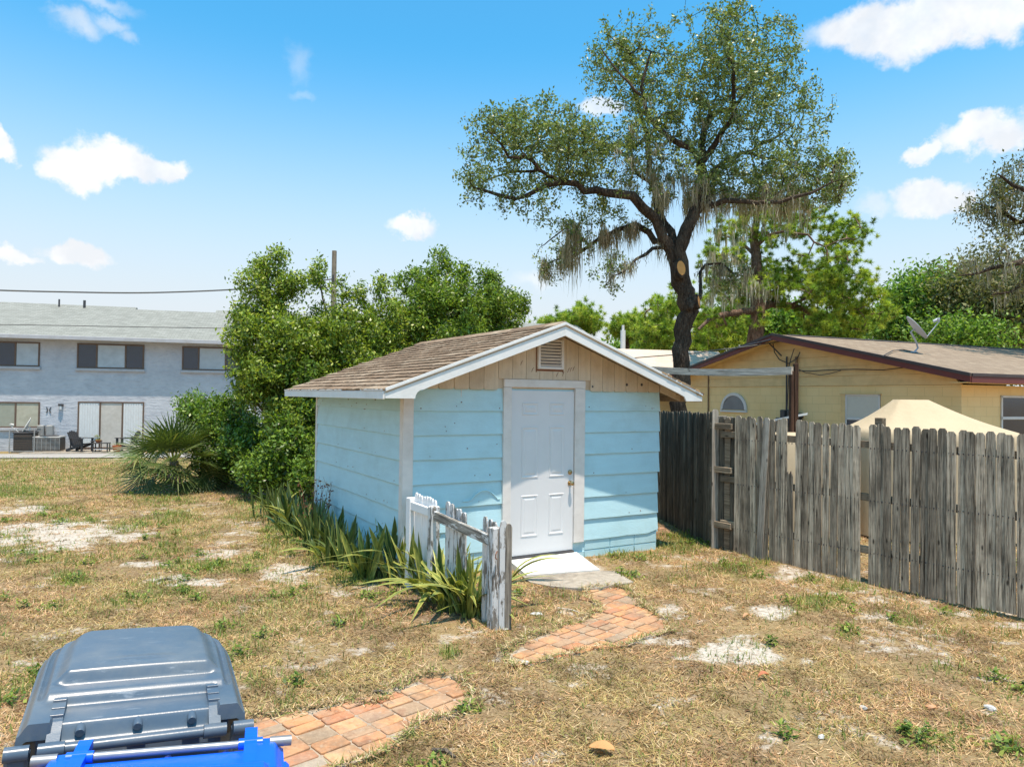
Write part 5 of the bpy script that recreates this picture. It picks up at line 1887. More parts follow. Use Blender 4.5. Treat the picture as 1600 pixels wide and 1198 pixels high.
bl, brr = at(1352, 770, TY), at(1575, 800, TY)
nu, nv = 60, 26
V = []
for j in range(nv + 1):
    for i in range(nu + 1):
        u = i / nu
        v = j / nv
        # front half-shell: top ridge -> eave -> skirt to the ground, wrapping round both sides
        ang = (u - .5) * math.pi * 1.9
        ca, sa = math.sin(ang), -math.cos(ang)
        sx = (abs(ca) ** .7) * (1 if ca > 0 else -1)
        sy_ = (abs(sa) ** .7) * (1 if sa > 0 else -1)
        if v < .45:
            t = v / .45
            t = t ** .9
            hx0 = (tl.x + tr_.x) / 2 + sx * (tr_.x - tl.x) / 2
            xe_ = (el_.x if sx < 0 else er_.x)
            ex_ = (el_.x + er_.x) / 2 + sx * (er_.x - el_.x) / 2
            x = hx0 * (1 - t) + ex_ * t
            y = TY + .9 + sy_ * (.15 + .85 * t)
            sag = .05 * math.sin(math.pi * t)
            zt_ = tl.z
            ze = el_.z if sx < 0 else er_.z
            ze = el_.z * (1 - (sx + 1) / 2) + er_.z * (sx + 1) / 2
            z = zt_ * (1 - t) + ze * t - sag + .012 * math.sin(u * 60) * math.sin(math.pi * t)
        else:
            t = (v - .45) / .55
            ex_ = (el_.x + er_.x) / 2 + sx * (er_.x - el_.x) / 2
            x = ex_ + sx * .08 * t
            y = TY + .9 + sy_ * (1.0 + .05 * t)
            ze = el_.z * (1 - (sx + 1) / 2) + er_.z * (sx + 1) / 2
            z = ze * (1 - t) + .05 * t
            w = .03 * math.sin(u * 46) * t
            x += w * ca
            y += w * sa
        V.append((x, y, z))
V = np.array(V)
F = np.array([(j * (nu + 1) + i, j * (nu + 1) + i + 1, (j + 1) * (nu + 1) + i + 1, (j + 1) * (nu + 1) + i) for j in range(nv) for i in range(nu)])
me = np_mesh('covered_canopy', V, F, tarp, None, True)
tag(link('covered_canopy', me), 'peaked cream tarpaulin draped over something behind the fence', 'tarpaulin')

cv = at(1243, 678, 10.9)
m = MB()
rows_ = [(0, .62), (.5, .60), (.9, .56), (.97, .50), (1.0, .35)]
nn = 20
for (t, r_) in rows_:
    for k in range(nn):
        a = 2 * math.pi * k / nn
        sq = 1 / max(abs(math.cos(a)), abs(math.sin(a))) ** .7
        m.v.append((math.cos(a) * r_ * sq * (1 + .04 * math.sin(5 * a) * (1 - t)), math.sin(a) * r_ * .7 * sq, cv.z * t + .0))
for j in range(len(rows_) - 1):
    for k in range(nn):
        m.f.append((j * nn + k, j * nn + (k + 1) % nn, (j + 1) * nn + (k + 1) % nn, (j + 1) * nn + k))
m.f.append(tuple((len(rows_) - 1) * nn + k for k in range(nn)))
tag(m.build('covered_grill', tarp, smooth=True, loc=(cv.x + .1, cv.y + .35, 0)), 'low tan cloth cover glimpsed through the broken picket gap', 'cover')

# ================================================================== FARTHER HOUSE AND POLES
fh = empty('far_house', (2.8, 25.4, 0), R(14))
tag(fh, 'distant low house with pale pinkish tan roof behind the oak trunk', 'house')
pale_roof = paint('pale_roof', (0.56, 0.45, 0.36), 0.95, 0.10, (0.4, 0.3, 0.24), 0.4, 0.3, (2, 9, 9))
MB().box(-4, 6, 0, 5, -.3, 2.4).build('wall', ysid, fh)
zr_ = at(1050, 546, 28.4).z
prof = [(-.5, 2.35), (2.5, zr_), (5.5, 2.35), (5.5, 2.25), (-.5, 2.25)]
vs = [(-4.4, a, b_) for a, b_ in prof] + [(6.4, a, b_) for a, b_ in prof]
MB().add(vs, [tuple(range(5)), tuple(range(9, 4, -1))] + [(i, i + 5, (i + 1) % 5 + 5, (i + 1) % 5) for i in range(5)]).build('roof', pale_roof, fh)
vp = at(973.5, 545, 31)
vt = at(973.5, 516, 31)
tag(MB().tube([(vp.x, vp.y, -.1), (vt.x, vt.y, vt.z)], .11, 10).tube([(vt.x, vt.y, vt.z), (vt.x, vt.y, vt.z + .22)], .06, 8).build('flue_pipe', white_frame, smooth=True), 'white flue pipe standing above the shed roof near the round pines', 'pipe')

polem = wood('pole_wood', (0.10, 0.08, 0.06), (0.30, 0.25, 0.19))
pt = at(522.5, 392, 32)
up_ = empty('utility_pole', (pt.x, 32, gh(pt.x, 32)))
tag(up_, 'plain wooden utility pole rising out of the big shrub', 'utility pole')
MB().tube([(0, 0, -.3), (0, 0, pt.z - up_.location.z)], [.15, .105], 12).build('pole', polem, up_, True)
MB().box(-.03, .03, -.2, -.1, pt.z - up_.location.z - 1.4, pt.z - up_.location.z - 1.1).build('bracket', dark_metal, up_)
wirem = paint('wire_grey', (0.10, 0.10, 0.095), 0.7)


def wire(pts, r_, label):
    P_ = [at(a, b_, Y) for a, b_, Y in pts]
    # smooth through the points
    out = []
    for i in range(len(P_) - 1):
        p0, p1, p2, p3 = P_[max(i - 1, 0)], P_[i], P_[i + 1], P_[min(i + 2, len(P_) - 1)]
        for k in range(6):
            t = k / 6
            out.append(.5 * ((2 * p1) + (p2 - p0) * t + (2 * p0 - 5 * p1 + 4 * p2 - p3) * t * t + (3 * p1 - p0 - 3 * p2 + p3) * t ** 3))
    out.append(P_[-1])
    tag(MB().tube(out, r_, 5).build('overhead_wire', wirem, smooth=True), label, 'wire')


wire([(519, 436, 31.9), (430, 447, 31), (360, 452.5, 30.4), (280, 456, 29.8), (200, 457.5, 29.2), (100, 456, 28.6), (0, 453.5, 28), (-200, 446, 27), (-500, 428, 25)], .032, 'twisted grey overhead wire sagging from the pole to the left edge')
wire([(-400, 503, 29), (-100, 506, 29.4), (60, 508, 29.8), (200, 510.5, 30.1), (365, 513, 30.5), (519, 514, 31.8)], .018, 'thin dark wire crossing in front of the grey shingle roof')
wire([(880, 572, 21), (960, 562, 20.5), (1030, 556, 20), (1078, 552.5, 19.7), (1110, 548, 19.5), (1170, 541, 19.2), (1226, 532, 18.9)], .016, 'thin cable running past the oak trunk to the house gable')

# ================================================================== TREES AND SHRUBS
def catmull(P, step):
    out = []
    n = len(P)
    for i in range(n - 1):
        p0, p1, p2, p3 = P[max(i - 1, 0)], P[i], P[i + 1], P[min(i + 2, n - 1)]
        L = float(np.linalg.norm(p2[:3] - p1[:3]))
        k = max(1, int(L / step))
        for j in range(k):
            t = j / k
            out.append(.5 * ((2 * p1) + (p2 - p0) * t + (2 * p0 - 5 * p1 + 4 * p2 - p3) * t * t + (3 * p1 - p0 - 3 * p2 + p3) * t ** 3))
    out.append(P[-1])
    return out


def grow(skel, attr, step=.3, tip=.006, expo=2.3, curl=.14, sag=0.0, kink=.05):
    """skel: list of polylines of (x,y,z,r); attr: points the twigs reach for. Returns nodes, parents, radii, twig tips"""
    cap = 60000
    pos = np.zeros((cap, 3))
    par = np.full(cap, -1, int)
    fix = np.zeros(cap)
    n = 0
    for line in skel:
        C_ = catmull([np.array(p, float) for p in line], step * .8)
        if n == 0:
            last = -1
        else:
            last = int(np.argmin(((pos[:n] - C_[0][:3]) ** 2).sum(1)))
            C_ = C_[1:]
        for i, p in enumerate(C_):
            pos[n] = p[:3] + (rng.normal(0, kink * step, 3) if i else 0)
            fix[n] = max(p[3], .004)
            par[n] = last
            last = n
            n += 1
    nsk = n
    d0 = np.array([((pos[:n] - a) ** 2).sum(1).min() for a in attr])
    tips = []
    for a in attr[np.argsort(d0)]:
        dd = ((pos[:n] - a) ** 2).sum(1)
        i = int(np.argmin(dd))
        d = math.sqrt(dd[i])
        if d < step * .5:
            continue
        k = max(2, int(d / step))
        p0 = pos[i]
        tg = p0 - pos[par[i]] if par[i] >= 0 else np.array([0, 0, 1.])
        tg = tg / (np.linalg.norm(tg) + 1e-9) * d * .45
        off = rng.normal(0, curl * d * .5, 3)
        last = i
        for j in range(1, k + 1):
            t = j / k
            b1 = p0 + tg
            q = (1 - t) ** 2 * p0 + 2 * t * (1 - t) * (b1 * .6 + (p0 + a) * .2 + off) + t * t * a
            q = q + rng.normal(0, kink * step, 3)
            q[2] -= sag * d * t * (1 - t)
            pos[n] = q
            par[n] = last
            last = n
            n += 1
        tips.append((i, n - k, n - 1))
    w = np.zeros(n)
    child = np.zeros(n, int)
    for i in range(n - 1, -1, -1):
        if child[i] == 0: w[i] = tip ** expo
        if par[i] >= 0:
            w[par[i]] += w[i]
            child[par[i]] += 1
    rad = w ** (1 / expo)
    sk = fix[:n] > 0
    rad[sk] = fix[:n][sk]
    return pos[:n], par[:n], rad, tips, nsk


def wood_mesh(name, pos, par, rad, mat, parent, flare=None):
    n = len(pos)
    kids = [[] for _ in range(n)]
    for i in range(n):
        if par[i] >= 0: kids[par[i]].append(i)
    m = MB()
    stack = [(0, None)]
    while stack:
        i, frm = stack.pop()
        chain = [i] if frm is None else [frm, i]
        cur = i
        while kids[cur]:
            ks = sorted(kids[cur], key=lambda q: -rad[q])
            for q in ks[1:]: stack.append((q, cur))
            cur = ks[0]
            chain.append(cur)
        rr = [rad[q] for q in chain]
        if frm is not None: rr[0] = min(rad[frm] * .8, rr[1] * 1.25)
        big = max(rr)
        m.tube([pos[q] for q in chain], rr, 12 if big > .15 else (7 if big > .05 else (5 if big > .02 else 3)), cap=False)
    me = m.mesh(name, mat, True)
    return link(name, me, parent)


def in_blobs(blobs, n):
    """random points inside lens-like volumes given as (px, py, distance, rx_px, ry_px, depth)"""
    wts = np.array([b_[3] * b_[4] * (b_[6] if len(b_) > 6 else 1) for b_ in blobs], float)
    wts /= wts.sum()
    out = []
    for k in rng.choice(len(blobs), n, p=wts):
        b_ = blobs[k]
        while True:
            q = rng.uniform(-1, 1, 3)
            if (q ** 2).sum() <= 1: break
        q *= (q ** 2).sum() ** .0
        Y = b_[2] + q[2] * b_[5]
        sc = b_[2] / Y
        c = at(b_[0] + q[0] * b_[3] , b_[1] + q[1] * b_[4], b_[2])
        out.append((c.x, Y, c.z))
    return np.array(out)


def twig_points(pos, tips, per, spread, frac=.35):
    P = []
    for (i, a, b_) in tips:
        k0 = a + int((b_ - a) * frac)
        idx = rng.integers(k0, b_ + 1, per)
        P.append(pos[idx] + rng.normal(0, spread, (per, 3)))
    return np.concatenate(P)


def px_line(pts, Y0):
    """trunk or limb through image points (x, y, depth offset, radius)"""
    out = []
    for (x, y, dy, r_) in pts:
        p = at(x, y, Y0 + dy)
        out.append((p.x, p.y, p.z, r_))
    return out


leaf_oak = leafmat('oak_leaf', .25, .42, .4)
leaf_shrub = leafmat('shrub_leaf', .38, .38, .45)
leaf_far = leafmat('far_leaf', .38, .5, .3)
needle = leafmat('pine_needle', .35, .5, .3)
mossm = leafmat('moss', .3, .95, .05)
bark_oak = barkmat('oak_bark', (0.022, 0.015, 0.011), (0.13, 0.098, 0.072), 13)
bark_pine = barkmat('pine_bark', (0.08, 0.045, 0.03), (0.27, 0.18, 0.13), 7)
bark_shrub = barkmat('shrub_bark', (0.09, 0.07, 0.05), (0.28, 0.23, 0.18), 14)

# ------------------------------------------------------------------ the live oak
OY = 16.2
ob = at(1062, 650, OY)
oak = empty('live_oak', (0, 0, 0))
tag(oak, 'tall leaning live oak hung with grey moss behind the shed', 'tree')
base = at(1060, 650, OY)
S = []
S.append([(ob.x - .02, OY, -.3, .40), (ob.x - .01, OY, .3, .33)] + px_line([(1062, 650, 0, .27), (1064, 600, 0, .27), (1066, 550, 0, .27), (1074, 500, 0, .285), (1076, 470, -.05, .30), (1066, 440, -.1, .27), (1058, 412, -.1, .25), (1052, 392, -.1, .22)], OY))
S.append(px_line([(1076, 470, 0, .24), (1066, 430, -.15, .24), (1063, 395, -.2, .23), (1072, 360, -.2, .21), (1086, 332, -.1, .19), (1099, 308, 0, .18), (1101, 280, .1, .17), (1100, 257, .1, .15)], OY))
S.append(px_line([(1052, 392, -.1, .20), (1036, 372, -.2, .17), (1024, 345, -.3, .16), (1008, 325, -.4, .155), (986, 309, -.5, .15), (960, 304, -.6, .14), (930, 297, -.7, .12), (900, 289, -.8, .10), (870, 286, -.9, .085), (850, 293, -1, .075), (828, 305, -1.1, .065), (808, 310, -1.2, .055), (780, 305, -1.2, .045), (757, 301, -1.2, .035), (742, 290, -1.3, .022)], OY))
S.append(px_line([(880, 287, -.85, .07), (858, 275, -.9, .06), (842, 263, -1, .055), (838, 250, -1.1, .05), (825, 245, -1.2, .042), (796, 242, -1.4, .035), (783, 224, -1.5, .028), (768, 208, -1.6, .02)], OY))
S.append(px_line([(846, 268, -1, .04), (814, 268, -.7, .035), (785, 272, -.5, .025), (762, 280, -.4, .015)], OY))
S.append(px_line([(1052, 392, -.1, .14), (1033, 381, .3, .12), (1012, 364, .6, .11), (995, 351, .8, .10), (980, 355, .9, .09), (950, 368, 1.1, .075), (920, 381, 1.2, .06), (900, 398, 1.2, .05), (880, 401, 1.3, .035), (862, 405, 1.3, .02)], OY))
S.append(px_line([(912, 385, 1.2, .045), (905, 368, 1.0, .035), (890, 352, .9, .03), (870, 365, .8, .02), (850, 385, .7, .015)], OY))
S.append(px_line([(1040, 385, .1, .06), (1023, 390, -.2, .05), (1010, 396, -.4, .045), (994, 402, -.6, .035), (983, 415, -.7, .03), (970, 425, -.8, .02), (948, 445, -.9, .012)], OY))
S.append(px_line([(1056, 385, -.1, .14), (1042, 355, .3, .13), (1030, 322, .6, .12), (1022, 290, .7, .11), (1014, 250, .8, .10), (1011, 215, .8, .09), (1003, 180, .8, .07), (990, 140, .9, .05), (975, 100, 1, .03), (965, 65, 1, .015)], OY))
S.append(px_line([(1026, 295, .7, .07), (1000, 270, .9, .06), (975, 245, 1.1, .05), (948, 228, 1.3, .045), (930, 222, 1.5, .03), (905, 205, 1.7, .02)], OY))
S.append(px_line([(1012, 212, .8, .06), (992, 226, .5, .055), (965, 228, .3, .045), (940, 230, .1, .03), (915, 222, -.1, .018)], OY))
S.append(px_line([(1100, 257, .1, .12), (1086, 238, -.1, .105), (1062, 227, -.3, .10), (1042, 214, -.5, .09), (1026, 196, -.6, .08), (1012, 175, -.8, .065), (1003, 150, -.9, .05), (1010, 115, -1, .035), (1020, 80, -1, .02)], OY))
S.append(px_line([(1003, 152, -.9, .04), (980, 130, -1.1, .035), (960, 100, -1.2, .025), (945, 75, -1.3, .014)], OY))
S.append(px_line([(1100, 257, .1, .12), (1098, 225, .3, .11), (1102, 195, .5, .10), (1115, 178, .6, .085), (1140, 170, .7, .07), (1160, 150, .8, .06), (1180, 130, .9, .045), (1200, 100, 1, .03), (1215, 80, 1, .015)], OY))
S.append(px_line([(1104, 250, .1, .11), (1118, 225, .0, .10), (1132, 208, -.2, .09), (1143, 188, -.4, .075), (1148, 150, -.6, .06), (1145, 110, -.8, .05), (1138, 70, -.9, .035), (1125, 40, -1, .02), (1112, 12, -1, .01)], OY))
S.append(px_line([(1101, 300, .0, .11), (1113, 318, -.3, .10), (1135, 316, -.5, .09), (1165, 316, -.7, .08), (1200, 317, -.9, .065), (1235, 312, -1.1, .05), (1265, 302, -1.2, .035), (1295, 290, -1.3, .02), (1315, 285, -1.3, .01)], OY))
S.append(px_line([(1102, 285, .1, .09), (1116, 271, .4, .08), (1138, 251, .7, .07), (1163, 238, 1, .06), (1195, 225, 1.2, .045), (1225, 205, 1.4, .03), (1245, 185, 1.5, .015)], OY))
S.append(px_line([(1165, 238, 1, .05), (1195, 245, 1.4, .045), (1225, 255, 1.7, .035), (1260, 268, 2, .025), (1290, 275, 2.2, .012)], OY))
S.append(px_line([(1090, 472, .1, .06), (1098, 455, .4, .05), (1095, 425, .7, .04), (1115, 415, .9, .035), (1145, 425, 1.2, .028), (1165, 432, 1.4, .015)], OY))
OB = [(745, 250, OY - 1, 30, 70, 1.2, .35), (900, 320, OY, 60, 40, 1.4, .35), (1080, 60, OY, 120, 50, 1.6, .3), (1260, 200, OY, 30, 90, 1.2, .3), (1060, 270, OY, 90, 50, 1.6, .8), (790, 205, OY - 1.4, 58, 38, 1.0, 1.3), (768, 268, OY - 1, 50, 52, 1.0, .5), (850, 205, OY - 1, 60, 45, 1.3, 1.3), (905, 225, OY - .5, 55, 45, 1.4, 1.3), (860, 262, OY - .8, 75, 35, 1.2, 1.2),
      (955, 95, OY + .2, 48, 52, 1.4), (1000, 110, OY, 60, 62, 1.5), (1075, 130, OY - .3, 55, 45, 1.6, .8), (1120, 110, OY - .4, 62, 65, 1.6), (1125, 38, OY - .8, 38, 34, 1.0, .9),
      (1190, 105, OY + .4, 62, 60, 1.5), (1222, 180, OY + .8, 48, 62, 1.4), (1150, 180, OY, 70, 55, 1.8), (1050, 185, OY, 70, 50, 1.6, .9), (995, 225, OY, 65, 42, 1.6), (1250, 282, OY + .3, 78, 46, 1.6, 1.2),
      (1180, 285, OY + .2, 75, 42, 1.6), (1120, 285, OY + .1, 60, 42, 1.2, .6), (905, 375, OY + 1.0, 48, 34, .8, .7), (868, 405, OY + 1.2, 34, 34, .6, .8), (955, 425, OY - .6, 32, 38, .6, .45),
      (1300, 285, OY - .6, 32, 40, 1.0), (825, 318, OY - 1, 62, 30, .9, .5), (950, 265, OY - .3, 60, 35, 1.4), (975, 330, OY, 60, 30, 1, .45), (735, 290, OY - 1.2, 22, 30, .6, .4), (1140, 430, OY + 1.2, 40, 30, .8, .5)]
attr = in_blobs(OB, 2300)
S = [[(p[0], p[1], p[2], p[3] * (.70 if p[3] > .05 else .85)) for p in ln_] for ln_ in S]
pos, par, rad, tips, nsk = grow(S, attr, .26, .0052, 2.25, .20, .05, .12)
wood_mesh('trunk', pos, par, rad, bark_oak, oak)
P = twig_points(pos, tips, 33, .070, .55)
me = leafcloud('crown', P, .076, .5, [(.15, .215, .055), (.19, .26, .07), (.10, .14, .035), (.24, .30, .09), (.29, .32, .14), (.16, .20, .07)], leaf_oak, .3, .3)
link('crown', me, oak)
# pruning scars
woodcut = paint('cut_wood', (0.62, 0.27, 0.07), 0.7, 0.15, (0.3, 0.12, 0.04), 0.4, 0.1)
for (x, y, rr_, nx_, dy, mt) in ((1064, 419, .17, .3, -.40, woodcut), (1091, 471, .13, 1.6, -.25, woodcut), (1079, 474, .11, .1, -.33, bark_oak)):
    p = at(x, y, OY + dy)
    nv_ = Vector((nx_, -1, .25)).normalized()
    q = nv_.to_track_quat('Z', 'Y').to_matrix().to_4x4()
    MB().lathe([(rr_ * 1.12, -.14), (rr_ * 1.05, .0), (rr_ * .86, .022), (rr_ * .80, .012)], 14, Matrix.Translation(p) @ q @ Matrix.Diagonal((.75, 1.25, 1, 1))).build('knot_ring', bark_oak, oak, True)
    MB().lathe([(rr_ * .80, .0), (rr_ * .80, .016), (rr_ * .1, .02)], 14, Matrix.Translation(p) @ q @ Matrix.Diagonal((.75, 1.25, 1, 1))).build('pruned_end', mt, oak)


def moss(parent, pos, rad, boxes, n, lens=(.25, .9), cols=((.40, .35, .27), (.50, .45, .36), (.28, .25, .19), (.44, .38, .28)), w0=.02, off=None):
    """hanging strands from limbs inside image boxes; each a tapering wavy ribbon"""
    V, F, T = [], [], []
    B = 0
    prj = []
    for p in pos:
        d = Vector(p) - CP
        t = d.dot(cf)
        prj.append((800 + FPX * d.dot(cr) / t, 599 - FPX * d.dot(cu) / t))
    prj = np.array(prj)
    cols = np.array(cols)
    for (x0, x1, y0, y1, wgt, l0, l1) in boxes:
        idx = np.where((prj[:, 0] > x0) & (prj[:, 0] < x1) & (prj[:, 1] > y0) & (prj[:, 1] < y1))[0]
        if len(idx) == 0: continue
        for _ in range(int(n * wgt)):
            clump = pos[idx[rng.integers(len(idx))]]
            k_ = rng.integers(4, 12)
            cl_len = rng.uniform(l0, l1)
            for _s in range(k_):
                p = clump + rng.normal(0, .06, 3)
                Ls = cl_len * rng.uniform(.4, 1.1)
                a = rng.uniform(0, math.pi)
                sx_, sy_ = math.cos(a), math.sin(a)
                w = w0 * rng.uniform(.6, 1.5)
                drift = rng.normal(0, .035, 2)
                c = cols[rng.integers(len(cols))] * rng.uniform(.75, 1.25)
                sg = 6
                for j in range(sg + 1):
                    t = j / sg
                    wj = w * (.5 + 1.1 * math.sin(math.pi * min(1, t * 1.15)) * .6) * (1 - t * .85) * rng.uniform(.6, 1.4)
                    q = p + np.array([drift[0] * t + rng.normal(0, .010), drift[1] * t + rng.normal(0, .010), -Ls * t])
                    V.append((q[0] - sx_ * wj, q[1] - sy_ * wj, q[2]))
                    V.append((q[0] + sx_ * wj, q[1] + sy_ * wj, q[2]))
                    T.append(c); T.append(c)
                    if j: F.append((B + 2 * j - 2, B + 2 * j - 1, B + 2 * j + 1, B + 2 * j))
                B += 2 * (sg + 1)
    me = np_mesh('spanish_moss', np.array(V), np.array(F), mossm, np.array(T))
    o = link('spanish_moss', me, parent)
    o['kind'] = 'stuff'
    return o


moss(oak, pos, rad, [(880, 1000, 340, 400, .42, .3, 1.1), (940, 1000, 345, 375, .5, .3, .7), (1020, 1105, 270, 400, 1.2, .2, .8), (1105, 1260, 290, 335, 1.2, .25, .7),
                     (960, 1080, 200, 300, .5, .15, .45), (1180, 1320, 250, 330, .5, .15, .4), (840, 900, 390, 430, .4, .2, .5), (950, 1010, 395, 440, .25, .15, .4), (1090, 1170, 405, 440, .5, .2, .6), (900, 1250, 150, 330, .35, .1, .3)],
     165, w0=.010)

# ------------------------------------------------------------------ big shrubs behind the shed
SHRUB = [(.17, .25, .035), (.23, .32, .045), (.31, .39, .06), (.11, .165, .025), (.40, .43, .08), (.06, .09, .015), (.26, .34, .05)]
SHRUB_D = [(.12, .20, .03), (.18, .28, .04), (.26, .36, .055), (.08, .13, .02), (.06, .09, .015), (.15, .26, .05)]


def shrub(name, label, cat, base, stems, blobs, nattr, per, leafL, cols, group=None, spread=.10, ratio=.45, mat=None, bark=None, tip=.006, step=.28, upb=.35):
    o = empty(name, (0, 0, 0))
    tag(o, label, cat, group)
    bx, by = base
    z0 = gh(bx, by) - .15
    A = in_blobs(blobs, nattr)
    S_ = []
    for k in range(stems[0]):
        a = rng.uniform(0, 2 * math.pi)
        b_ = blobs[k % len(blobs)]
        c = at(b_[0], b_[1], b_[2])
        s = np.array([bx + math.cos(a) * stems[1], by + math.sin(a) * stems[1], z0])
        e = np.array([c.x, c.y, c.z])
        m_ = s + (e - s) * np.array([.3, .3, .55]) + rng.normal(0, .12, 3)
        S_.append([(*s, stems[2]), (*m_, stems[2] * .7), (*(s + (e - s) * .8), stems[2] * .4), (*e, stems[2] * .18)])
    # the stems meet at the foot
    S_[0] = [(bx, by, z0 - .1, stems[2] * 1.2)] + S_[0]
    pos, par, rad, tips, nsk = grow(S_, A, step, tip, 2.3, .18, .0, .07)
    wood_mesh('trunk', pos, par, rad, bark or bark_shrub, o)
    P = twig_points(pos, tips, per, spread, .2)
    zg = gsample(GZ, P[:, 0], P[:, 1])
    P = P[P[:, 2] > zg + .02]
    link('crown', leafcloud('crown', P, leafL, ratio, cols, mat or leaf_shrub, upb, .28), o)
    return o, pos, rad


b = at(440, 745, 16.3)
shrub('large_shrub', 'tall ragged green shrub with upright shoots at the left of the thicket', 'shrub', (b.x, 16.4), (7, .35, .07),
      [(415, 462, 16.2, 38, 40, 1.0), (408, 520, 16.0, 48, 48, 1.2), (460, 540, 16, 50, 54, 1.3), (395, 590, 15.8, 36, 42, 1.0), (440, 610, 15.8, 55, 60, 1.3), (436, 410, 16.3, 14, 26, .4, .7), (412, 420, 16.3, 12, 24, .4, .6),
       (455, 440, 16.3, 20, 30, .5, .5), (470, 670, 15.7, 45, 65, 1.2), (385, 500, 16, 26, 20, .6, .6), (430, 395, 16.3, 8, 14, .3, .5)], 520, 130, .088, SHRUB)
b = at(560, 745, 17.0)
shrub('large_shrub', 'broad bushy green shrub in the middle of the thicket behind the shed', 'shrub', (b.x, 17.0), (7, .4, .08),
      [(500, 535, 16.8, 40, 45, 1.3), (550, 520, 17, 55, 42, 1.4), (560, 570, 16.6, 60, 60, 1.4), (520, 640, 16.4, 45, 70, 1.2), (620, 510, 17.2, 55, 40, 1.4), (600, 560, 16.8, 50, 40, 1.3), (498, 440, 16.8, 10, 42, .3, .6),
       (535, 440, 16.8, 16, 34, .4, .4), (597, 445, 17, 12, 26, .35, .7), (562, 462, 17, 10, 18, .3, .6), (505, 405, 16.8, 9, 18, .3, .4)], 560, 130, .088, SHRUB)
b = at(720, 745, 18.4)
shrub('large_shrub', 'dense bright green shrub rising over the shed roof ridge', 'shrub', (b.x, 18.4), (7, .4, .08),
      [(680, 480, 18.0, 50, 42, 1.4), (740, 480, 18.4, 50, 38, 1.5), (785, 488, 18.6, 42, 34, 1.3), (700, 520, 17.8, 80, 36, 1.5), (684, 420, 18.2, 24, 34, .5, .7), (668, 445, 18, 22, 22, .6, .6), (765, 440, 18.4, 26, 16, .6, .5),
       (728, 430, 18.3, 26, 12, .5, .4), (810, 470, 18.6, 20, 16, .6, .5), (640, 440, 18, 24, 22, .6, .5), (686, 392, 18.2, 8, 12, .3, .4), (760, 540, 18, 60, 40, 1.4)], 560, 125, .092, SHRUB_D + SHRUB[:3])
b = at(360, 755, 17.2)
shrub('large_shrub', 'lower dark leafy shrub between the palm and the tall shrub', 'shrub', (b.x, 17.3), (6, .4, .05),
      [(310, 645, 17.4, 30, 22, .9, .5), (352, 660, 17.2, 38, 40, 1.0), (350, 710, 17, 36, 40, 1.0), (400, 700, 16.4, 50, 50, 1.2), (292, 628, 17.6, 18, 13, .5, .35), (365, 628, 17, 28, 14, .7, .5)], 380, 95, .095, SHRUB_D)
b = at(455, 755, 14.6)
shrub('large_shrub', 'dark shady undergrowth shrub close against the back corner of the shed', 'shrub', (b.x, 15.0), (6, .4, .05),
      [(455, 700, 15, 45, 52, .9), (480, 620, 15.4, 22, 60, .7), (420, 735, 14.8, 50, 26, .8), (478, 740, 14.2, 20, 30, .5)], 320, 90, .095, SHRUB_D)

# dry brush at the foot of the thicket
for k, (px_, py_, lab) in enumerate([(352, 757, 'heap of dead tan brush at the foot of the dark shrub'), (405, 758, 'tangle of dry brown stalks below the tall ragged shrub'),
                                     (460, 762, 'dry arching stalks beside the back corner of the shed')]):
    g = g_at(px_, py_)
    n = 420
    rr = np.abs(rng.normal(0, .42, n))
    aa = rng.random(n) * 2 * np.pi
    x, y = g.x + rr * np.cos(aa), g.y + .25 + rr * np.sin(aa) * .6
    me = blades('dead_brush', x, y, rng.uniform(.12, .5, n), rng.uniform(.012, .028, n), rng.uniform(.1, 1.3, n), palette([(.42, .32, .22), (.30, .20, .13), (.50, .42, .32), (.22, .15, .09)], n, .2), leaf_dry, .0, rng.uniform(.2, 1.4, n))
    tag(link('dead_brush', me), lab, 'brush')

# ------------------------------------------------------------------ palmetto
palm_leaf = leafmat('palm_leaf', .22, .38, .5)
pb = g_at(270, 768)
palm = empty('palmetto', (pb.x, pb.y, pb.z))
tag(palm, 'young palmetto with stiff fan leaves at the edge of the lawn', 'palm')
MB().tube([(0, 0, -.1), (.02, 0, .3), (.0, .03, .68)], [.16, .14, .09], 10).build('trunk', bark_shrub, palm, True)


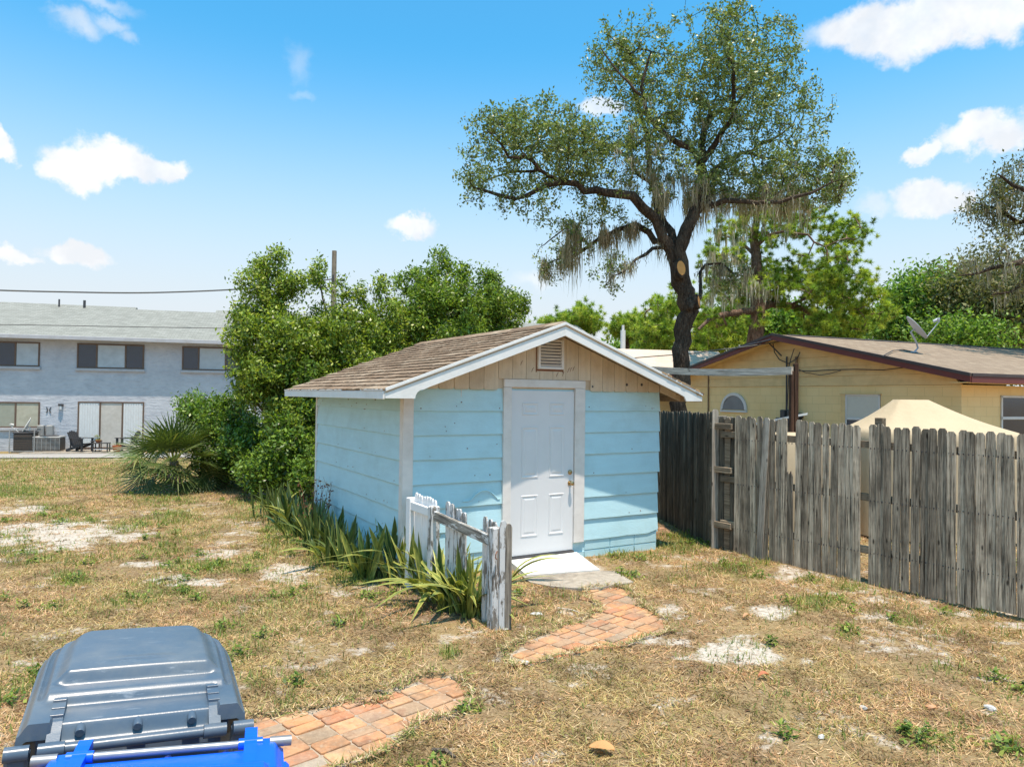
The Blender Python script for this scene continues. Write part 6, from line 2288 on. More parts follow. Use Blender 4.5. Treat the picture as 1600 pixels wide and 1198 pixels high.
def frond(az_, elev, stem, fan, green, droop, nseg=22, spread=R(125), name='frond'):
    d = Vector((math.cos(az_) * math.cos(elev), math.sin(az_) * math.cos(elev), math.sin(elev)))
    root = Vector((0, 0, .60))
    hub = root + d * stem - Vector((0, 0, droop * stem * .3))
    d2 = (d - Vector((0, 0, droop * .5))).normalized()
    side = d2.cross(Vector((0, 0, 1)))
    if side.length < .2: side = d2.cross(Vector((1, 0, 0)))
    side.normalize()
    side = (Matrix.Rotation(rnd.uniform(-.7, .7), 3, d2) @ side)
    nr = side.cross(d2)
    V, F, T = [], [], []
    # petiole
    for t in (0, .5, 1):
        c = root.lerp(hub, t) + Vector((0, 0, .03 * math.sin(math.pi * t)))
        V += [c - side * .014, c + side * .014]
        T += [green[1]] * 2
    F += [(0, 1, 3, 2), (2, 3, 5, 4)]
    for i in range(nseg):
        a = -spread + 2 * spread * i / (nseg - 1)
        L = fan * (1 - .35 * abs(a / spread) ** 1.5) * rnd.uniform(.88, 1.08)
        w = (d2 * math.cos(a) + side * math.sin(a)).normalized()
        s = w.cross(nr).normalized()
        fold = .10 * abs(math.sin(a))
        pts = []
        B = len(V)
        base_c = green[0] if rnd.random() > .12 else green[1]
        for j, t in enumerate((0.03, .35, .68, 1.0)):
            q = hub + w * (L * t) + nr * (fold * L * t) - Vector((0, 0, (.10 + droop * .35) * L * t * t * rnd.uniform(.7, 1.3)))
            wd = (.004, .017, .012, .001)[j] * (fan / .7)
            V += [q - s * wd + nr * .0, q + nr * wd * .5, q + s * wd]
            cc = tuple(c_ * (1 + .25 * (t > .9)) for c_ in base_c)
            T += [cc, tuple(c_ * .85 for c_ in cc), cc]
        for j in range(3):
            a0 = B + j * 3
            F += [(a0, a0 + 1, a0 + 4, a0 + 3), (a0 + 1, a0 + 2, a0 + 5, a0 + 4)]
    me = np_mesh(name, np.array([tuple(v) for v in V]), np.array(F), palm_leaf, np.array(T))
    return link(name, me, palm)


PG = ((.085, .12, .03), (.20, .23, .07))
PG2 = ((.12, .17, .04), (.26, .27, .08))
PDRY = ((.33, .25, .15), (.42, .33, .22))
for k in range(40):
    az_ = k * 2.399 + rnd.uniform(-.3, .3)
    lv = k / 39
    elev = R(82) - lv * R(112) + rnd.uniform(-.12, .12)
    frond(az_, elev, .46 + .20 * math.sin(lv * 3) + rnd.uniform(0, .12), rnd.uniform(.64, .84), PG if rnd.random() < .6 else PG2, .1 + lv * .5)
for k in range(7):
    frond(rnd.uniform(0, 6.28), R(-25) + rnd.uniform(-.2, .2), .42, .42, PDRY, .9, 14, R(70), 'dead_frond')
p = g_at(268, 771)
m = MB()
for k in range(16):
    a = k / 16 * 2 * math.pi
    m.tube([(0, 0, .24), (math.cos(a) * .10, math.sin(a) * .10, .20), (math.cos(a) * .2, math.sin(a) * .17, .06), (math.cos(a) * .24, math.sin(a) * .2, -.02)], [.03, .028, .024, .012], 5)
tag(m.build('root_mass', beam_wood, smooth=True, loc=(p.x, p.y - .12, p.z)), 'pale fibrous grey palm stump in front of the palmetto', 'stump')

# ------------------------------------------------------------------ snake plants
sp_leaf = leafmat('strap_leaf', .15, .35, .5)


def strap_mesh(L, W_, bend, twist, cols, edge, seed):
    r_ = random.Random(seed)
    n = 8
    V, F, T = [], [], []
    for j in range(n + 1):
        t = j / n
        wj = W_ * (.55 + .9 * math.sin(math.pi * min(.92, t * .8 + .12)) * .55) * (1 - max(0, (t - .72) / .28) ** 1.6)
        x = bend * t * t * L
        z = L * t * (1 - abs(bend) * .28 * t * t) - max(0, abs(bend) - .8) * L * .65 * max(0, t - .55) ** 1.2
        a = twist * t
        sx, sy = -math.sin(a) * 1, math.cos(a)
        cup = wj * .35
        for k, (u, e) in enumerate(((-1, 1), (-.78, 0), (0, 0), (.78, 0), (1, 1))):
            V.append((x + sx * wj * u * .5 - cup * (1 - u * u) * .8, sy * wj * u * .5, z))
            c = edge if e else cols[(j + k) % len(cols)]
            f = r_.uniform(.85, 1.15)
            T.append((c[0] * f, c[1] * f, c[2] * f))
    for j in range(n):
        for k in range(4):
            a0 = j * 5 + k
            F.append((a0, a0 + 1, a0 + 6, a0 + 5))
    return np_mesh('leaf', np.array(V), np.array(F), sp_leaf, np.array(T), True)


DG, DG2, YE = (.05, .085, .022), (.085, .13, .035), (.30, .32, .07)
YG, YG2, YY = (.26, .30, .07), (.38, .38, .08), (.70, .62, .16)
DARKL = [strap_mesh(L, W_, b_, tw, (DG, DG2), YE, i) for i, (L, W_, b_, tw) in enumerate(((.62, .058, .10, .4), (.55, .06, .3, -.5), (.48, .055, .55, .6), (.66, .055, -.05, .9), (.42, .06, .9, .2), (.55, .05, .2, 1.2)))]
PALEL = [strap_mesh(L, W_, b_, tw, (YG, YG2, DG2), YY, i + 50) for i, (L, W_, b_, tw) in enumerate(((.62, .06, .25, .5), (.55, .062, .6, -.6), (.5, .06, 1.15, .3), (.64, .055, .1, 1.0), (.58, .06, 1.4, -.2), (.46, .055, .8, .7)))]


def snake(x, y, n, pale, label, spread=.13, tall=1.0, group='strap leaved plants along the shed and picket fence'):
    z = gh(x, y)
    o = empty('snake_plant', (x, y, z))
    tag(o, label, 'snake plant', group)
    for k in range(int(n * 2.6)):
        a = rnd.uniform(0, 2 * math.pi)
        r_ = abs(rnd.gauss(0, spread))
        me = (PALEL if rnd.random() < pale else DARKL)[rnd.randrange(6)]
        q = link('leaf', me, o, (math.cos(a) * r_, math.sin(a) * r_, -.02), (rnd.uniform(-.28, .28), rnd.uniform(-.28, .28), a + rnd.uniform(-.8, .8)))
        s = rnd.uniform(.72, 1.15) * tall
        q.scale = (s, s, s)
    return o


SNL = [(5.1, -.30, 7, .1, 'dark strap leaved plant farthest back, beyond the shed corner at the thicket'), (4.7, -.22, 8, .1, 'dark strap leaved plant just beyond the back corner board of the shed'),
       (4.3, -.32, 9, .15, 'dark strap leaved plant level with the back corner board of the shed'), (3.85, -.36, 9, .1, 'tall dark plant clump standing at the shed back corner'),
       (3.45, -.28, 9, .15, 'dark plant clump just in front of the shed back corner'), (3.0, -.34, 10, .1, 'dark plant clump with dried twigs against the blue side wall'),
       (2.55, -.30, 9, .1, 'dark plant clump below the first thin twigs on the blue wall'), (2.1, -.36, 9, .15, 'dark upright plant clump halfway along the blue side wall'),
       (1.7, -.30, 10, .1, 'tallest dark plant clump near the middle of the side wall'), (1.25, -.36, 9, .2, 'dark green plant clump past the middle of the side wall'),
       (.85, -.30, 8, .4, 'mixed green and yellow plant clump before the front corner board'), (.45, -.28, 8, .6, 'yellowing plant clump leaning at the foot of the corner board')]
for (yy, xx, n, pale, lab) in SNL:
    x, y = sl(xx, yy)
    snake(x, y, n, pale, lab)
for (px_, py_, n, pale, lab, tall) in [(622, 902, 8, .7, 'yellow tipped plant clump left of the clean white fence post', 1.0), (645, 915, 9, .8, 'yellow green plant clump in front of the clean white fence post', .95),
                                       (668, 928, 9, .85, 'plant clump with arching yellow leaves before the good pickets', .9), (690, 938, 8, .8, 'plant clump at the flaking middle fence post', .9),
                                       (710, 950, 9, .8, 'plant clump with a hanging yellow leaf under the peeling rail', .9), (733, 958, 9, .8, 'plant clump before the broken pickets of the white fence', .85),
                                       (754, 962, 7, .7, 'plant clump beside the last flaking fence post', .8), (600, 885, 7, .5, 'half yellow plant clump near the shed front corner', .9)]:
    g = g_at(px_, py_)
    snake(g.x, g.y, n + 3, pale, lab, .13, tall * 1.12)
g = g_at(797, 908)
o = empty('snake_plant', (g.x, g.y, g.z))
tag(o, 'two long yellow green leaves arching out in front of the door', 'snake plant')
for (L, b_, rz_, ry_) in ((.62, .75, -.25, .25), (.70, .7, -.1, .45)):
    link('leaf', strap_mesh(L, .062, b_, .2, (YG, YG2), YY, 7), o, (0, 0, -.02), (0, ry_, rz_))
# dried twigs against the blue wall
m = MB()
x, y = sl(-.22, 2.6)
for k in range(26):
    a0 = Vector((rnd.uniform(-.1, .1), rnd.uniform(-.2, .2), 0))
    a1 = a0 + Vector((rnd.uniform(-.1, .15), rnd.uniform(-.35, .35), rnd.uniform(.4, .75)))
    a2 = a1 + Vector((rnd.uniform(-.1, .12), rnd.uniform(-.25, .25), rnd.uniform(.08, .3)))
    m.tube([a0, a1, a2], [.004, .003, .0015], 3)
    for _ in range(3):
        c = a1.lerp(a2, rnd.random()) + Vector((rnd.uniform(-.05, .05),) * 3)
        m.box(c.x - .008, c.x + .008, c.y - .008, c.y + .008, c.z - .008, c.z + .008)
tag(m.build('dry_stalks', rust, loc=(x, y, gh(x, y))), 'thin dry seed stalks in front of the blue side wall', 'dry weed')

# ------------------------------------------------------------------ pines and other trees beyond
def tufts(name, C_, n, L, W_, cols, mat, up=.35):
    m_ = len(C_)
    P = np.repeat(C_, n, 0)
    d = rng.normal(0, 1, (m_ * n, 3)) + np.array([0, 0, up])
    d /= np.linalg.norm(d, axis=1)[:, None]
    s = np.cross(d, rng.normal(0, 1, d.shape))
    s /= np.linalg.norm(s, axis=1)[:, None]
    Ls = (L * rng.uniform(.7, 1.2, m_ * n))[:, None]
    V = np.stack([P + s * W_ * .5, P - s * W_ * .5, P + d * Ls], 1).reshape(-1, 3)
    F = np.arange(m_ * n * 3).reshape(-1, 3)
    tc_ = np.repeat(palette(cols, m_, .15), n, 0)
    return np_mesh(name, V, F, mat, np.repeat(tc_ * rng.uniform(.75, 1.25, (m_ * n, 1)), 3, 0))


PINEC = [(.19, .29, .035), (.28, .39, .05), (.37, .46, .06), (.13, .20, .025), (.45, .50, .08)]


def pine(label, skel, blobs, nattr, Y, cols=PINEC, L=.30, nper=16, extra=2, tip=.016, W_=.035, name='pine_tree', puff=.17):
    o = empty(name, (0, 0, 0))
    tag(o, label, 'pine tree')
    A = in_blobs(blobs, nattr)
    pos, par, rad, tips, nsk = grow(skel, A, .45, tip, 2.2, .15, .0, .08)
    wood_mesh('trunk', pos, par, rad, bark_pine, o)
    C_ = [pos[b_] for (_, a, b_) in tips]
    C_ = np.array(C_)
    C_ = np.concatenate([C_ + rng.normal(0, puff, C_.shape) * k for k in [0] + [1] * extra])
    link('crown', tufts('crown', C_, nper, L, W_, cols, needle), o)
    return o, pos, rad


PY = 27.0
sk = [[(at(1181, 600, PY).x, PY, -.6, .34), (*at(1181, 560, PY), .31)] + px_line([(1181, 520, 0, .29), (1183, 480, 0, .26), (1183, 440, 0, .22), (1182, 400, 0, .19), (1180, 370, 0, .16), (1181, 345, 0, .12), (1184, 325, 0, .07)], PY),
      px_line([(1184, 485, 0, .16), (1205, 474, .5, .15), (1235, 478, 1, .13), (1265, 487, 1.4, .11), (1295, 497, 1.8, .08), (1325, 508, 2, .05), (1350, 520, 2, .03)], PY),
      px_line([(1182, 487, 0, .15), (1160, 486, -.5, .13), (1130, 492, -1, .11), (1105, 500, -1.4, .07), (1090, 515, -1.5, .05)], PY),
      px_line([(1183, 385, 0, .08), (1200, 368, -.4, .07), (1225, 362, -.8, .05), (1260, 368, -1.2, .04), (1290, 385, -1.5, .03), (1310, 372, -1.5, .02)], PY),
      px_line([(1183, 402, 0, .08), (1165, 385, .4, .06), (1145, 372, .8, .045), (1125, 368, 1, .03)], PY),
      px_line([(1205, 474, .5, .08), (1225, 450, .9, .07), (1255, 440, 1.2, .06), (1290, 430, 1.4, .04), (1320, 440, 1.5, .025)], PY),
      px_line([(1235, 478, 1, .06), (1262, 465, 0, .05), (1300, 462, -.4, .04), (1340, 472, -.6, .03), (1365, 490, -.6, .015)], PY)]
o, pos, rad = pine('large spreading pine rising behind the yellow house gable', sk,
     [(1315, 372, PY, 30, 32, 1.6, 1.2), (1210, 372, PY, 36, 14, 2), (1155, 350, PY, 34, 16, 1.6, 1.1), (1255, 340, PY, 40, 18, 1.8, 1.1), (1210, 320, PY, 40, 14, 1.8, .7), (1190, 338, PY, 36, 14, 1.8, .8), (1225, 415, PY, 40, 20, 2), (1280, 425, PY, 52, 28, 2.4, 1.3), (1325, 455, PY, 40, 34, 2.2, 1.3),
      (1345, 495, PY, 40, 26, 2, 1.2), (1290, 480, PY, 45, 30, 2), (1235, 455, PY, 36, 24, 2), (1180, 440, PY, 34, 26, 2, .7), (1130, 400, PY, 42, 26, 2, .5), (1130, 455, PY, 40, 28, 2, .6), (1105, 505, PY, 34, 18, 1.6), (1260, 510, PY, 30, 12, 1.6, .5), (1160, 500, PY, 30, 14, 1.6, .6)],
     500, PY, nper=66, extra=5, L=.17, W_=.020)
moss(o, pos, rad, [(1090, 1180, 340, 470, 1.2, .3, 1.1), (1160, 1215, 420, 470, .7, .3, .9), (1180, 1280, 320, 370, .5, .2, .6)], 130, cols=((.50, .46, .36), (.42, .38, .29), (.58, .53, .42)), w0=.022)

for (lab, tx, ty, Y, bl_, na) in [
    ('rounded pine with flat dome crown just left of the shed roof peak, farther back', 908, 530, 46, [(908, 498, 46, 28, 12, 3, 1.2), (890, 506, 46, 20, 8, 2), (922, 510, 46, 14, 10, 2, .7), (905, 515, 46, 18, 8, 2, .5)], 260),
    ('small dome shaped pine behind the white flue pipe', 978, 545, 48, [(978, 508, 48, 23, 9, 3, 1.3), (966, 516, 48, 13, 7, 2, .6), (992, 520, 48, 13, 10, 2, .7)], 220),
    ('low pale dome of a pine behind the thicket at the left end of the row', 858, 540, 50, [(858, 508, 50, 19, 4, 2.5), (852, 514, 50, 14, 6, 2)], 130),
    ('yellow green pine close left of the oak trunk', 1032, 560, 34, [(1030, 490, 34, 22, 26, 2), (1020, 520, 34, 28, 22, 2), (1045, 525, 34, 20, 26, 2), (1012, 545, 34, 20, 10, 1.6, .6), (1062, 470, 34, 14, 30, 1.5, .6)], 330),
    ('green pine filling the gap right of the oak trunk', 1110, 560, 33, [(1110, 528, 33, 26, 22, 2), (1095, 545, 33, 22, 10, 2), (1140, 520, 33, 26, 18, 2), (1098, 500, 33, 14, 16, 1.5, .5)], 300)]:
    c = at(tx, ty, Y)
    top = at(bl_[0][0], bl_[0][1], Y)
    sk = [[(c.x, Y, -.8, .2), (*c, .17), (top.x, Y, (c.z + top.z) / 2, .14), (top.x, Y, top.z - .4, .07)]]
    pine(lab, sk, bl_, int(na * .7), Y, L=.0062 * Y, nper=50, extra=4, W_=.0008 * Y, cols=PINEC, puff=.0060 * Y)

BR = [(.10, .19, .03), (.15, .27, .04), (.21, .35, .05), (.07, .12, .02), (.28, .38, .07)]
OL = [(.13, .15, .055), (.18, .19, .07), (.22, .21, .10), (.09, .11, .04), (.27, .26, .12)]


def tree(label, px_, py_, Y, blobs, na, per, L, cols, trunk=.16, name='broadleaf_tree', spread=.35, cat='tree', stems=4):
    c = at(px_, py_, Y)
    return shrub(name, label, cat, (c.x, Y), (stems, .1, trunk), blobs, na, per, L, cols, None, spread, .5, leaf_far, bark_oak, .014, .55)


tree('dense fresh green tree behind the satellite dish', 1432, 560, 33, [(1430, 470, 33, 40, 36, 2.5), (1445, 450, 33, 42, 26, 2.2), (1410, 500, 33, 32, 30, 2.2), (1470, 480, 33, 36, 30, 2.4), (1450, 515, 33, 44, 20, 2.4), (1395, 520, 33, 22, 14, 2)], 420, 70, .21, BR)
tree('dark green tree low behind the pine trunk', 1150, 560, 38, [(1150, 500, 38, 32, 24, 2.5), (1215, 505, 38, 36, 24, 2.5), (1125, 520, 38, 26, 14, 2), (1185, 520, 38, 40, 14, 2.4)], 320, 70, .22, BR)
tree('bright leafy tree seen under the pine limbs', 1250, 560, 40, [(1250, 508, 40, 30, 20, 2.5), (1290, 515, 40, 34, 16, 2.5), (1330, 515, 40, 30, 16, 2.5)], 280, 66, .22, BR)
tree('olive tree with greyish moss right of the fresh green tree', 1515, 560, 30, [(1510, 470, 30, 44, 40, 2.4), (1550, 450, 30, 46, 34, 2.2), (1530, 510, 30, 55, 26, 2.4), (1580, 500, 30, 44, 40, 2.4), (1490, 435, 30, 26, 16, 1.5, .5), (1620, 470, 30, 40, 50, 2.4)], 520, 66, .18, OL)
tree('small green tree low beside the right frame edge', 1485, 560, 27, [(1480, 520, 27, 34, 16, 1.6), (1530, 530, 27, 40, 14, 1.6)], 160, 70, .15, BR)
# mossy oak at the right edge
EY = 21
e0 = at(1745, 600, EY)
sk = [[(e0.x, EY, -.4, .35), (*at(1742, 560, EY), .3)] + px_line([(1735, 480, 0, .27), (1720, 420, 0, .25), (1700, 370, 0, .2), (1680, 320, 0, .15), (1660, 270, 0, .09), (1640, 230, 0, .05)], EY),
      px_line([(1722, 420, 0, .16), (1680, 400, -.5, .13), (1640, 405, -.9, .11), (1600, 408, -1.1, .09), (1575, 412, -1.2, .07), (1550, 420, -1.2, .05), (1525, 425, -1.2, .03), (1500, 432, -1.2, .015)], EY),
      px_line([(1700, 370, 0, .13), (1660, 350, .4, .11), (1620, 352, .7, .09), (1590, 345, .8, .07), (1560, 325, .9, .05), (1535, 318, .9, .03), (1512, 312, 1, .015)], EY),
      px_line([(1690, 350, 0, .11), (1650, 310, -.4, .09), (1610, 300, -.6, .07), (1580, 290, -.7, .05), (1560, 270, -.8, .02)], EY),
      px_line([(1640, 405, -.9, .06), (1610, 430, -.7, .05), (1580, 455, -.5, .04), (1545, 460, -.4, .02)], EY)]
eo = empty('live_oak', (0, 0, 0))
tag(eo, 'sparse mossy oak reaching in from the right edge of the picture', 'tree')
A = in_blobs([(1590, 270, EY, 32, 28, 1.4), (1560, 320, EY + .8, 46, 24, 1.4), (1530, 315, EY + .9, 26, 14, .8, .8), (1590, 350, EY + .7, 42, 24, 1.5, .7), (1560, 390, EY - 1, 52, 26, 1.6, .6), (1530, 405, EY - 1, 32, 18, 1.2, .7), (1660, 300, EY, 60, 60, 2), (1680, 400, EY, 70, 60, 2),
              (1580, 440, EY - .6, 44, 24, 1.4), (1740, 340, EY, 70, 90, 2.4), (1600, 300, EY, 40, 30, 1.5)], 620)
pos, par, rad, tips, nsk = grow(sk, A, .32, .008, 2.3, .2, .03, .10)
wood_mesh('trunk', pos, par, rad, bark_oak, eo)
P = twig_points(pos, tips, 34, .16, .3)
link('crown', leafcloud('crown', P, .11, .42, [(.12, .135, .045), (.16, .165, .06), (.09, .10, .035), (.22, .21, .09)], leaf_oak, .3, .3), eo)
moss(eo, pos, rad, [(1500, 1650, 250, 470, 1, .2, .7)], 150, cols=((.40, .36, .29), (.46, .42, .34), (.30, .27, .21)), w0=.018)
# a loose line of trees farther off, seen where nothing nearer stands
for k, (px_, hp, w_) in enumerate([(1560, 540, 60), (60, 560, 70), (-150, 540, 80), (640, 575, 90), (1700, 520, 80), (-380, 540, 90), (1000, 560, 60)]):
    Yd = 78
    lab = ['distant tree rounding above the house ridge near the right frame edge', 'distant tree behind the grey building at left', 'distant tree beyond the left frame edge', 'distant tree hidden behind the thicket',
           'distant tree beyond the right frame edge', 'farthest left distant tree outside the frame', 'distant tree low behind the pale roofed house'][k]
    if px_ in (60, 640): continue
    tree(lab, px_, 610, Yd, [(px_, hp, Yd, w_, 40, 6), (px_ + 20, hp + 25, Yd, w_, 30, 6)], 170, 46, .5, BR, .3, spread=.8, name='distant_tree')

# ================================================================== WHEELIE BINS
greyp, N = new_mat('grey_plastic')
tc = N.n('ShaderNodeTexCoord').outputs['Object']
n1 = N.noise(tc, 5, 5, .6)
n2 = N.noise(N.n('ShaderNodeVectorMath', {0: tc, 1: (8, 60, 20)}, operation='MULTIPLY').outputs[0], 1.0, 6, .75)
c = N.mix(n1, (.058, .086, .122), (.082, .118, .162))
c = N.mix(N.ramp(n2, [(.60, 0), (.70, .5)]), c, (.34, .38, .42))
c = N.mix(N.math('MULTIPLY', N.ramp(N.noise(tc, 3.2, 7, .72), [(.45, 0), (.75, 1)]), .35), c, (.26, .25, .22))
N.out(N.n('ShaderNodeBsdfPrincipled', {'Base Color': c, 'Roughness': N.math('ADD', N.math('MULTIPLY', n1, .16), .24), 'Specular IOR Level': .5,
      'Normal': N.n('ShaderNodeBump', {'Strength': .12, 'Distance': .002, 'Height': N.noise(tc, 160, 3, .6)}).outputs[0]}).outputs[0])
bluep, N = new_mat('blue_plastic')
tc = N.n('ShaderNodeTexCoord').outputs['Object']
n1 = N.noise(tc, 6, 4, .6)
N.out(N.n('ShaderNodeBsdfPrincipled', {'Base Color': N.mix(n1, (.002, .085, .62), (.004, .12, .78)), 'Roughness': N.math('ADD', N.math('MULTIPLY', n1, .12), .28), 'Specular IOR Level': .5}).outputs[0])
steel = paint('steel_bar', (0.32, 0.32, 0.33), 0.42, 0.12, (0.25, 0.18, 0.12), 0.4, 0.04, metal=.6)
black_rubber = paint('rubber', (0.02, 0.02, 0.02), 0.8)


def sst(x, a, b_):
    t = max(0, min(1, (x - a) / (b_ - a)))
    return t * t * (3 - 2 * t)


def lid_mesh(W_, D_, mat):
    """moulded lid as a height field: rim, shoulder, raised panel, cross groove and hinge apron"""
    nu, nv = 150, 170
    V = []
    for j in range(nv + 1):
        v = j / nv
        y = D_ * v
        for i in range(nu + 1):
            u = i / nu * 2 - 1
            # outline: narrower at the hinge end, rounded at the far end
            hw = W_ / 2 * (1 - .03 * (1 - v)) * (1 - .14 * sst(v, .86, 1.0) ** 2 - .04 * sst(v, .7, 1))
            x = hw * u
            ex = hw - abs(x)                      # distance to the side edge
            ey = D_ - y
            z = .035 * sst(ex, 0, .03) * sst(ey, 0, .03)
            z += .022 * sst(ex, .042, .062) * sst(y, .15, .19)
            z -= .006 * (sst(ex, .030, .038) - sst(ex, .038, .050)) * sst(y, .17, .2)
            # raised panel: trapezoid, sides sloping in
            side = .105 + .018 * (v)
            pz = sst(ex, side - .05, side) * sst(y, .262, .292) * sst(ey, -.03, .045)
            z += .036 * pz * (1 - .12 * ((u) ** 2))
            z -= .010 * (sst(y, .238, .25) - sst(y, .256, .272)) * sst(ex, .06, .10)
            z += .004 * (sst(y, .335, .350) - sst(y, .352, .40)) * sst(ex, .18, .28)
            # hinge apron: a lower step near the hinge, with a lip
            ap = sst(ex, .082, .092) * (1 - sst(y, .150, .172))
            z -= .016 * ap
            z -= .05 * sst(-y, -.035, -.0) * sst(ex, .082, .092)
            # small corner blocks
            z -= .006 * (1 - sst(ex, .04, .047)) * (sst(ey, .09, .094) - sst(ey, .10, .104))
            z -= .16 * max(0, v - .6) ** 2 * .18
            V.append((x, y, z))
    F = [(j * (nu + 1) + i, j * (nu + 1) + i + 1, (j + 1) * (nu + 1) + i + 1, (j + 1) * (nu + 1) + i) for j in range(nv) for i in range(nu)]
    n0 = len(V)
    ring = [i for i in range(nu + 1)] + [j * (nu + 1) + nu for j in range(1, nv + 1)] + [nv * (nu + 1) + i for i in range(nu - 1, -1, -1)] + [j * (nu + 1) for j in range(nv - 1, 0, -1)]
    for q in ring:
        x, y, z = V[q]
        V.append((x * 1.012, y + (y - D_ / 2) * .012, z - .048))
    m_ = len(ring)
    for k in range(m_):
        F.append((ring[k], n0 + k, n0 + (k + 1) % m_, ring[(k + 1) % m_]))
    me = np_mesh('lid', np.array(V), np.array(F), mat, None, True)
    try: me.set_sharp_from_angle(angle=R(50))
    except Exception: pass
    return me


def wheelie(loc, rz, tilt, W_, D_, H_, mat, label, bar_mat, knobs=3, blue=False):
    bz = .030 if blue else -.028
    o = empty('wheelie_bin', loc)
    o.rotation_euler = (tilt[0], tilt[1], rz)
    tag(o, label, 'wheelie bin', 'wheeled bins by the path')
    # tapered body
    m = MB()
    n_ = 6
    for (t, s) in ((0, .74), (.08, .76), (.9, .96), (.95, .97), (.951, 1.02), (1, 1.02)):
        hw, z = W_ / 2 * s * .95, H_ * t
        y0_, y1_ = .05 + (1 - s) * .10, .05 + (D_ - .08) * (.72 + .28 * s) if s < 1 else D_ - .03
        c_ = .05
        for (x, y) in ((-hw + c_, y0_), (hw - c_, y0_), (hw, y0_ + c_), (hw, y1_ - c_), (hw - c_, y1_), (-hw + c_, y1_), (-hw, y1_ - c_), (-hw, y0_ + c_)):
            m.v.append((x, y, z))
    for r_ in range(5):
        for k in range(8):
            m.f.append((r_ * 8 + k, r_ * 8 + (k + 1) % 8, r_ * 8 + 8 + (k + 1) % 8, r_ * 8 + 8 + k))
    m.f.append(tuple(range(7, -1, -1)))
    m.build('body', mat, o, True)
    for s in (-1, 1):
        MB().lathe([(.02, -.03), (.12, -.03), (.135, -.015), (.135, .015), (.12, .03), (.02, .03)], 20, Matrix.Translation((s * (W_ / 2 * .86), .03, .13)) @ Matrix.Rotation(R(90), 4, 'Y')).build('wheel', black_rubber, o, True)
    MB().tube([(-W_ * .4, .03, .13), (W_ * .4, .03, .13)], .012, 8).build('axle', steel, o)
    lid = link('lid', lid_mesh(W_, D_, mat), o, (0, -.03 if blue else .03, H_ + .02))
    # apron details: knobs, straps, hinge blocks
    for k in range(knobs):
        x = (-.155 + k * .155) * W_ / .65
        Mk = Matrix.Translation((x, .045, .004)) @ Matrix.Rotation(R(-78), 4, 'X')
        MB().lathe([(.012, -.048), (.0145, -.042), (.0145, .0), (.012, .014), (.006, .020)], 12, Mk).build('rib_knob', mat, lid, True)
        if not blue:
            MB().box(x - .026, x + .026, -.035, .012, -.050, -.047, .002).build('tab', steel, lid)
    for s in (-1, 1):
        x = s * (W_ / 2 - .105)
        m = MB()
        prof = ([(.165, .040), (.10, .042), (.04, .042), (-.02, .046), (-.058, .046), (-.062, .02), (.0, .02), (.165, .012)] if blue else None) or [(.165, .046), (.12, .045), (.07, .038), (.03, .024), (.0, .004), (-.025, -.012), (-.045, -.020), (-.045, -.040), (.0, -.02), (.05, .006), (.165, .012)]
        m.prism([(a, b_) for a, b_ in prof], (-.018, .018), Matrix.Translation((x, 0, 0)) @ Matrix.Rotation(R(90), 4, 'Z'))
        m.build('hinge_strap', mat, lid)
        for yy in (() if blue else (.13, .085, .045)):
            MB().box(x - .018, x + .018, yy, yy + .005, .020 + yy * .16, .029 + yy * .16 + .002, .001).build('strap_rib', mat, lid)
        MB().tube([(x - .034, -.045, bz), (x + .034, -.045, bz)], .016 if blue else .021, 14).build('hinge_barrel', mat, o, True, loc=(0, .03, H_ + .02))
        MB().tube([(s * (W_ / 2 - .05), -.045, bz), (s * (W_ / 2 + .012), -.045, bz)], .015 if blue else .022, 12).build('hinge_block', mat if not blue else steel, o, True, loc=(0, .03, H_ + .02))
        MB().box(min(s * (W_ / 2 - .05), s * (W_ / 2 + .01)), max(s * (W_ / 2 - .05), s * (W_ / 2 + .01)), -.05, .02, -.12, -.03, .01).build('bracket', mat, o, loc=(0, .03, H_ + .02))
    MB().tube([(-W_ / 2 + .14, -.045, bz), (W_ / 2 - .14, -.045, bz)], .011 if blue else .0155, 14).build('handle_bar', bar_mat, o, True, loc=(0, .03, H_ + .02))
    return o


hl, hr_ = at(17, 1182, 2.08), at(390, 1136, 2.34)
ctr = (hl + hr_) / 2
ang = math.atan2((hr_ - hl).y, (hr_ - hl).x)
GH = 1.035
wheelie((ctr.x - .09, ctr.y + .015, 0), R(27), (R(0), R(4.0)), .66, .775, GH, greyp, 'slate grey wheelie bin with domed lid at the lower left', greyp)
bl_, br_ = at(58, 1196, 2.02), at(436, 1157, 2.21)
bc = (bl_ + br_) / 2
wheelie((bc.x - .03, bc.y - .045, -.02), R(180 + 18.5), (0, R(-3)), .66, .83, GH - .0, bluep, 'bright blue wheelie bin cut off by the bottom edge', steel, 2, True)

# ================================================================== SMALL THINGS ON THE GROUND
olf = leafmat('orange_leaf', .2, .6, .3)


def big_leaf(px_, py_, L, W_, col, rz, label):
    g = g_at(px_, py_)
    V, F, T = [], [], []
    n = 8
    for j in range(n + 1):
        t = j / n
        w = W_ * math.sin(math.pi * (t * .94 + .03)) ** .7
        z = .012 + .018 * math.sin(t * 3.1) + .01 * t
        V += [(L * (t - .5), -w / 2, z + .012), (L * (t - .5), 0, z), (L * (t - .5), w / 2, z + .015)]
        T += [col] * 3
    for j in range(n):
        F += [(j * 3, j * 3 + 1, j * 3 + 4, j * 3 + 3), (j * 3 + 1, j * 3 + 2, j * 3 + 5, j * 3 + 4)]
    o = link('fallen_leaf', np_mesh('fallen_leaf', np.array(V), np.array(F), olf, np.array(T), True), None, (g.x, g.y, g.z + .012), (0, 0, rz))
    tag(o, label, 'leaf')


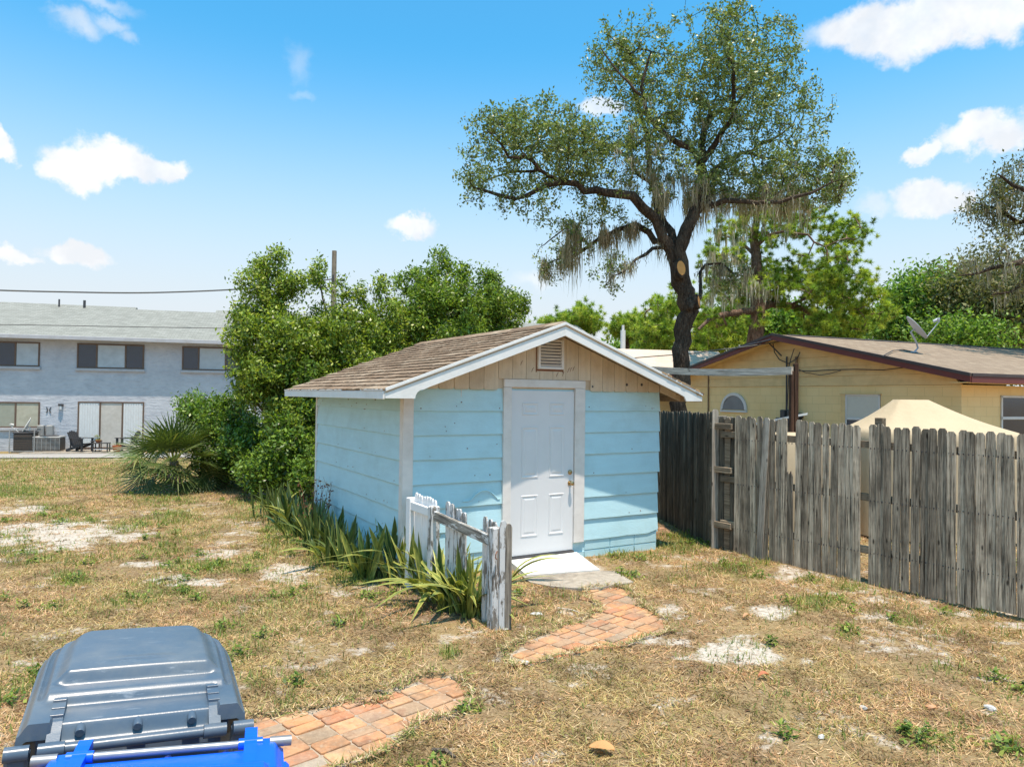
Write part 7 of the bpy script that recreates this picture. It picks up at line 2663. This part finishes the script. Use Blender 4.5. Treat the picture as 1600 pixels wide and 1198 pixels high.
big_leaf(940, 1178, .15, .10, (.62, .32, .13), -.35, 'large dry orange leaf on the dead grass at the bottom edge')
big_leaf(1193, 1062, .08, .05, (.50, .18, .09), .1, 'small reddish leaf right of the big sandy patch')
big_leaf(1166, 968, .08, .04, (.50, .28, .15), .5, 'curled tan leaf above the sandy patch by the fence')


def shard(px_, py_, s, mat, label, flat=.35, seed=1, name='brick_fragment', cat='rubble'):
    r_ = random.Random(seed)
    g = g_at(px_, py_)
    n = 7
    m = MB()
    rings = [(-.3, 1.0), (.55, .95), (1.0, .55)]
    for (z, k_) in rings:
        for i in range(n):
            a = 2 * math.pi * i / n
            q = s * k_ * r_.uniform(.7, 1.15)
            m.v.append((math.cos(a) * q, math.sin(a) * q * .7, z * s * flat))
    for r0 in range(2):
        m.f += [(r0 * n + i, r0 * n + (i + 1) % n, r0 * n + n + (i + 1) % n, r0 * n + n + i) for i in range(n)]
    m.f.append(tuple(2 * n + i for i in range(n)))
    tag(m.build(name, mat, loc=(g.x, g.y, g.z + .01), rot=(0, 0, r_.uniform(0, 3))), label, cat)


shard(823, 940, .05, pm, 'orange brick fragment in the litter right of the picket fence end', .4, 1)
shard(1034, 827, .06, pm, 'orange brick piece at the shed right front corner by the dark fence', .4, 2)
shard(1455, 1107, .04, pm, 'pinkish brick chip lying on the lawn near the lower right', .4, 3)
pale_stone = paint('pale_stone', (0.50, 0.49, 0.47), .9, .2, (.3, .28, .25), .4, .5)
shard(1548, 1110, .05, pale_stone, 'grey white stone near the right edge of the lawn', .5, 4, 'stone', 'stone')
shard(1284, 1153, .025, pale_stone, 'tiny white stone in the dead grass at the lower right', .5, 5, 'stone', 'stone')
shard(1349, 1108, .03, pale_stone, 'small pale pebble in the dry grass below the fence', .5, 6, 'stone', 'stone')
shard(532, 975, .045, paint('dark_stone', (.16, .15, .16), .8, .2), 'dark grey stone on the lawn left of the snake plants', .6, 7, 'stone', 'stone')
shard(838, 960, .07, pale_stone, 'broken white plaster flake near the end of the picket fence', .12, 8, 'plaster_flake', 'rubble')
shard(820, 1036, .045, pale_stone, 'white chip on the near end of the upper brick path', .2, 9, 'plaster_flake', 'rubble')
shard(790, 984, .03, pale_stone, 'narrow white chip below the picket fence end', .15, 11, 'plaster_flake', 'rubble')
for (a, b_, c_, lab, mt) in (((675, 1176), (712, 1186), .012, 'short curled piece of dark bark below the lower brick path', bark_shrub), ((583, 1084), (602, 1088), .010, 'dark stick lying at the edge of the lower brick path', bark_shrub),
                             ((870, 952), (915, 962), .007, 'pale curved twig in the litter beside the brick path', beam_wood), ((247, 909), (268, 906), .012, 'dark stick on the sandy strip in the left lawn', bark_shrub),
                             ((390, 772), (440, 774), .015, 'long pale branch lying in front of the thicket', beam_wood)):
    p0, p1 = g_at(*a), g_at(*b_)
    mid_ = (p0 + p1) / 2 + Vector((.01, .03, .02))
    tag(MB().tube([p0 + Vector((0, 0, .02)), mid_, p1 + Vector((0, 0, .015))], [c_, c_ * 1.1, c_ * .5], 6).build('stick', mt, smooth=True), lab, 'stick')
